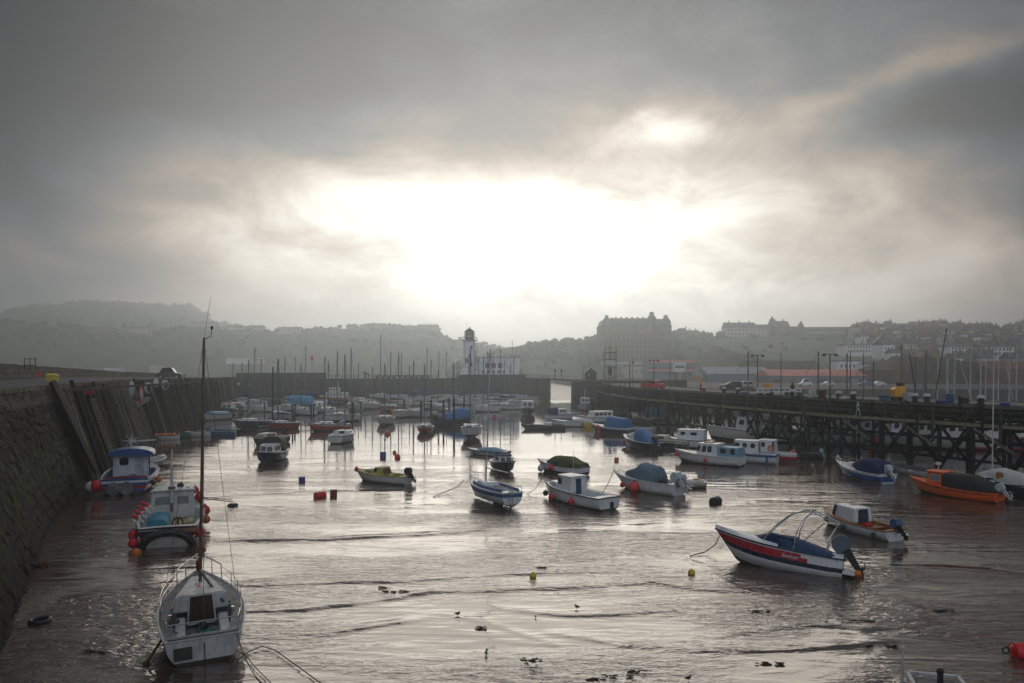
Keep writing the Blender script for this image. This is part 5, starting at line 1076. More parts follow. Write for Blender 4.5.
# ---------------------------------------------------------------- raft of boats near the harbour mouth
s = Boat('long low navy work punt nearest the harbour mouth raft', 'punt', at(543, 429), 178, 7.2, 2.2, F=.6, rise=.15, kind='r', rows=[0] * 6 + [1], mats=('navy', 'antifoul'), deck='darkalu', cockpit=(.05, .8), name='punt')
cb = s.cabin(.3, .5, .5, mat='offwhite')
s = Boat('pale blue cabin boat with navy canvas dodger in the harbour mouth raft', 'cabin boat', at(563, 419), 20, 7.0, 2.5, F=.9, rows=[0, 1, 0, 0, 0, 0, 2], mats=('white', 'lightblue', 'antifoul'), deck='lightblue', cockpit=(.05, .4), name='cabin_boat')
cb = s.cabin(.3, .62, 1.0, mat='white', rf=.5, roof='white'); s.win(cb, 'r', .15, .45, .4, .85); s.win(cb, 'r', .55, .8, .4, .85); s.canopy([(s.X(.08), .95, .9, 2.1), (s.X(.3), .98, .95, 2.3)], 'canvasnavy', sq=.4); s.pulpit(.7, .5)
s = Boat('plain white fibreglass boat amid the harbour mouth raft', 'motor boat', at(567, 426.5), 172, 6.0, 2.3, F=.85, rows=[0] * 5 + [1, 1], mats=('white', 'antifoul'), deck='white', cockpit=(.05, .5), name='motor_boat')
s = Boat('yellow hulled boat in the harbour mouth raft', 'motor boat', at(581, 426), 110, 6.0, 2.4, F=1.0, rows=[0, 0, 1, 1, 1, 1, 2], mats=('white', 'yellow', 'antifoul'), deck='white', cockpit=(.05, .6), name='motor_boat', rub='white'); s.pushpit(.3, .5)
s = Boat('white motor cruiser with long window band, right end of the harbour mouth raft', 'motor cruiser', at(596, 424), 205, 8.6, 2.9, F=1.1, rise=.6, rows=[0, 0, 0, 0, 1, 1, 2], mats=('white', 'navy', 'antifoul'), deck='white', cockpit=(.04, .2), name='motor_cruiser')
cb = s.cabin(.16, .66, 1.1, mat='white', rf=.6, roof='white', z0=1.1)
for a in (.06, .28, .50, .72): s.win(cb, 'l', a, a + .17, .4, .82)
for a in (.08, .3, .52, .74): s.win(cb, 'r', a, a + .17, .4, .82)
s.pulpit(.6, .6)
s = Boat('small white workboat with tall wheelhouse in front of the pierhead', 'work boat', at(585, 410.5), 265, 8.0, 3.6, F=1.2, rise=.8, rows=[0] * 6 + [1], mats=('offwhite', 'antifoul'), deck='offwhite', cockpit=(.04, .3), name='work_boat')
cb = s.cabin(.3, .62, 1.7, wb=1.1, wf=1.0, mat='white', z0=1.3, roof='white'); s.win(cb, 'f', .1, .45, .45, .85); s.win(cb, 'f', .55, .9, .45, .85); b = MB(); b.tube([(s.X(.4), 0, 3), (s.X(.4), 0, 5)], .08, 6); s.part('mast', b, 'white')
s = Boat('navy hulled boat with white two windowed wheelhouse left of the harbour mouth', 'fishing boat', at(527.5, 415), 268, 8.4, 3.3, F=1.2, rise=.7, rows=[0, 1, 1, 1, 1, 1, 2], mats=('offwhite', 'navy', 'antifoul'), deck='navy', cockpit=(.04, .25), name='fishing_boat')
cb = s.cabin(.3, .62, 1.7, wb=1.35, wf=1.25, mat='white', z0=1.2, rf=.15, roof='white'); s.win(cb, 'f', .1, .44, .4, .85); s.win(cb, 'f', .56, .9, .4, .85)

# ---------------------------------------------------------------- yachts and small craft further off
def yacht(px, py, head, L, hull, label, mast=None, mpx=None, sail=None, cover=None, group='sailing yachts moored in the basin', band=None, F=.85, B=None, deck='white', lift=0, windows=2, low='antifoul'):
    p = at(px, py); B = B or L * .34
    s = Boat(label, 'sailing yacht', p, head, L, B, F=F, draft=.3 - lift * .8, rise=.4, tr=.68, kind='r', rake=1.0, rows=[0, 1 if band else 0, 0, 0, 0, 2, 2], mats=(hull, band or hull, low), deck=deck, cockpit=(.07, .4), name='sailing_yacht', group=group, lift=lift, fore=2.0, n=10)
    cb = s.cabin(.40, .76, .42, mat='white' if hull != 'cream' else 'cream', rf=.5, bev=.05)
    for side in 'lr':
        for k in range(windows): s.win(cb, side, .15 + .4 * k, .42 + .4 * k, .3, .75)
    s.win(cb, 'f', .25, .75, .3, .75); s.win(cb, 'b', .35, .65, .1, .9, mat='glass', name='companionway', rnd=.05)
    if mast: s.mast(.6, ztop(mast, p.y) - 1.3 - lift, r=.05 + p.y * .00045, sail=sail, mat='darkalu', z0=s.zs(.6) + .35, sr=.008 + p.y * .00006)
    if p.y < 160: s.pulpit(.78, .5)
    if cover: s.canopy([(s.X(.05), B * .38, s.zs(0), s.zs(0) + .5), (s.X(.3), B * .42, s.zs(.3), 1.8), (s.X(.5), B * .35, s.zs(.5) + .2, 1.7)], cover, 'cover', sq=.6)
    if lift:
        for y in (-.45, .45):
            b = MB(); b.box(s.X(.45), y, -.25 - lift / 2, 1.2, .12, .6 + lift); s.part('bilge_keel', b, 'antifoul', bevel=.03)
    return s
yacht(471, 438.5, 266, 8.2, 'white', 'white yacht on her keels bow on, between the two tall dark masts', 352, B=2.9, F=1.25, lift=.25)
yacht(343.5, 441.5, 84, 6.6, 'offwhite', 'squat white yacht seen from astern with royal blue sail bag', 356, sail='blue', B=2.8, F=1.0, band='greywhite')
yacht(328.5, 431, 205, 6.6, 'red', 'red hulled yacht with grey topsides beyond the squat white yacht', 358, F=1.0, band='greywhite')
yacht(340.5, 422, 230, 8.0, 'white', 'lavender white yacht behind the red hulled one', 353, F=1.1, band='greywhite', lift=.1)
yacht(385.5, 424.5, 270, 7.6, 'offwhite', 'broad white yacht bow on with pale wheelhouse, near the red drum buoy', 365, sail='navy', B=3.1, F=1.1)
yacht(425, 432.5, 268, 6.4, 'red', 'small red hulled yacht bow on among the mooring posts', 364, B=2.5, band='offwhite', F=.8)
yacht(352, 412.5, 268, 7.4, 'white', 'white yacht standing clear on twin keels left of the dark posts', 349, B=2.7, F=1.2, lift=.5)
yacht(256, 406, 265, 9, 'white', 'white yacht moored off the corner of the quay with a tall mast', 349, B=3.6, F=1.2)
yacht(252, 428, 215, 6.4, 'navy', 'navy hulled yacht with white deck left of the red yacht', 362, F=1.1, B=2.8)
yacht(281, 429, 235, 6.0, 'red', 'deep red yacht with grey outboard and royal blue sail bag near the navy cruiser', 360, sail='blue', F=.9, B=2.6)
yacht(279, 420, 268, 7.6, 'greywhite', 'grey white yacht behind the deep red one, two poles above it', 361, F=1.2, B=2.8)
yacht(309, 404.5, 190, 10, 'white', 'long white yacht beside the bright blue sheeted boat', 347, sail='blue', F=1.2)
yacht(298, 401, 190, 9, 'offwhite', 'white yacht rafted against the far wall behind the blue sheet', 358, sail='blue', F=1.2)
yacht(393.5, 411, 180, 7.4, 'red', 'little red yacht with red dan buoys near the tall blue mast', 353, sail='navy', F=1.0)
yacht(400, 417.5, 250, 7.0, 'offwhite', 'white yacht with an orange horseshoe buoy under the tall blue mast', 354, F=1.1, B=2.8)
yacht(383, 401.5, 200, 8.5, 'white', 'white yacht with high flared bow leaning by the outer wall', 337, F=1.5, B=3.2, lift=.5)
yacht(491, 407, 185, 9.5, 'white', 'white yacht just in front of the wall below the lighthouse block', 353, sail='navy', F=1.2)
yacht(504, 409.5, 182, 9.5, 'white', 'white yacht with navy sheer stripe beside the red can buoy', 350, sail='canvasnavy', band='navy', F=1.1)
far = [(404, 400, 'navy', 354, 'white', 'leftmost'), (417, 401, 'tarpblue', 362, 'white', 'second'), (429.5, 402, 'blue', 348.5, 'white', 'third'), (441, 400, 'blue', 352, 'greywhite', 'fourth'), (449, 400, 'tarpblue', 354, 'white', 'fifth'), (460, 401, 'navy', 362, 'white', 'sixth'),
       (471, 400, 'navy', 356, 'offwhite', 'seventh'), (481, 400, 'navy', 360, 'white', 'eighth'), (496, 399, 'tarpblue', 353, 'white', 'ninth'), (507, 400, 'navy', 362, 'offwhite', 'tenth'), (516, 400, 'red', 358, 'white', 'eleventh'), (524, 400.5, None, 370, 'white', 'last')]
for i, (px, py, sl, mt, hl, od) in enumerate(far):
    yacht(px, py, 180 + 8 * math.sin(i * 2.3), 9 + 1.2 * math.sin(i * 1.7), hl, f'{od} from the left in the row of yachts moored along the outer wall', mt, sail=sl, group='row of yachts along the outer wall', F=1.25, windows=2)

more = [(412, 406, 'white', 366, 'blue', 'second rank yacht off the outer wall, the leftmost'), (433, 409, 'offwhite', 361, 'navy', 'second rank yacht off the outer wall near the post cluster'), (441, 411, 'greywhite', 371, None, 'grey topped yacht beyond the mooring posts'), (462, 405, 'white', 367, 'navy', 'second rank yacht just left of the lighthouse'), (476, 404, 'white', 352, 'blue', 'second rank yacht directly below the lighthouse'), (486, 412, 'white', 359, None, 'white yacht nearer than the lighthouse rank'),
        (367, 406, 'white', 372, None, 'small white yacht near the outer wall railings'), (375, 409, 'greywhite', 368, 'navy', 'grey white yacht left of the broad white one'), (361, 403, 'offwhite', 364, None, 'slim white yacht under the two standing people'), (330, 415, 'white', 363, 'blue', 'white yacht between the square windowed cruiser and the red yacht'), (264, 412, 'white', 361, None, 'white yacht with a slim pole beside the dark barge'), (287, 411, 'offwhite', 358, 'blue', 'white yacht under the bright blue sheeted boat'), (303, 415, 'white', 366, None, 'white yacht among the four thin posts'), (244, 403, 'white', 363, None, 'white yacht tucked into the corner of the quay'), (512, 406, 'white', 365, 'navy', 'second rank yacht furthest right near the harbour mouth'), (417, 417, 'greywhite', 363, None, 'grey yacht left of the two posts behind the small red one'), (456, 416, 'offwhite', 369, None, 'white yacht right of the bright tarpaulin boat'), (235, 404, 'white', 364, 'blue', 'first white yacht in the quay corner')]
for i, (px, py, hl, mt, sl, lb) in enumerate(more): yacht(px, py, 185 + 55 * math.sin(i * 1.9), 7.6 + math.sin(i), hl, lb, mt, sail=sl, F=1.15, windows=1)
s = Boat('boat wrapped in a bright sky blue sheet against the far wall', 'motor boat', at(297, 405), 185, 9, 3, F=1.0, rows=[0] * 6 + [1], mats=('lightblue', 'antifoul'), deck='white', cockpit=(.05, .4), name='motor_boat')
s.canopy([(s.X(.05), 1.4, .6, 2.4), (s.X(.5), 1.5, .6, 2.7), (s.X(.75), 1.2, .7, 2.3)], 'tarpbright', 'sheet', sq=.4)
s = Boat('white cruiser with two square forward windows left of the red yacht', 'cabin cruiser', at(319, 412.5), 262, 8.0, 3.2, F=1.2, rise=.5, rows=[0] * 6 + [1], mats=('white', 'antifoul'), deck='white', cockpit=(.05, .3), name='cabin_cruiser')
cb = s.cabin(.3, .66, 1.0, mat='white', rf=.4, wb=1.3, wf=1.1, roof='white'); s.win(cb, 'f', .1, .4, .3, .8); s.win(cb, 'f', .6, .9, .3, .8)
s = Boat('white twin decked launch with rows of windows against the outer wall', 'passenger launch', at(335, 403), 183, 9, 3.2, F=1.2, rise=.6, rows=[0, 0, 1, 1, 1, 2, 2], mats=('white', 'wood', 'antifoul'), deck='white', cockpit=(0, 0), name='passenger_launch', lift=.5)
cb = s.cabin(.08, .82, 1.2, mat='white', wb=1.4, wf=1.1, roof='white', rf=.6)
for k in range(6): s.win(cb, 'l', .06 + k * .15, .15 + k * .15, .35, .8)
cb = s.cabin(.35, .70, 1.1, mat='white', z0=2.75, wb=1.0, wf=.9, roof='white', rf=.4, name='upper_deck')
for k in range(3): s.win(cb, 'l', .1 + k * .3, .3 + k * .3, .35, .8)
b = MB(); b.tube([(s.X(.4), 0, 3.8), (s.X(.4), 0, 5.6)], .08, 6); s.part('mast', b, 'white')
s = Boat('dark low barge moored between the quay corner and the blue sheet', 'barge', at(271, 403), 185, 9, 3, F=1.1, rows=[0] * 6 + [1], mats=('black', 'antifoul'), deck='greywhite', cockpit=(.1, .6), name='barge')
s = Boat('aqua covered white open boat at the foot of the quay', 'open boat', at(216, 420), 250, 6.6, 2.5, F=1.0, rows=[0] * 6 + [1], mats=('offwhite', 'antifoul'), deck='white', cockpit=(.05, .6), name='open_boat'); s.canopy([(s.X(.1), 1.1, .9, 1.6), (s.X(.8), .8, 1.1, 1.7)], 'lightblue', 'cover', sq=.8)
s = Boat('black hulled fishing boat with white shelter and orange roof by the quay', 'fishing boat', at(228, 415), 280, 8.6, 3.2, F=1.2, rise=.7, rows=[0, 1, 1, 1, 1, 1, 1], mats=('white', 'black'), deck='white', cockpit=(.05, .4), name='fishing_boat')
cb = s.cabin(.3, .7, 1.2, mat='white', wb=1.3, wf=1.1, roof='orange'); s.win(cb, 'f', .1, .45, .3, .8); s.win(cb, 'f', .55, .9, .3, .8); s.win(cb, 'r', .2, .8, .3, .8); b = MB(); b.ball((s.X(.4), .2, 2.8), .5, n=8, k=5, sc3=(1.4, 1, .6), wob=.4); s.part('gear_heap', b, 'tarpblue')
s = Boat('blue and white boat beyond the orange roofed fishing boat', 'motor boat', at(239, 411.5), 280, 8.0, 3.0, F=1.2, rows=[0, 1, 1, 1, 1, 0, 2], mats=('white', 'blue', 'antifoul'), deck='white', cockpit=(.05, .5), name='motor_boat')
cb = s.cabin(.4, .7, .8, mat='white'); s.win(cb, 'f', .1, .9, .3, .8)
for i, (px, py, c_, dk_, lb_) in enumerate([(165, 439.5, 'white', 'forange', 'white dinghy heaped with orange gear under the quay'), (176, 438, 'green', 'green', 'green dinghy under the quay'), (197, 436.5, 'white', 'white', 'clean white rounded dinghy under the quay'), (216, 435.5, 'midblue', 'lightblue', 'flat blue dinghy beyond the clean white one'), (228, 433.5, 'black', 'greywhite', 'small black dinghy at the end of the quay dinghies')]):
    s = Boat(lb_, 'dinghy', at(px, py), 200 + 25 * math.sin(i * 2), 3.6 if i != 3 else 5.4, 1.6 if i != 3 else 2, F=.55, rise=.2, kind='r', rows=[0] * 6 + [1], mats=(c_, 'antifoul'), deck=dk_, cockpit=(.06, .75), name='dinghy', group='dinghies below the quay')
    if i == 0:
        b = MB()
        for k in range(5): b.ball((s.X(.2 + k * .15), .3 * math.sin(k * 3), .6), .3, n=8, k=5, wob=.4)
        s.part('gear_heap', b, 'forange')
s = Boat('dark boat under a bright blue tarpaulin between the mooring posts', 'motor boat', at(453, 425), 20, 7.6, 2.8, F=1.0, rows=[0, 1, 1, 1, 1, 1, 2], mats=('black', 'navy', 'antifoul'), deck='black', cockpit=(.05, .5), name='motor_boat'); s.canopy([(s.X(.3), 1.2, 1.0, 1.9), (s.X(.6), 1.2, 1.1, 3.0), (s.X(.9), .8, 1.4, 2.6)], 'tarpblue', 'tarpaulin', sq=.9)
b = MB()
for k in range(7): b.ball((s.X(.05 + k * .08), .5 * math.sin(k * 2.2), 1.2 + .3 * math.cos(k)), .5, n=8, k=5, wob=.5)
s.part('net_heap', b, 'black')

# ---------------------------------------------------------------- craft on the far side of the pier, seen between its piles
def across(px, py, L, hull, label, kind='fish', head=150, top='white', mast=None, mpx=None, cat='fishing boat', F=1.3, B=None, lean=0, cover=None, mmat='alu', group='boats beyond the timber pier'):
    p = at(px, py); s = Boat(label, cat, p, head, L, B or L * .33, F=F, draft=.4, rise=.7, tr=.75, kind='r', rows=[1, 0, 0, 0, 0, 2, 2], mats=(hull, top, 'antifoul'), deck=top, cockpit=(.05, .35), name=cat.replace(' ', '_'), group=group, n=10)
    if kind == 'fish':
        cb = s.cabin(.38, .68, 1.9, mat='white' if top != 'white' else 'offwhite', z0=F, roof=top)
        for a in (.1, .4, .7): s.win(cb, 'l', a, a + .2, .5, .85)
        s.win(cb, 'f', .1, .45, .5, .85); s.win(cb, 'f', .55, .9, .5, .85); s.win(cb, 'b', .3, .6, .05, .85, name='door')
        b = MB(); b.tube([(s.X(.2), -.9, F), (s.X(.2), -.9, F + 2.4), (s.X(.2), .9, F + 2.4), (s.X(.2), .9, F)], .07, 6); s.part('gantry', b, 'offwhite')
    else:
        cb = s.cabin(.4, .76, .5, mat='white'); s.win(cb, 'l', .2, .5, .3, .75); s.win(cb, 'l', .6, .85, .3, .75)
    if mast: s.mast(.55, ztop(mast, p.y) - F - .3, r=.11, lean=lean, mat=mmat, boom=kind != 'fish', stays=True, sail=cover, sr=.016)
    return s
across(655, 424, 9, 'white', 'boat with a vivid blue sheet seen between the pier piles', kind='y', head=150, cat='motor boat').canopy([(-3, 1.2, 1.2, 2.6), (-.5, 1.3, 1.2, 3.4), (2, 1.0, 1.4, 2.4)], 'tarpbright', 'sheet', sq=.6)
across(752, 441, 12, 'offwhite', 'large white fishing vessel behind the middle of the pier', head=160, mast=352, mmat='darkalu')
across(782, 441, 11, 'white', 'second white fishing vessel behind the pier, with a brown wheelhouse door', head=158)
across(822, 443, 11, 'white', 'white wheelhouse boat with pale blue windows behind the pier', head=150, top='lightblue', mast=351, mmat='darkalu')
across(850, 444, 9, 'orange', 'orange boat with blue sheer behind the pier piles', head=150, top='blue', mast=353, mmat='darkalu')
across(877, 445, 10, 'white', 'white ketch behind the pier with a slim pole mast', head=150, mast=361, mmat='darkalu')
across(905, 446, 10, 'cream', 'cream and yellow wooden boat beyond the pier', head=158, top='yellow', mast=344, cat='wooden boat', mmat='wood')
across(930, 448, 10, 'white', 'white boat with red deck line beyond the pier stair', head=158, top='white', mast=351, mmat='darkalu', lean=-.02)
across(952, 449, 11, 'white', 'red decked white trawler beyond the pier', head=160, top='red', mast=358)
across(985, 449, 11, 'blue', 'blue trawler with red deck beyond the pier, near its right end', head=160, top='red', mast=347, cat='trawler')
across(1015, 448, 11, 'navy', 'navy trawler with orange floats at the right edge beyond the pier', head=160, top='orange', cat='trawler')
yb = [(957, 424, 351, 'alu', 'white yacht in the inner basin with the brightest tall mast', 0), (973, 426, 347, 'alu', 'white yacht in the inner basin right of the brightest mast', 0), (988, 421, 361, 'alu', 'yacht in the inner basin with a short mast', 0), (1001, 424, 350, 'alu', 'yacht in the inner basin left of the frame edge pair', 0), (1012, 426, 341, 'alu', 'tall masted yacht in the inner basin near the frame edge', 0), (1019, 422, 345, 'alu', 'outermost yacht in the inner basin at the frame edge', 0),
      (918, 420, 355, 'navy', 'yacht with a navy mast in the inner basin beside the yellow machine', .06), (940, 422, 356, 'alu', 'yacht behind the leaning navy boom in the inner basin', 0), (926, 419, 362, 'darkalu', 'small yacht with a dark mast in the inner basin', 0), (949, 419, 358, 'alu', 'yacht with a pale mast just right of the leaning boom', 0)]
for i, (px, py, mt, mm, lb_, ln) in enumerate(yb):
    p = at(px, py); s = Boat(lb_, 'sailing yacht', p, 150 + 10 * math.sin(i), 9, 3, F=1.2, kind='r', rows=[0, 0, 1, 0, 0, 2, 2], mats=('white', ['navy', 'blue', 'white'][i % 3], 'antifoul'), deck='white', cockpit=(.06, .4), name='sailing_yacht', group='yachts in the inner basin', n=8)
    cb = s.cabin(.4, .75, .5, mat='white'); s.win(cb, 'l', .2, .8, .3, .75); s.mast(.55, ztop(mt, p.y) - 1.6, r=.12, mat=mm, lean=ln, sail=['navy', 'blue', 'tarpblue'][i % 3], sr=.014)
def spar(label, p, q, r, mat, group='leaning derrick spars behind the pier'):
    e = MB(); e.tube([p, q], r, 7, r2=r * .7); o_ = e.build('derrick_spar', mat); tag(o_, label, 'spar', group)
Y0 = 92
spar('long navy spar leaning to the right above the pier roadway', (xat(934, Y0), Y0, ztop(402, Y0)), (xat(951.5, Y0), Y0 + 1, ztop(328, Y0)), .11, 'navy')
spar('pale spar leaning to the left above the pier roadway', (xat(972, Y0 + 4), Y0 + 4, ztop(402, Y0)), (xat(959.5, Y0 + 4), Y0 + 4, ztop(359, Y0)), .08, 'alu')
spar('thin pale spar leaning at the right edge above the pier', (xat(1013, Y0 + 6), Y0 + 6, ztop(402, Y0)), (xat(1005, Y0 + 6), Y0 + 6, ztop(357, Y0)), .08, 'alu')
spar('dark blue spar leaning left beside the yellow machine', (xat(916, Y0 + 8), Y0 + 8, ztop(398, Y0)), (xat(909.5, Y0 + 8), Y0 + 8, ztop(352, Y0)), .09, 'navy')
# boat almost under the camera: only its frame top, aerial and lamp reach into view
s = Boat('boat lying below the frame edge, only its wheelhouse frame and aerial showing', 'fishing boat', (10.45, 17.9), 75, 5.0, 2.0, F=.9, kind='r', rows=[0, 1, 1, 1, 1, 1, 2], mats=('white', 'navy', 'antifoul'), deck='offwhite', cockpit=(.05, .4), name='fishing_boat', lift=-.5)
cb = s.cabin(.42, .68, 1.25, wb=.62, wf=.55, z0=.95, mat='darkalu', rf=.05)
b = MB(); z = 2.24
for p, q in (((s.X(.40), -.62, z), (s.X(.40), .62, z)), ((s.X(.70), -.58, z), (s.X(.70), .58, z)), ((s.X(.40), -.62, z), (s.X(.70), -.58, z)), ((s.X(.40), .62, z), (s.X(.70), .58, z))): b.beam(p, q, .09, .07)
s.part('roof_frame', b, 'oldwhite'); b = MB(); b.box(s.X(.6), -.05, 2.33, .12, .12, .36); b.ball((s.X(.6), -.05, 2.52), .09, n=8, k=5); s.part('lamp', b, 'black')
b = MB(); b.tube([(s.X(.75), .62, 1.0), (s.X(.75), .62, 2.72)], .022, 6); b.ball((s.X(.75), .62, 2.78), .05, n=8, k=5); b.tube([(s.X(.75), .62, 2.8), (s.X(.75), .62, 4.0)], .006, 4); s.part('aerial', b, 'greywhite')
b = MB(); b.box(s.X(.5), 0.1, 2.22, .7, .5, .03); s.part('blue_locker', b, 'midblue')
# ================================================================ buildings
BM = {
 'white': pm('white_render', (.80, .81, .82), .8, var=.06, scale=.3, dirt=(.3, .28, .25), dirtamt=.4), 'cream': pm('cream_render', (.50, .45, .35), .8, var=.15, scale=.3),
 'brick': pm('old_red_brick', (.19, .10, .075), .85, var=.3, scale=.4), 'brown': pm('brown_brick', (.09, .065, .05), .85, var=.3, scale=.4), 'stone': pm('buff_stone', (.30, .25, .18), .85, var=.2, scale=.3),
 'grey': pm('grey_render', (.28, .28, .27), .85, var=.2, scale=.3), 'slate': pm('slate_roof', (.055, .06, .065), .7, var=.3, scale=.6), 'tile': pm('red_tile_roof', (.17, .07, .05), .8, var=.3, scale=.6), 'mossy': pm('mossy_brown_roof', (.055, .046, .024), .9, var=.35, scale=.15),
 'pink': pm('faded_red_sheet_roof', (.62, .19, .14), .7, var=.15, scale=.2, dirt=(.3, .2, .16)), 'sheet': pm('grey_sheet_cladding', (.13, .15, .19), .6, var=.1, scale=.2, dirt=(.15, .12, .1)), 'sheetroof': pm('grey_sheet_roof', (.26, .29, .33), .6, var=.15, scale=.2), 'glass': pm('dull_far_window', (.07, .065, .06), .5, var=.3, scale=.2), 'hotel': pm('buff_hotel_brick', (.20, .165, .11), .85, var=.2, scale=.15), 'hroof': pm('lead_roof', (.07, .08, .085), .6, var=.2, scale=.3)}
_wm = {}
def winmesh(w, h):
    k = (round(w, 2), round(h, 2))
    if k not in _wm:
        b = MB(); b.box(0, -.03, 0, w, .1, h); me = b.build('window', BM['glass'], smooth=0); _wm[k] = me.data; bpy.data.objects.remove(me)
    return _wm[k]
def windows(root, x0, x1, zs, n, y, w, h, face=0, skip=0):
    for z in zs:
        for i in range(n):
            if random.random() < skip: continue
            o = bpy.data.objects.new('window', winmesh(w, h)); col.objects.link(o); o.parent = root; t = (i + .5) / n
            if face == 0: o.location = (x0 + (x1 - x0) * t, y, z)
            else: o.location = (y, x0 + (x1 - x0) * t, z); o.rotation_euler = (0, 0, R(90))
def house(label, x, y, z, w, d, h, wall='white', roof='slate', kind='gable', nw=3, rows=2, rz=0, chim=1, cat='house', name='house', group=None, rh=None, ww=.9, wh=1.4, axis='x'):
    e = thing(name, label, cat, (x, y, z), rz, group); b = MB(); b.box(0, d / 2, h / 2 - 1, w, d, h + 2); b.build('wall', BM[wall], e, smooth=0)
    rh = rh if rh is not None else w * .28; b = MB(); o = .25
    if kind == 'gable':
        if axis == 'x': b.loft([[(s_ * (w / 2 + o), -o, h - .05), (s_ * (w / 2 + o), d / 2, h + rh), (s_ * (w / 2 + o), d + o, h - .05)] for s_ in (-1, 1)])
        else: b.loft([[(-w / 2 - o, yy, h - .05), (0, yy, h + rh), (w / 2 + o, yy, h - .05)] for yy in (-o, d + o)])
    elif kind == 'hip': b.loft([[(-w / 2 - o, -o, h), (w / 2 + o, -o, h), (w / 2 + o, d + o, h), (-w / 2 - o, d + o, h)], [(-w * .25, d * .4, h + rh), (w * .25, d * .4, h + rh), (w * .25, d * .6, h + rh), (-w * .25, d * .6, h + rh)]])
    else: b.box(0, d / 2, h + .2, w + .4, d + .4, .4)
    ro = b.build('roof', BM[roof], e, smooth=0)
    for c in range(chim):
        b = MB(); xx = (c + .5) / chim * w - w / 2 + (w * .4 if chim == 1 else 0); b.box(xx, d / 2, h + rh * .8 + .4, 1.0, .8, 1.6 + rh * .4)
        for k in (-.25, .25): b.tube([(xx + k, d / 2, h + rh + 1.2), (xx + k, d / 2, h + rh + 1.9)], .14, 5)
        b.build('chimney', BM['brick'], ro, smooth=0)
    if nw: windows(e, -w / 2 + .6, w / 2 - .6, [h * (k + .55) / rows for k in range(rows)], nw, -.02, ww, min(wh, h / rows * .6))
    return e
def onpx(px0, px1, pytop, pybase, Y): 
    x0, x1 = xat(px0, Y), xat(px1, Y); return (x0 + x1) / 2, x1 - x0, ztop(pybase, Y), ztop(pytop, Y)
def bld(label, px0, px1, pyt, pyb, Y, rfrac=.25, d=None, **kw):
    x, w, z0, z1 = onpx(px0, px1, pyt, pyb, Y); H = z1 - z0; kind = kw.get('kind', 'gable'); rh = H * rfrac if kind != 'flat' else .4
    return house(label, x, Y, z0, w, d or min(w, 14), H - rh, rh=rh, **kw)

# -- lighthouse and its white block
YL = 257
X = xat(469.5, YL); e = thing('lighthouse', 'white harbour lighthouse tower with dark glazed lantern and railed gallery', 'lighthouse', (X, YL, 7.8))
h = ztop(341, YL) - 7.8
b = MB(); b.tube([(0, 0, 0), (0, 0, h * .5), (0, 0, h)], 2.5, 20, r2=2.05); b.build('tower', BM['white'], e)
b = MB(); b.tube([(0, 0, h), (0, 0, h + .3)], 2.7, 20); b.tube([(2.6 * math.cos(a), 2.6 * math.sin(a), h + 1.3) for a in [i * math.pi / 10 for i in range(20)]], .07, 5, closed=True)
for i in range(12): a = i * math.pi / 6; b.tube([(2.6 * math.cos(a), 2.6 * math.sin(a), h + .3), (2.6 * math.cos(a), 2.6 * math.sin(a), h + 1.3)], .05, 4)
b.build('gallery', BM['grey'], e)
b = MB(); b.tube([(0, 0, h + .3), (0, 0, h + 1.3)], 1.75, 14); lt = b.build('lantern', 'blackgloss', e)
b = MB(); b.tube([(0, 0, h + 1.3), (0, 0, h + 3.4)], 1.5, 12); b.build('pane', 'paleglass', lt)
b = MB()
for i in range(8): a = i * math.pi / 4; b.tube([(1.7 * math.cos(a), 1.7 * math.sin(a), h + 1.3), (1.7 * math.cos(a), 1.7 * math.sin(a), h + 3.4)], .09, 4)
b.tube([(1.7 * math.cos(a), 1.7 * math.sin(a), h + 2.4) for a in [i * math.pi / 8 for i in range(16)]], .07, 4, closed=True); b.build('glazing_bars', 'blackgloss', lt)
b = MB(); b.tube([(0, 0, h + 3.3), (0, 0, h + 3.6), (0, 0, h + 4.1)], 1.95, 14, r2=.9); b.tube([(0, 0, h + 4.0), (0, 0, h + 4.5)], .9, 12, r2=.15); b.ball((0, 0, h + 4.7), .22, n=8, k=5); b.tube([(-.9, 0, h + 3), (-.9, 0, h + 6.4)], .04, 4); b.build('cupola', 'blackgloss', e)
for zz, s_ in ((h * .82, .5), (h * .30, .7)):
    b = MB(); b.box(.8, -2.15, zz, .7, .35, 1.1); b.build('window', 'glass', e)
b = MB(); b.box(-.9, -2.25, h * .42, .9, .3, 1.5); b.box(-.55, -2.3, h * .42, .25, .3, 1.5, m=1); b.build('red_panel', ['red', 'glass'], e)
b = MB(); b.loft([[(-3.5, -2.6, 0), (3, -2.6, 0), (3, 2, 0), (-3.5, 2, 0)], [(-2.2, -2.3, 2.4), (2.4, -2.3, 2.4), (2.4, 1.8, 2.4), (-2.2, 1.8, 2.4)]]); b.build('base', BM['white'], e, smooth=0)
x, w, z0, z1 = onpx(476.5, 519.5, 357.5, 375, YL); e = thing('clubhouse', 'white flat roofed block attached to the lighthouse on the outer wall', 'building', (x, YL - 1, 7.8)); H = z1 - 7.8
b = MB(); b.box(0, 4, H / 2, w, 7, H); b.box(-1.5, .4, 1.2, w * .62, 1.2, 2.4); b.build('wall', BM['white'], e, smooth=0)
b = MB(); b.box(0, 4, H + .1, w + .3, 7.3, .25); b.build('roof', BM['grey'], e, smooth=0)
windows(e, -w * .32, w * .12, [H * .52], 3, .42, 1.4, 1.9); windows(e, -w * .4, w * .2, [H * .12 + .4], 5, -.22, .8, .8)
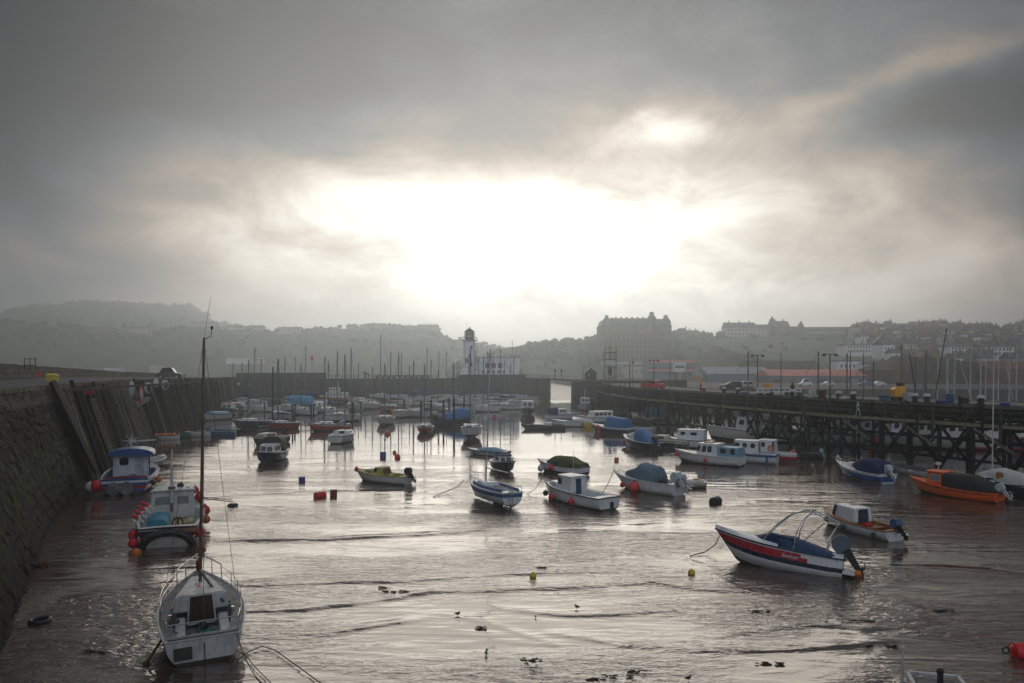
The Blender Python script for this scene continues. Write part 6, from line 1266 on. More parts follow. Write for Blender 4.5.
b = MB(); b.tube([(w * .33, 3, H), (w * .33, 3, ztop(340, YL) - 7.8)], .10, 5); b.build('aerial', 'darkalu', e); b = MB(); b.tube([(-w * .48, -.5, 0), (-w * .48, -.5, ztop(339, YL) - 7.8)], .10, 5); b.build('flagpole', 'darkalu', e)
b = MB(); b.box(w * .42, 2, H + .8, .5, .5, 1.2); b.box(-w * .2, 2, H + .6, .5, .5, .9); b.box(w * .2, 2, H + .9, .7, .6, .3); b.build('rooftop_gear', BM['grey'], e)
# -- hut and skeletal light tower on the pierhead
e = thing('watch_hut', 'small gabled dark hut with white barge boards on the pierhead', 'hut', (xat(590.5, 194), 194, 6.95)); b = MB(); b.box(0, 0, 1.1, 2.9, 2.6, 2.2); b.build('wall', 'blackgloss', e)
b = MB(); b.loft([[(-1.8, y, 1.9), (0, y, 3.3), (1.8, y, 1.9)] for y in (-1.5, 1.5)]); ro = b.build('roof', BM['slate'], e, smooth=0); b = MB(); b.beam((-1.85, -1.55, 1.85), (0, -1.55, 3.35), .08, .25); b.beam((1.85, -1.55, 1.85), (0, -1.55, 3.35), .08, .25); b.build('barge_board', 'offwhite', ro, smooth=0)
b = MB(); b.box(-.6, -1.32, 1.2, .8, .06, .8); b.build('window', 'paleglass', e); b = MB(); b.tube([(-.3, 0, 3.2), (-.3, 0, 6.3)], .05, 4); b.build('aerial', 'darkalu', e)
YT = 195; e = thing('signal_tower', 'square skeletal scaffold tower enclosing a pole light on the pierhead', 'signal tower', (xat(610, YT), YT, 6.9)); Ht = ztop(346, YT) - 6.9; Wt = 1.45
for x in (-Wt, Wt):
    for y in (-Wt, Wt):
        b = MB(); b.tube([(x, y, 0), (x, y, Ht * (.8 if y > 0 else .98))], .11, 5); b.build('corner_post', 'darkalu', e)
for k, z in enumerate((Ht * .06, Ht * .38, Ht * .6, Ht * .80)):
    b = MB()
    for x0, y0, x1, y1 in ((-Wt, -Wt, Wt, -Wt), (-Wt, Wt, Wt, Wt), (-Wt, -Wt, -Wt, Wt), (Wt, -Wt, Wt, Wt)): b.tube([(x0, y0, z), (x1, y1, z)], .12, 5)
    if k == 1: b.box(0, 0, z, 2.9, 2.9, .12); b.tube([(-Wt - 1, -Wt, z + 2), (Wt + .2, -Wt, z + 2)], .08, 4)
    b.build('ring_beam', 'darkalu', e)
b = MB(); b.box(0, -Wt + .2, Ht * .50, 2.4, .12, Ht * .16); b.build('day_mark', 'offwhite', e); b = MB(); b.tube([(0, 0, 0), (0, 0, Ht * .9)], .32, 8); b.build('light_post', pm('buff_post', (.35, .27, .14), .6), e)
b = MB(); b.ball((0, 0, Ht * .95), .55, n=10, k=7); b.tube([(0, 0, Ht), (0, 0, Ht * 1.04)], .1, 6); b.build('lamp', pm('buff_post', (.35, .27, .14), .6), e); b = MB(); b.ball((0, -.2, Ht * .26), .8, n=8, k=6, sc3=(.8, .6, 1.6), wob=.4); b.build('cabinet', 'blackgloss', e)

# -- the big hotel
YH = 545; x0, x1 = xat(602, YH), xat(676, YH); zb = ztop(381, YH); e = thing('grand_hotel', 'huge buff brick cliffside hotel with domed corner turrets standing in haze', 'hotel', (x0, YH, zb)); W = x1 - x0; H = ztop(326, YH) - zb
b = MB(); c_ = [(0, 0), (W * .70, 0), (W * .70, 3), (W * .74, 3), (W * .98, 9), (W * .98, 34), (4, 34), (0, 26)]
c_ = [(W * .0, 8), (W * .012, 4), (W * .045, 1.2), (W * .09, 0), (W * .68, 0), (W * .72, 2.5), (W * .98, 10), (W * .985, 34), (0, 34)]
b.loft([[(x, y, -4) for x, y in c_], [(x, y, H) for x, y in c_]]); b.build('wall', BM['hotel'], e, smooth=0)
cx_, cy_ = W * .5, 17
def ring(k, z): return [(cx_ + (x - cx_) * k, cy_ + (y - cy_) * k, z) for x, y in c_]
b = MB(); b.loft([ring(1.012, H), ring(1.012, H + .8), ring(.985, H + 1.2), ring(.93, H + 5.2), ring(.8, H + 6.0)]); ro = b.build('mansard_roof', BM['hroof'], e, smooth=0)
for z in (H * .28, H * .55, H * .80):
    b = MB(); b.loft([ring(1.006, z), ring(1.006, z + .7)]); b.build('cornice', BM['stone'], e, smooth=0)
for (tx, ty, s_, tz) in ((W * .075, 5, 1.0, 315), (W * .15, 9, .75, 317), (W * .685, 4, 1.25, 312), (W * .90, 10, 1.25, 314.5)):
    t = MB(); top = ztop(tz, YH) - zb; r_ = 2.6 * s_; hh = top - H
    t.tube([(tx, ty, H - 1), (tx, ty, H + hh * .25)], r_, 8); sec = [(1.25, .25), (1.2, .40), (1.0, .60), (.72, .76), (.5, .82), (.5, .95), (.62, .97), (.05, 1.06)]
    t.loft([[(tx + r_ * k * math.cos(a), ty + r_ * k * math.sin(a), H + hh * q) for a in [i * math.pi / 4 for i in range(8)]] for k, q in sec]); t.build('turret', BM['hroof'], e, smooth=20)
for i in range(6):
    b = MB(); b.box(W * (.2 + i * .075), 6, H + 5.5, 1.5, 1.2, 3.0); b.build('chimney', BM['brick'], ro, smooth=0)
windows(e, W * .09, W * .67, [H * (.12 + .10 * k) for k in range(8)], 10, -.04, 1.5, 2.6); windows(e, W * .74, W * .97, [H * (.2 + .12 * k) for k in range(6)], 3, 4.8, 1.6, 2.6) if False else None
b = MB(); b.box(W * .36, -5, H * .16, W * .72, 10, H * .32); b.build('terrace_block', BM['stone'], e, smooth=0)
b = MB(); b.box(W * .36, -5, H * .325, W * .74, 10.6, .8); b.build('terrace_cornice', BM['white'], e, smooth=0)
windows(e, W * .03, W * .69, [H * .1, H * .22], 9, -10.04, 2.0, 3.0)
# -- cliff-top terraces
TOPS = 'clifftop buildings right of the big hotel'
bld('low white terrace house beside the big hotel', 677, 688, 328, 342, 640, wall='white', kind='hip', nw=3, group=TOPS); bld('dark roofed terrace block second from the big hotel', 688, 700, 330, 344, 640, wall='grey', nw=3, group=TOPS, chim=2)
bld('pale long four storey clifftop hotel with trees before it', 726, 757, 322, 345, 630, wall='cream', nw=8, rows=4, group=TOPS, chim=3, cat='hotel', name='clifftop_hotel', ww=1.3)
e = bld('cream clifftop block with a sharp corner spire', 757, 773, 324, 345, 632, wall='cream', nw=4, rows=4, group=TOPS, chim=1, cat='hotel', name='clifftop_hotel')
b = MB(); b.tube([(6, 0, 8), (6, 0, 20)], 2.6, 8); b.tube([(6, 0, 20), (6, 0, ztop(316, 632) - e.location.z)], 3.0, 8, r2=.1); b.build('spire', BM['slate'], e)
bld('dark brick clifftop hotel with stepped gables', 774, 790, 320.5, 346, 625, wall='brown', nw=4, rows=4, group=TOPS, chim=2, cat='hotel', name='clifftop_hotel')
e = bld('brown brick block with a square turret at its right end', 790, 804, 326, 347, 622, wall='brick', nw=4, rows=3, group=TOPS, chim=1, cat='building', name='clifftop_building'); b = MB(); b.box(4, 2, 10, 4, 4, 16); b.tube([(4, 2, 18), (4, 2, 22)], 2.8, 6, r2=.2); b.build('turret', BM['brown'], e, smooth=0)
bld('long pale modern block striped with balconies on the cliff', 806, 850, 327, 348, 600, wall='grey', kind='flat', nw=12, rows=4, group=TOPS, chim=0, cat='apartment block', name='apartment_block', ww=2.0)
bld('flat roofed red brick block beside the striped modern one', 851, 867, 327, 350, 590, wall='brick', kind='flat', nw=5, rows=4, group=TOPS, chim=0, cat='apartment block', name='apartment_block')
bld('tall gabled brown block on the skyline, left one of two', 867, 885, 324, 345, 600, wall='brown', nw=5, rows=4, group=TOPS, chim=2, cat='apartment block', name='apartment_block'); bld('square grey tower block on the skyline', 897, 905, 323.5, 345, 600, wall='grey', kind='flat', nw=3, rows=4, group=TOPS, chim=0, cat='apartment block', name='apartment_block')
bld('long white terrace just above the long fish shed roof', 846, 872, 343, 353, 440, wall='white', kind='gable', nw=8, rows=2, group=TOPS, chim=3, cat='terrace', name='hillside_terrace'); bld('pale stepped terrace halfway up the hillside, right of the white one', 905, 938, 341, 352, 440, wall='cream', kind='gable', nw=9, rows=2, group=TOPS, chim=3, cat='terrace', name='hillside_terrace'); bld('white hillside terrace above the broad dark warehouse', 950, 976, 344, 354, 380, wall='white', kind='gable', nw=7, rows=2, group=TOPS, chim=2, cat='terrace', name='hillside_terrace'); bld('white hillside terrace near the right frame edge', 986, 1014, 344, 356, 370, wall='white', kind='gable', nw=7, rows=2, group=TOPS, chim=2, cat='terrace', name='hillside_terrace')
# -- left-hand skyline across the bay
LT = 'hazy terraces on the cliff across the bay'
for i, (a, c, t, q, wl, kd, lb) in enumerate([(190, 214, 321, 334, 'cream', 'flat', 'large pale block standing at the left end of the clifftop terraces'), (222, 243, 325.5, 332, 'white', 'gable', 'long low terrace just right of the large pale block'), (246, 262, 325, 332, 'cream', 'gable', 'cream clifftop terrace over the quay corner'), (277, 300, 326.5, 333, 'cream', 'gable', 'long cream clifftop terrace above the grey wall block'), (346, 356, 324, 332, 'grey', 'gable', 'narrow grey clifftop house in the middle of the bay'), (359, 392, 323, 331, 'cream', 'hip', 'broad curved crescent at the highest point of the cliff'), (394, 413, 325, 332, 'white', 'gable', 'white terrace right of the broad crescent'), (417, 438, 325, 333, 'stone', 'flat', 'castellated stone block at the very end of the cliff')]):
    e = bld(lb, a, c, t, q, 890, wall=wl, kind=kd, nw=max(3, int((c - a) / 3)), rows=3, group=LT, chim=2 if kd == 'gable' else 0, cat='terrace', name='clifftop_terrace', ww=1.6, wh=2)
    if i == 7:
        b = MB(); w_ = xat(438, 890) - xat(417, 890)
        for k in range(8): b.box(-w_ / 2 + (k + .5) * w_ / 8, 1, (ztop(325, 890) - e.location.z) + .6, w_ / 16, 2, 2)
        b.build('battlement', BM['stone'], e, smooth=0)
for sx in (123, 149.5):
    e = thing('spired_church', ['left hand one of the twin pointed towers across the bay', 'right hand one of the twin pointed towers across the bay'][sx > 130], 'tower', (xat(sx, 880), 880, ztop(336, 880)), 0, 'twin pointed towers across the bay'); b = MB(); b.box(0, 3, 5, 6, 6, 12); b.build('tower', BM['stone'], e, smooth=0); b = MB(); b.tube([(0, 3, 10), (0, 3, ztop(322 if sx < 140 else 321, 880) - ztop(336, 880))], 4.2, 4, r2=.1); b.build('spire', BM['slate'], e, smooth=0)
bld('low building strung between the twin pointed towers', 127, 147, 326.5, 334, 884, wall='cream', nw=6, rows=2, group=LT, cat='terrace', name='clifftop_terrace')
bld('red gabled building left of the twin pointed towers', 80, 112, 327, 335, 886, wall='stone', roof='slate', nw=8, rows=2, group=LT, cat='terrace', name='clifftop_terrace')
for i, (a, c, t, q, wl, lb) in enumerate([(104, 118, 366, 374, 'white', 'pale low seafront pavilion at the foot of the cliff, left'), (150, 164, 364, 371, 'cream', 'cream seafront building at the foot of the cliff'), (226, 248, 357, 362, 'white', 'long thin white seafront colonnade under the cliff'), (255, 263, 356, 362, 'cream', 'small cream seafront house under the cliff'), (455, 466, 356, 366, 'cream', 'cream seafront house glimpsed left of the lighthouse')]):
    bld(lb, a, c, t, q, 765, wall=wl, kind='hip', nw=5, rows=1, group='seafront buildings below the cliff', chim=0, cat='seafront building', name='seafront_building')
e = thing('monument', 'thin obelisk on top of the far flat hill', 'monument', (xat(119, 1290), 1290, ztop(306, 1290))); b = MB(); b.tube([(0, 0, -2), (0, 0, ztop(294, 1290) - ztop(304, 1290))], 1.3, 6, r2=.5); b.build('shaft', BM['stone'], e)
e = thing('radio_mast', 'faint mast on the far flat hill', 'mast', (xat(161, 1290), 1290, ztop(308, 1290))); b = MB(); b.tube([(0, 0, -2), (0, 0, 18)], .8, 5, r2=.4); b.build('pole', BM['grey'], e)
# -- sheds and waterfront on the right
bld('pale box shaped building on the beach below the big hotel', 627, 645, 366, 378, 470, wall='cream', kind='flat', nw=3, rows=1, chim=0, cat='building', name='beach_building', d=14)
e = bld('long low amusement hall with faded red fascia beyond the pier', 648, 695, 360.5, 378, 400, wall='sheet', kind='flat', nw=8, rows=1, chim=0, cat='amusement hall', name='amusement_hall', d=16, ww=3.5, wh=1.6)
b = MB(); w_ = xat(695, 400) - xat(648, 400); zt_ = ztop(360.5, 400) - e.location.z; b.box(0, -.2, zt_ - .4, w_ + .5, .3, 1.6); b.box(0, -.2, zt_ - 5.2, w_ + .5, .3, 1.2); b.build('fascia', BM['pink'], e, smooth=0)
x, w, z0, z1 = onpx(651, 697, 373, 386, 330); e = thing('shelter', 'dark open sided waiting shelter with slim posts beyond the pier', 'shelter', (x, 330, 4.6)); b = MB(); b.box(0, 2, z1 - 4.6, w, 5, .4); b.build('roof', BM['slate'], e, smooth=0)
for k in range(9):
    b = MB(); b.tube([(-w / 2 + .4 + k * (w - .8) / 8, 0, 0), (-w / 2 + .4 + k * (w - .8) / 8, 0, z1 - 4.6)], .16, 5); b.build('post', 'darkalu', e)
b = MB(); b.box(w * .15, 3.5, 1.8, w * .5, .3, 3.2); b.build('screen', BM['grey'], e, smooth=0)
x, w, z0, z1 = onpx(672, 687, 362.5, 372, 326); e = thing('control_cabin', 'glazed control cabin with overhanging white roof above the shelter', 'cabin', (x, 326, 4.6)); zc = ztop(372, 326) - 4.6; b = MB(); b.tube([(0, 1, 0), (0, 1, zc)], 1.2, 6); b.build('stem', BM['grey'], e)
b = MB(); b.loft([[(-w * .33, 0, zc), (w * .33, 0, zc), (w * .33, 3, zc), (-w * .33, 3, zc)], [(-w * .42, -.6, z1 - 4.8), (w * .42, -.6, z1 - 4.8), (w * .42, 3.4, z1 - 4.8), (-w * .42, 3.4, z1 - 4.8)]]); b.build('cabin', BM['white'], e, smooth=0); b = MB(); b.box(0, 1.4, z1 - 4.6, w, 5, .35); b.build('roof', BM['white'], e, smooth=0); windows(e, -w * .3, w * .3, [(zc + z1 - 4.6) / 2 + .2], 3, -.35, 1.2, 1.2)
e = bld('grey sheet clad shed with a shallow gable facing left', 707, 771, 367, 386, 300, wall='sheet', roof='sheetroof', nw=0, chim=0, cat='shed', name='shed', d=16, rfrac=.35)
b = MB(); b.box(6, -.1, 2.2, 6, .12, 4.2); b.build('door', BM['sheetroof'], e, smooth=0)
bld('small pale lean-to left of the grey sheet clad shed', 694, 712, 371, 386, 305, wall='grey', roof='sheet', nw=1, rows=1, chim=0, cat='shed', name='shed', d=10, rfrac=.3)
bld('long shed with a mossy brown roof behind the grey and red ones', 750, 823, 360.5, 380, 345, wall='brown', roof='mossy', nw=0, chim=0, cat='shed', name='shed', d=18, rfrac=.42)
e = bld('very long fish shed with faded red roof and dark doorways', 770, 908, 369.3, 387, 280, wall='sheet', roof='pink', nw=0, chim=0, cat='shed', name='fish_shed', d=18, rfrac=.36)
w_ = xat(908, 280) - xat(770, 280)
for k in range(9):
    b = MB(); b.box(-w_ / 2 + 2.5 + k * (w_ - 5) / 8, -.06, 1.5, 2.6, .12, 3.0); b.build('doorway', ['blackgloss', BM['brick'], BM['grey']][k % 3], e, smooth=0)
for k in (.40, .66, .70, .90): b = MB(); b.box(-w_ / 2 + w_ * k, 3, 4.6, 1.6, 1.2, 1.4); b.build('roof_vent', BM['grey'], e, smooth=0)
bld('broad dark warehouse with a large mossy roof behind the masts', 892, 990, 356.5, 388, 262, wall='brown', roof='mossy', kind='hip', nw=0, chim=0, cat='warehouse', name='warehouse', d=26, rfrac=.42)
bld('red brick warehouse at the right end of the waterfront', 990, 1045, 361, 388, 255, wall='brick', roof='tile', nw=7, rows=2, chim=0, cat='warehouse', name='warehouse', d=18, rfrac=.3)
bld('white office block with a red and white sign above the fish shed', 838, 862, 360.5, 372, 330, wall='white', kind='flat', nw=5, rows=1, chim=0, cat='building', name='office_block', d=8)
bld('stepped white waterfront buildings above the fish shed roof', 862, 890, 361.5, 375, 325, wall='white', kind='hip', nw=5, rows=2, chim=1, cat='building', name='waterfront_building', d=8)
# -- the old town climbing the slope
def town_z(px, Y):
    zt = ztop(np.interp(px, [a for a, _ in sorted(PD)], [c for _, c in sorted(PD)]), 620); k = max(0, min(1, (Y - 320) / 300)); return 4 + (zt - 4) * k
random.seed(33); cnt = {}
TOWN = 'old town houses climbing the slope on the right'
desc = {('white', 'slate'): 'white rendered town house with slate roof on the right hand hillside', ('cream', 'slate'): 'cream town house with slate roof on the right hand hillside', ('brick', 'slate'): 'red brick town house with slate roof on the right hand hillside', ('brick', 'tile'): 'red brick town house with red tiles on the right hand hillside', ('grey', 'slate'): 'grey rendered town house on the right hand hillside', ('brown', 'slate'): 'brown brick town house on the right hand hillside', ('white', 'tile'): 'white town house with red tiles on the right hand hillside', ('cream', 'tile'): 'cream town house with red tiles on the right hand hillside', ('brown', 'tile'): 'brown town house with red tiles on the right hand hillside', ('grey', 'tile'): 'grey town house with red tiles on the right hand hillside'}
for row, Y in enumerate((345, 368, 392, 416, 442, 468, 495, 520, 546, 572, 598, 618)):
    px = (905 - min(row, 6) * 8 if row < 9 else 852) + random.uniform(0, 6); px = max(px, (803 if row < 9 else 838) if row > 4 else 870)
    while px < 1040:
        wpx = random.uniform(6, 9) * 620 / Y * .8 * random.choice([1, 1, 1.5]); xw = wpx / F_ * Y; wl = random.choice(['white', 'white', 'cream', 'cream', 'brick', 'grey', 'brown']); rf = random.choice(['slate', 'slate', 'slate', 'tile'])
        if random.random() < .90:
            yy = Y + random.uniform(-8, 8); hh = random.uniform(5.5, 9)
            house(desc[(wl, rf)], xat(px + wpx / 2, yy), yy, town_z(px, yy) - .5, xw * .96, random.uniform(8, 10), hh, wl, rf, kind='gable', nw=random.choice([2, 3]), rows=2, rz=R(random.uniform(-12, 12)), chim=1, group=TOWN, rh=random.uniform(2, 3.2), axis=random.choice('xxy'), name='town_house')
        px += wpx * random.uniform(.98, 1.12)
# ================================================================ street lamps, bollards, cars, people, buoys, birds
def lamp(label, px, base_z, top_py, Y=None, arms=2, on=None, group='lamp posts along the timber pier'):
    if Y is None: l = pl_at(px); p = ppt(l, on if on is not None else .6); X, Y = p.x, p.y
    X = xat(px, Y); e = thing('street_lamp', label, 'street lamp', (X, Y, base_z), 0, group); h = ztop(top_py, Y) - base_z
    b = MB(); b.tube([(0, 0, 0), (0, 0, h * .35)], .10, 8); b.tube([(0, 0, h * .35), (0, 0, h)], .065, 8); b.build('pole', 'blackgloss', e)
    for s_ in ((-1, 1) if arms == 2 else (1,)):
        b = MB(); b.tube([(0, 0, h - .12), (s_ * .35, 0, h + .02), (s_ * .62, 0, h)], .04, 6); b.build('arm', 'blackgloss', e)
        b = MB(); b.tube([(s_ * .68, 0, h + .02), (s_ * .68, 0, h - .12), (s_ * .68, 0, h - .24)], .14, 10, r2=.27); b.build('lamp_head', 'blackgloss', e)
lamp('double headed lamp post on the pier walkway, above the white launch', 757.5, WALK, 355, on=.5); lamp('double headed lamp post on the pier walkway left of the blue cruiser', 830, WALK, 354, on=.5)
lamp('double headed lamp post on the pier roadway near the red car', 654, DECK, 360, on=4.5); lamp('single headed lamp post near the walking person on the pier', 629.5, DECK - 1.2, 362, arms=1, on=1.4); lamp('slim lamp post by the watch hut on the pierhead', 583, 6.95, 366, Y=196, arms=1)
for px_, t_, lb in ((632.5, 357.5, 'bare thin pole right beside the single headed lamp post'), (850.5, 351, 'tall bare dark pole on the pier between the lamp and the yellow machine'), (863.5, 353, 'slightly shorter bare dark pole right of the tall one'), (781, 353, 'thin pole behind the pier roadway above the fish shed'), (670, 359, 'thin pole in front of the control cabin')):
    l = pl_at(px_); p = ppt(l, 3.0); X = xat(px_, p.y); b = MB(); b.tube([(X, p.y, DECK - .1), (X, p.y, ztop(t_, p.y))], .065, 6, r2=.05); tag(b.build('pole', 'darkalu'), lb, 'pole', 'bare poles on the pier')
def bollard(label, px, off=2.8, group='white topped bollards on the pier'):
    l = pl_at(px); p = ppt(l, off); p = Vector((xat(px, p.y), p.y, DECK)); e = thing('bollard', label, 'bollard', p, 0, group)
    b = MB(); b.tube([(0, 0, -.06), (0, 0, .1), (0, 0, .12), (0, 0, .62)], .26, 12); b.tube([(-.42, 0, .35), (.42, 0, .35)], .06, 6); b.build('post', 'black', e); b = MB(); b.tube([(0, 0, .6), (0, 0, .66), (0, 0, .80), (0, 0, .86)], .33, 12, r2=.24); b.build('cap', 'fwhite', e)
BL = [(703.5, 'beside the yellow frame'), (724, 'between the yellow frame and the parked cars'), (738, 'in front of the dark parked car'), (761, 'at the left end of the white trailer'), (792, 'by the standing person in black'), (839, 'left of the tall bare dark pole'), (853.5, 'just right of the tall bare dark pole'), (915, 'right of the yellow machine'), (927, 'second to the right of the yellow machine'), (981, 'nearest the right edge of the frame')]
for px_, t_ in BL: bollard('white topped black bollard ' + t_, px_, 2.5)
def car(label, px, Y, z, head, mat, group='cars parked on the pier', L=4.3, H=1.45, W=1.75):
    e = thing('parked_car', label, 'car', (xat(px, Y), Y, z), R(head), group)
    prof = [(-L / 2, .35), (-L / 2 + .03, .75), (-L / 2 + .25, .92), (-L * .36, 1.0), (-L * .25, H - .05), (-L * .1, H), (L * .08, H - .02), (L * .24, .98), (L * .42, .86), (L / 2 - .03, .70), (L / 2, .38), (L / 2 - .15, .25), (-L / 2 + .15, .25)]
    b = MB(); b.loft([[(x, y * (W / 2) * (.82 if z_ > 1.1 else 1), z_) for x, z_ in prof] for y in (-1, 1)]); b.build('body', mat, e, bevel=.05)
    for y in (-1, 1):
        b = MB(); yy = y * W / 2 * .93; q = [(-L * .31, .98), (-L * .235, H - .12), (L * .07, H - .12), (L * .2, .98)]; b.loft([[(x, yy, z_) for x, z_ in q], [(x, yy + y * .05 - (z_ > 1.1) * y * .10, z_) for x, z_ in q]]); b.build('side_window', 'glass', e)
        for x in (-L * .31, L * .31):
            b = MB(); b.tube([(x, y * (W / 2 - .18), .31), (x, y * (W / 2 + .01), .31)], .31, 14); w_ = b.build('wheel', 'black', e); b = MB(); b.tube([(x, y * (W / 2), .31), (x, y * (W / 2 + .02), .31)], .18, 10); b.build('rim', 'alu', w_)
    b = MB(); b.add([(L * .235, -.66, 1.0), (L * .235, .66, 1.0), (L * .095, .6, H - .06), (L * .095, -.6, H - .06)], [(0, 1, 2, 3)]); [setattr(v, 'x', v.x + .02) for v in b.v]; b.build('windscreen', 'glass', e)
    b = MB(); b.add([(-L * .37, -.66, 1.02), (-L * .37, .66, 1.02), (-L * .262, .6, H - .1), (-L * .262, -.6, H - .1)], [(0, 3, 2, 1)]); [setattr(v, 'x', v.x - .03) for v in b.v]; b.build('rear_window', 'glass', e)
    for y in (-.62, .62):
        b = MB(); b.box(L / 2 - .04, y, .66, .08, .35, .16); b.build('headlight', 'paleglass', e)
        b = MB(); b.box(-L / 2 + .02, y, .74, .08, .3, .16); b.build('tail_light', 'red', e)
def deckpt(px, off): l = pl_at(px); p = ppt(l, off); d = p.y; return d
red = pm('bright_red_car', (.50, .02, .02), .3, var=.05)
Yr = deckpt(653, 6.5); car('bright red hatchback parked on the far stretch of the pier', 653, Yr, DECK - .05, 128, red)
car('dark saloon parked beyond the pier bollards', 733.5, 119, DECK - .05, 168, pm('dark_green_car', (.03, .04, .04), .3), L=4.4); car('brown silver car seen end on beside the dark saloon', 748, 117, DECK - .05, 250, pm('bronze_car', (.20, .18, .16), .3))
car('dark car with a pale nose parked on the stone quay at the left', 170, 131, 8.02, 10, pm('charcoal_car', (.04, .035, .035), .35), group='car on the quay', H=1.9)
def person(label, x, y, z, h=1.75, coat='canvasblack', rz=0, walk=.18):
    s_ = h / 1.75; V = [(0, 0, .95), (0, 0, 1.15), (0, 0, 1.38), (0, 0, 1.50), (0, .02, 1.64), (.10, 0, .88), (.12, walk, .48), (.12, walk + .02, .06), (.12, walk + .16, .02), (-.10, 0, .88), (-.12, -walk, .50), (-.12, -walk - .06, .08), (-.12, -walk + .08, .03), (.22, 0, 1.38), (.27, -.10, 1.10), (.25, .03, .86), (-.22, 0, 1.38), (-.27, .10, 1.10), (-.25, .16, .87)]
    E = [(0, 1), (1, 2), (2, 3), (3, 4), (0, 5), (5, 6), (6, 7), (7, 8), (0, 9), (9, 10), (10, 11), (11, 12), (2, 13), (13, 14), (14, 15), (2, 16), (16, 17), (17, 18)]
    rad = [.16, .15, .17, .07, .115, .10, .075, .055, .05, .10, .075, .055, .05, .08, .055, .045, .08, .055, .045]
    me = bpy.data.meshes.new('person'); me.from_pydata([tuple(c * s_ for c in v) for v in V], E, []); o = bpy.data.objects.new('person', me); col.objects.link(o)
    m_ = o.modifiers.new('skin', 'SKIN'); me.materials.append(M[coat])
    for i, r_ in enumerate(rad): me.skin_vertices[0].data[i].radius = (r_ * s_, r_ * s_ * .8)
    me.skin_vertices[0].data[0].use_root = True; o.modifiers.new('sub', 'SUBSURF').levels = 1; o.location = (x, y, z); o.rotation_euler = (0, 0, rz); tag(o, label, 'person')
    b = MB(); b.ball((0, .05 * s_, 1.66 * s_), .10 * s_, n=10, k=7, sc3=(.9, 1, 1.15)); b.build('face', 'skin', o); b = MB(); b.ball((0, .0, 1.70 * s_), .115 * s_, n=10, k=7, sc3=(1, 1, .95)); b.build('hair', 'canvasblack', o)
l = pl_at(622); p = ppt(l, 1.0); person('person in grey jacket walking along the pier walkway', xat(622, p.y), p.y, WALK, coat='canvasgrey', rz=2.0)
l = pl_at(792.5); p = ppt(l, 4.2); person('person in black standing on the pier by the white trailer', xat(792.5, p.y), p.y, DECK - .05, 1.8, rz=.6, walk=.04)
l = pl_at(858); p = ppt(l, 1.0); person('person in pale jacket on the walkway under the tall bare pole', xat(858, p.y), p.y, WALK, 1.7, coat='canvaswhite', rz=1.0)
YW = 243; person('person standing at the railing of the outer wall beside a telescope', xat(368.5, YW), YW, 6.7, 1.8, rz=1); person('second person further right along the outer wall railing', xat(378.5, YW), YW, 6.7, 1.7, rz=2, walk=.1)
e = thing('telescope', 'coin telescope on a pedestal silhouetted on the outer wall', 'telescope', (xat(365, YW), YW, 6.7)); b = MB(); b.tube([(0, 0, 0), (0, 0, 1.4)], .35, 8, r2=.2); b.build('pedestal', 'blackgloss', e); b = MB(); b.beam((-.7, 0, 1.9), (.8, 0, 1.55), .5, .5); b.build('tube', 'blackgloss', e)
e = thing('flag', 'small red flag on a staff over the far wall', 'flag', (xat(312, 240), 240, 6.7)); b = MB(); b.tube([(0, 0, 0), (0, 0, 7.2)], .07, 5); b.build('staff', 'darkalu', e); b = MB(); b.box(.0, 0, 6.6, .7, .05, 1.4); b.build('cloth', 'fred', e)
# things on the pier roadway
p = ppt(pl_at(898), 5.0); X = xat(898, p.y); e = thing('crane_machine', 'yellow bodied dockside machine with black hood on the pier', 'machine', (X, p.y, DECK - .05)); e.scale = (.72, .72, .8); b = MB(); b.loft([[(-.75, -.7, .5), (.75, -.7, .5), (.75, .7, .5), (-.75, .7, .5)], [(-.85, -.7, 1.5), (.75, -.7, 1.5), (.75, .7, 1.5), (-.85, .7, 1.5)], [(-.5, -.6, 1.85), (.75, -.6, 2.0), (.75, .6, 2.0), (-.5, .6, 1.85)]]); b.build('body', pm('machine_yellow', (.70, .33, .02), .5, var=.1), e, bevel=.04); b = MB(); b.box(.35, 0, 2.2, .8, 1.0, .5); b.box(0, 0, .3, 1.6, 1.4, .45); b.build('hood', 'blackgloss', e, bevel=.04)
b = MB(); b.tube([(.6, -.5, .3), (.6, -.5, 5.0)], .05, 6); b.build('jib', 'wood', e)
for k in (-.5, .5):
    b = MB(); b.tube([(k, -.78, .3), (k, -.6, .3)], .3, 12); b.build('wheel', 'black', e)
p = ppt(pl_at(779), 5.0); e = thing('boat_trailer', 'long low white railed trailer parked on the pier roadway', 'trailer', (xat(779, p.y), p.y, DECK - .05), R(-8)); b = MB()
for z in (.45, .95): b.beam((-2.6, 0, z), (2.6, 0, z), .16, .18)
for k in range(9): b.beam((-2.6 + k * .65, 0, .4), (-2.6 + k * .65, 0, .98), .15, .15, up=(1, 0, 0))
b.box(0, .8, .5, 5.2, 1.4, .08); b.build('frame', 'fwhite', e, smooth=0)
for k in (-.9, .9):
    b = MB(); b.tube([(k, -.1, .27), (k, .1, .27)], .27, 12); b.build('wheel', 'black', e)
b = MB(); b.box(-1.2, .8, 1.15, .9, .9, .9, .2); b.build('yellow_load', pm('machine_yellow', (.70, .33, .02)), e, bevel=.1)
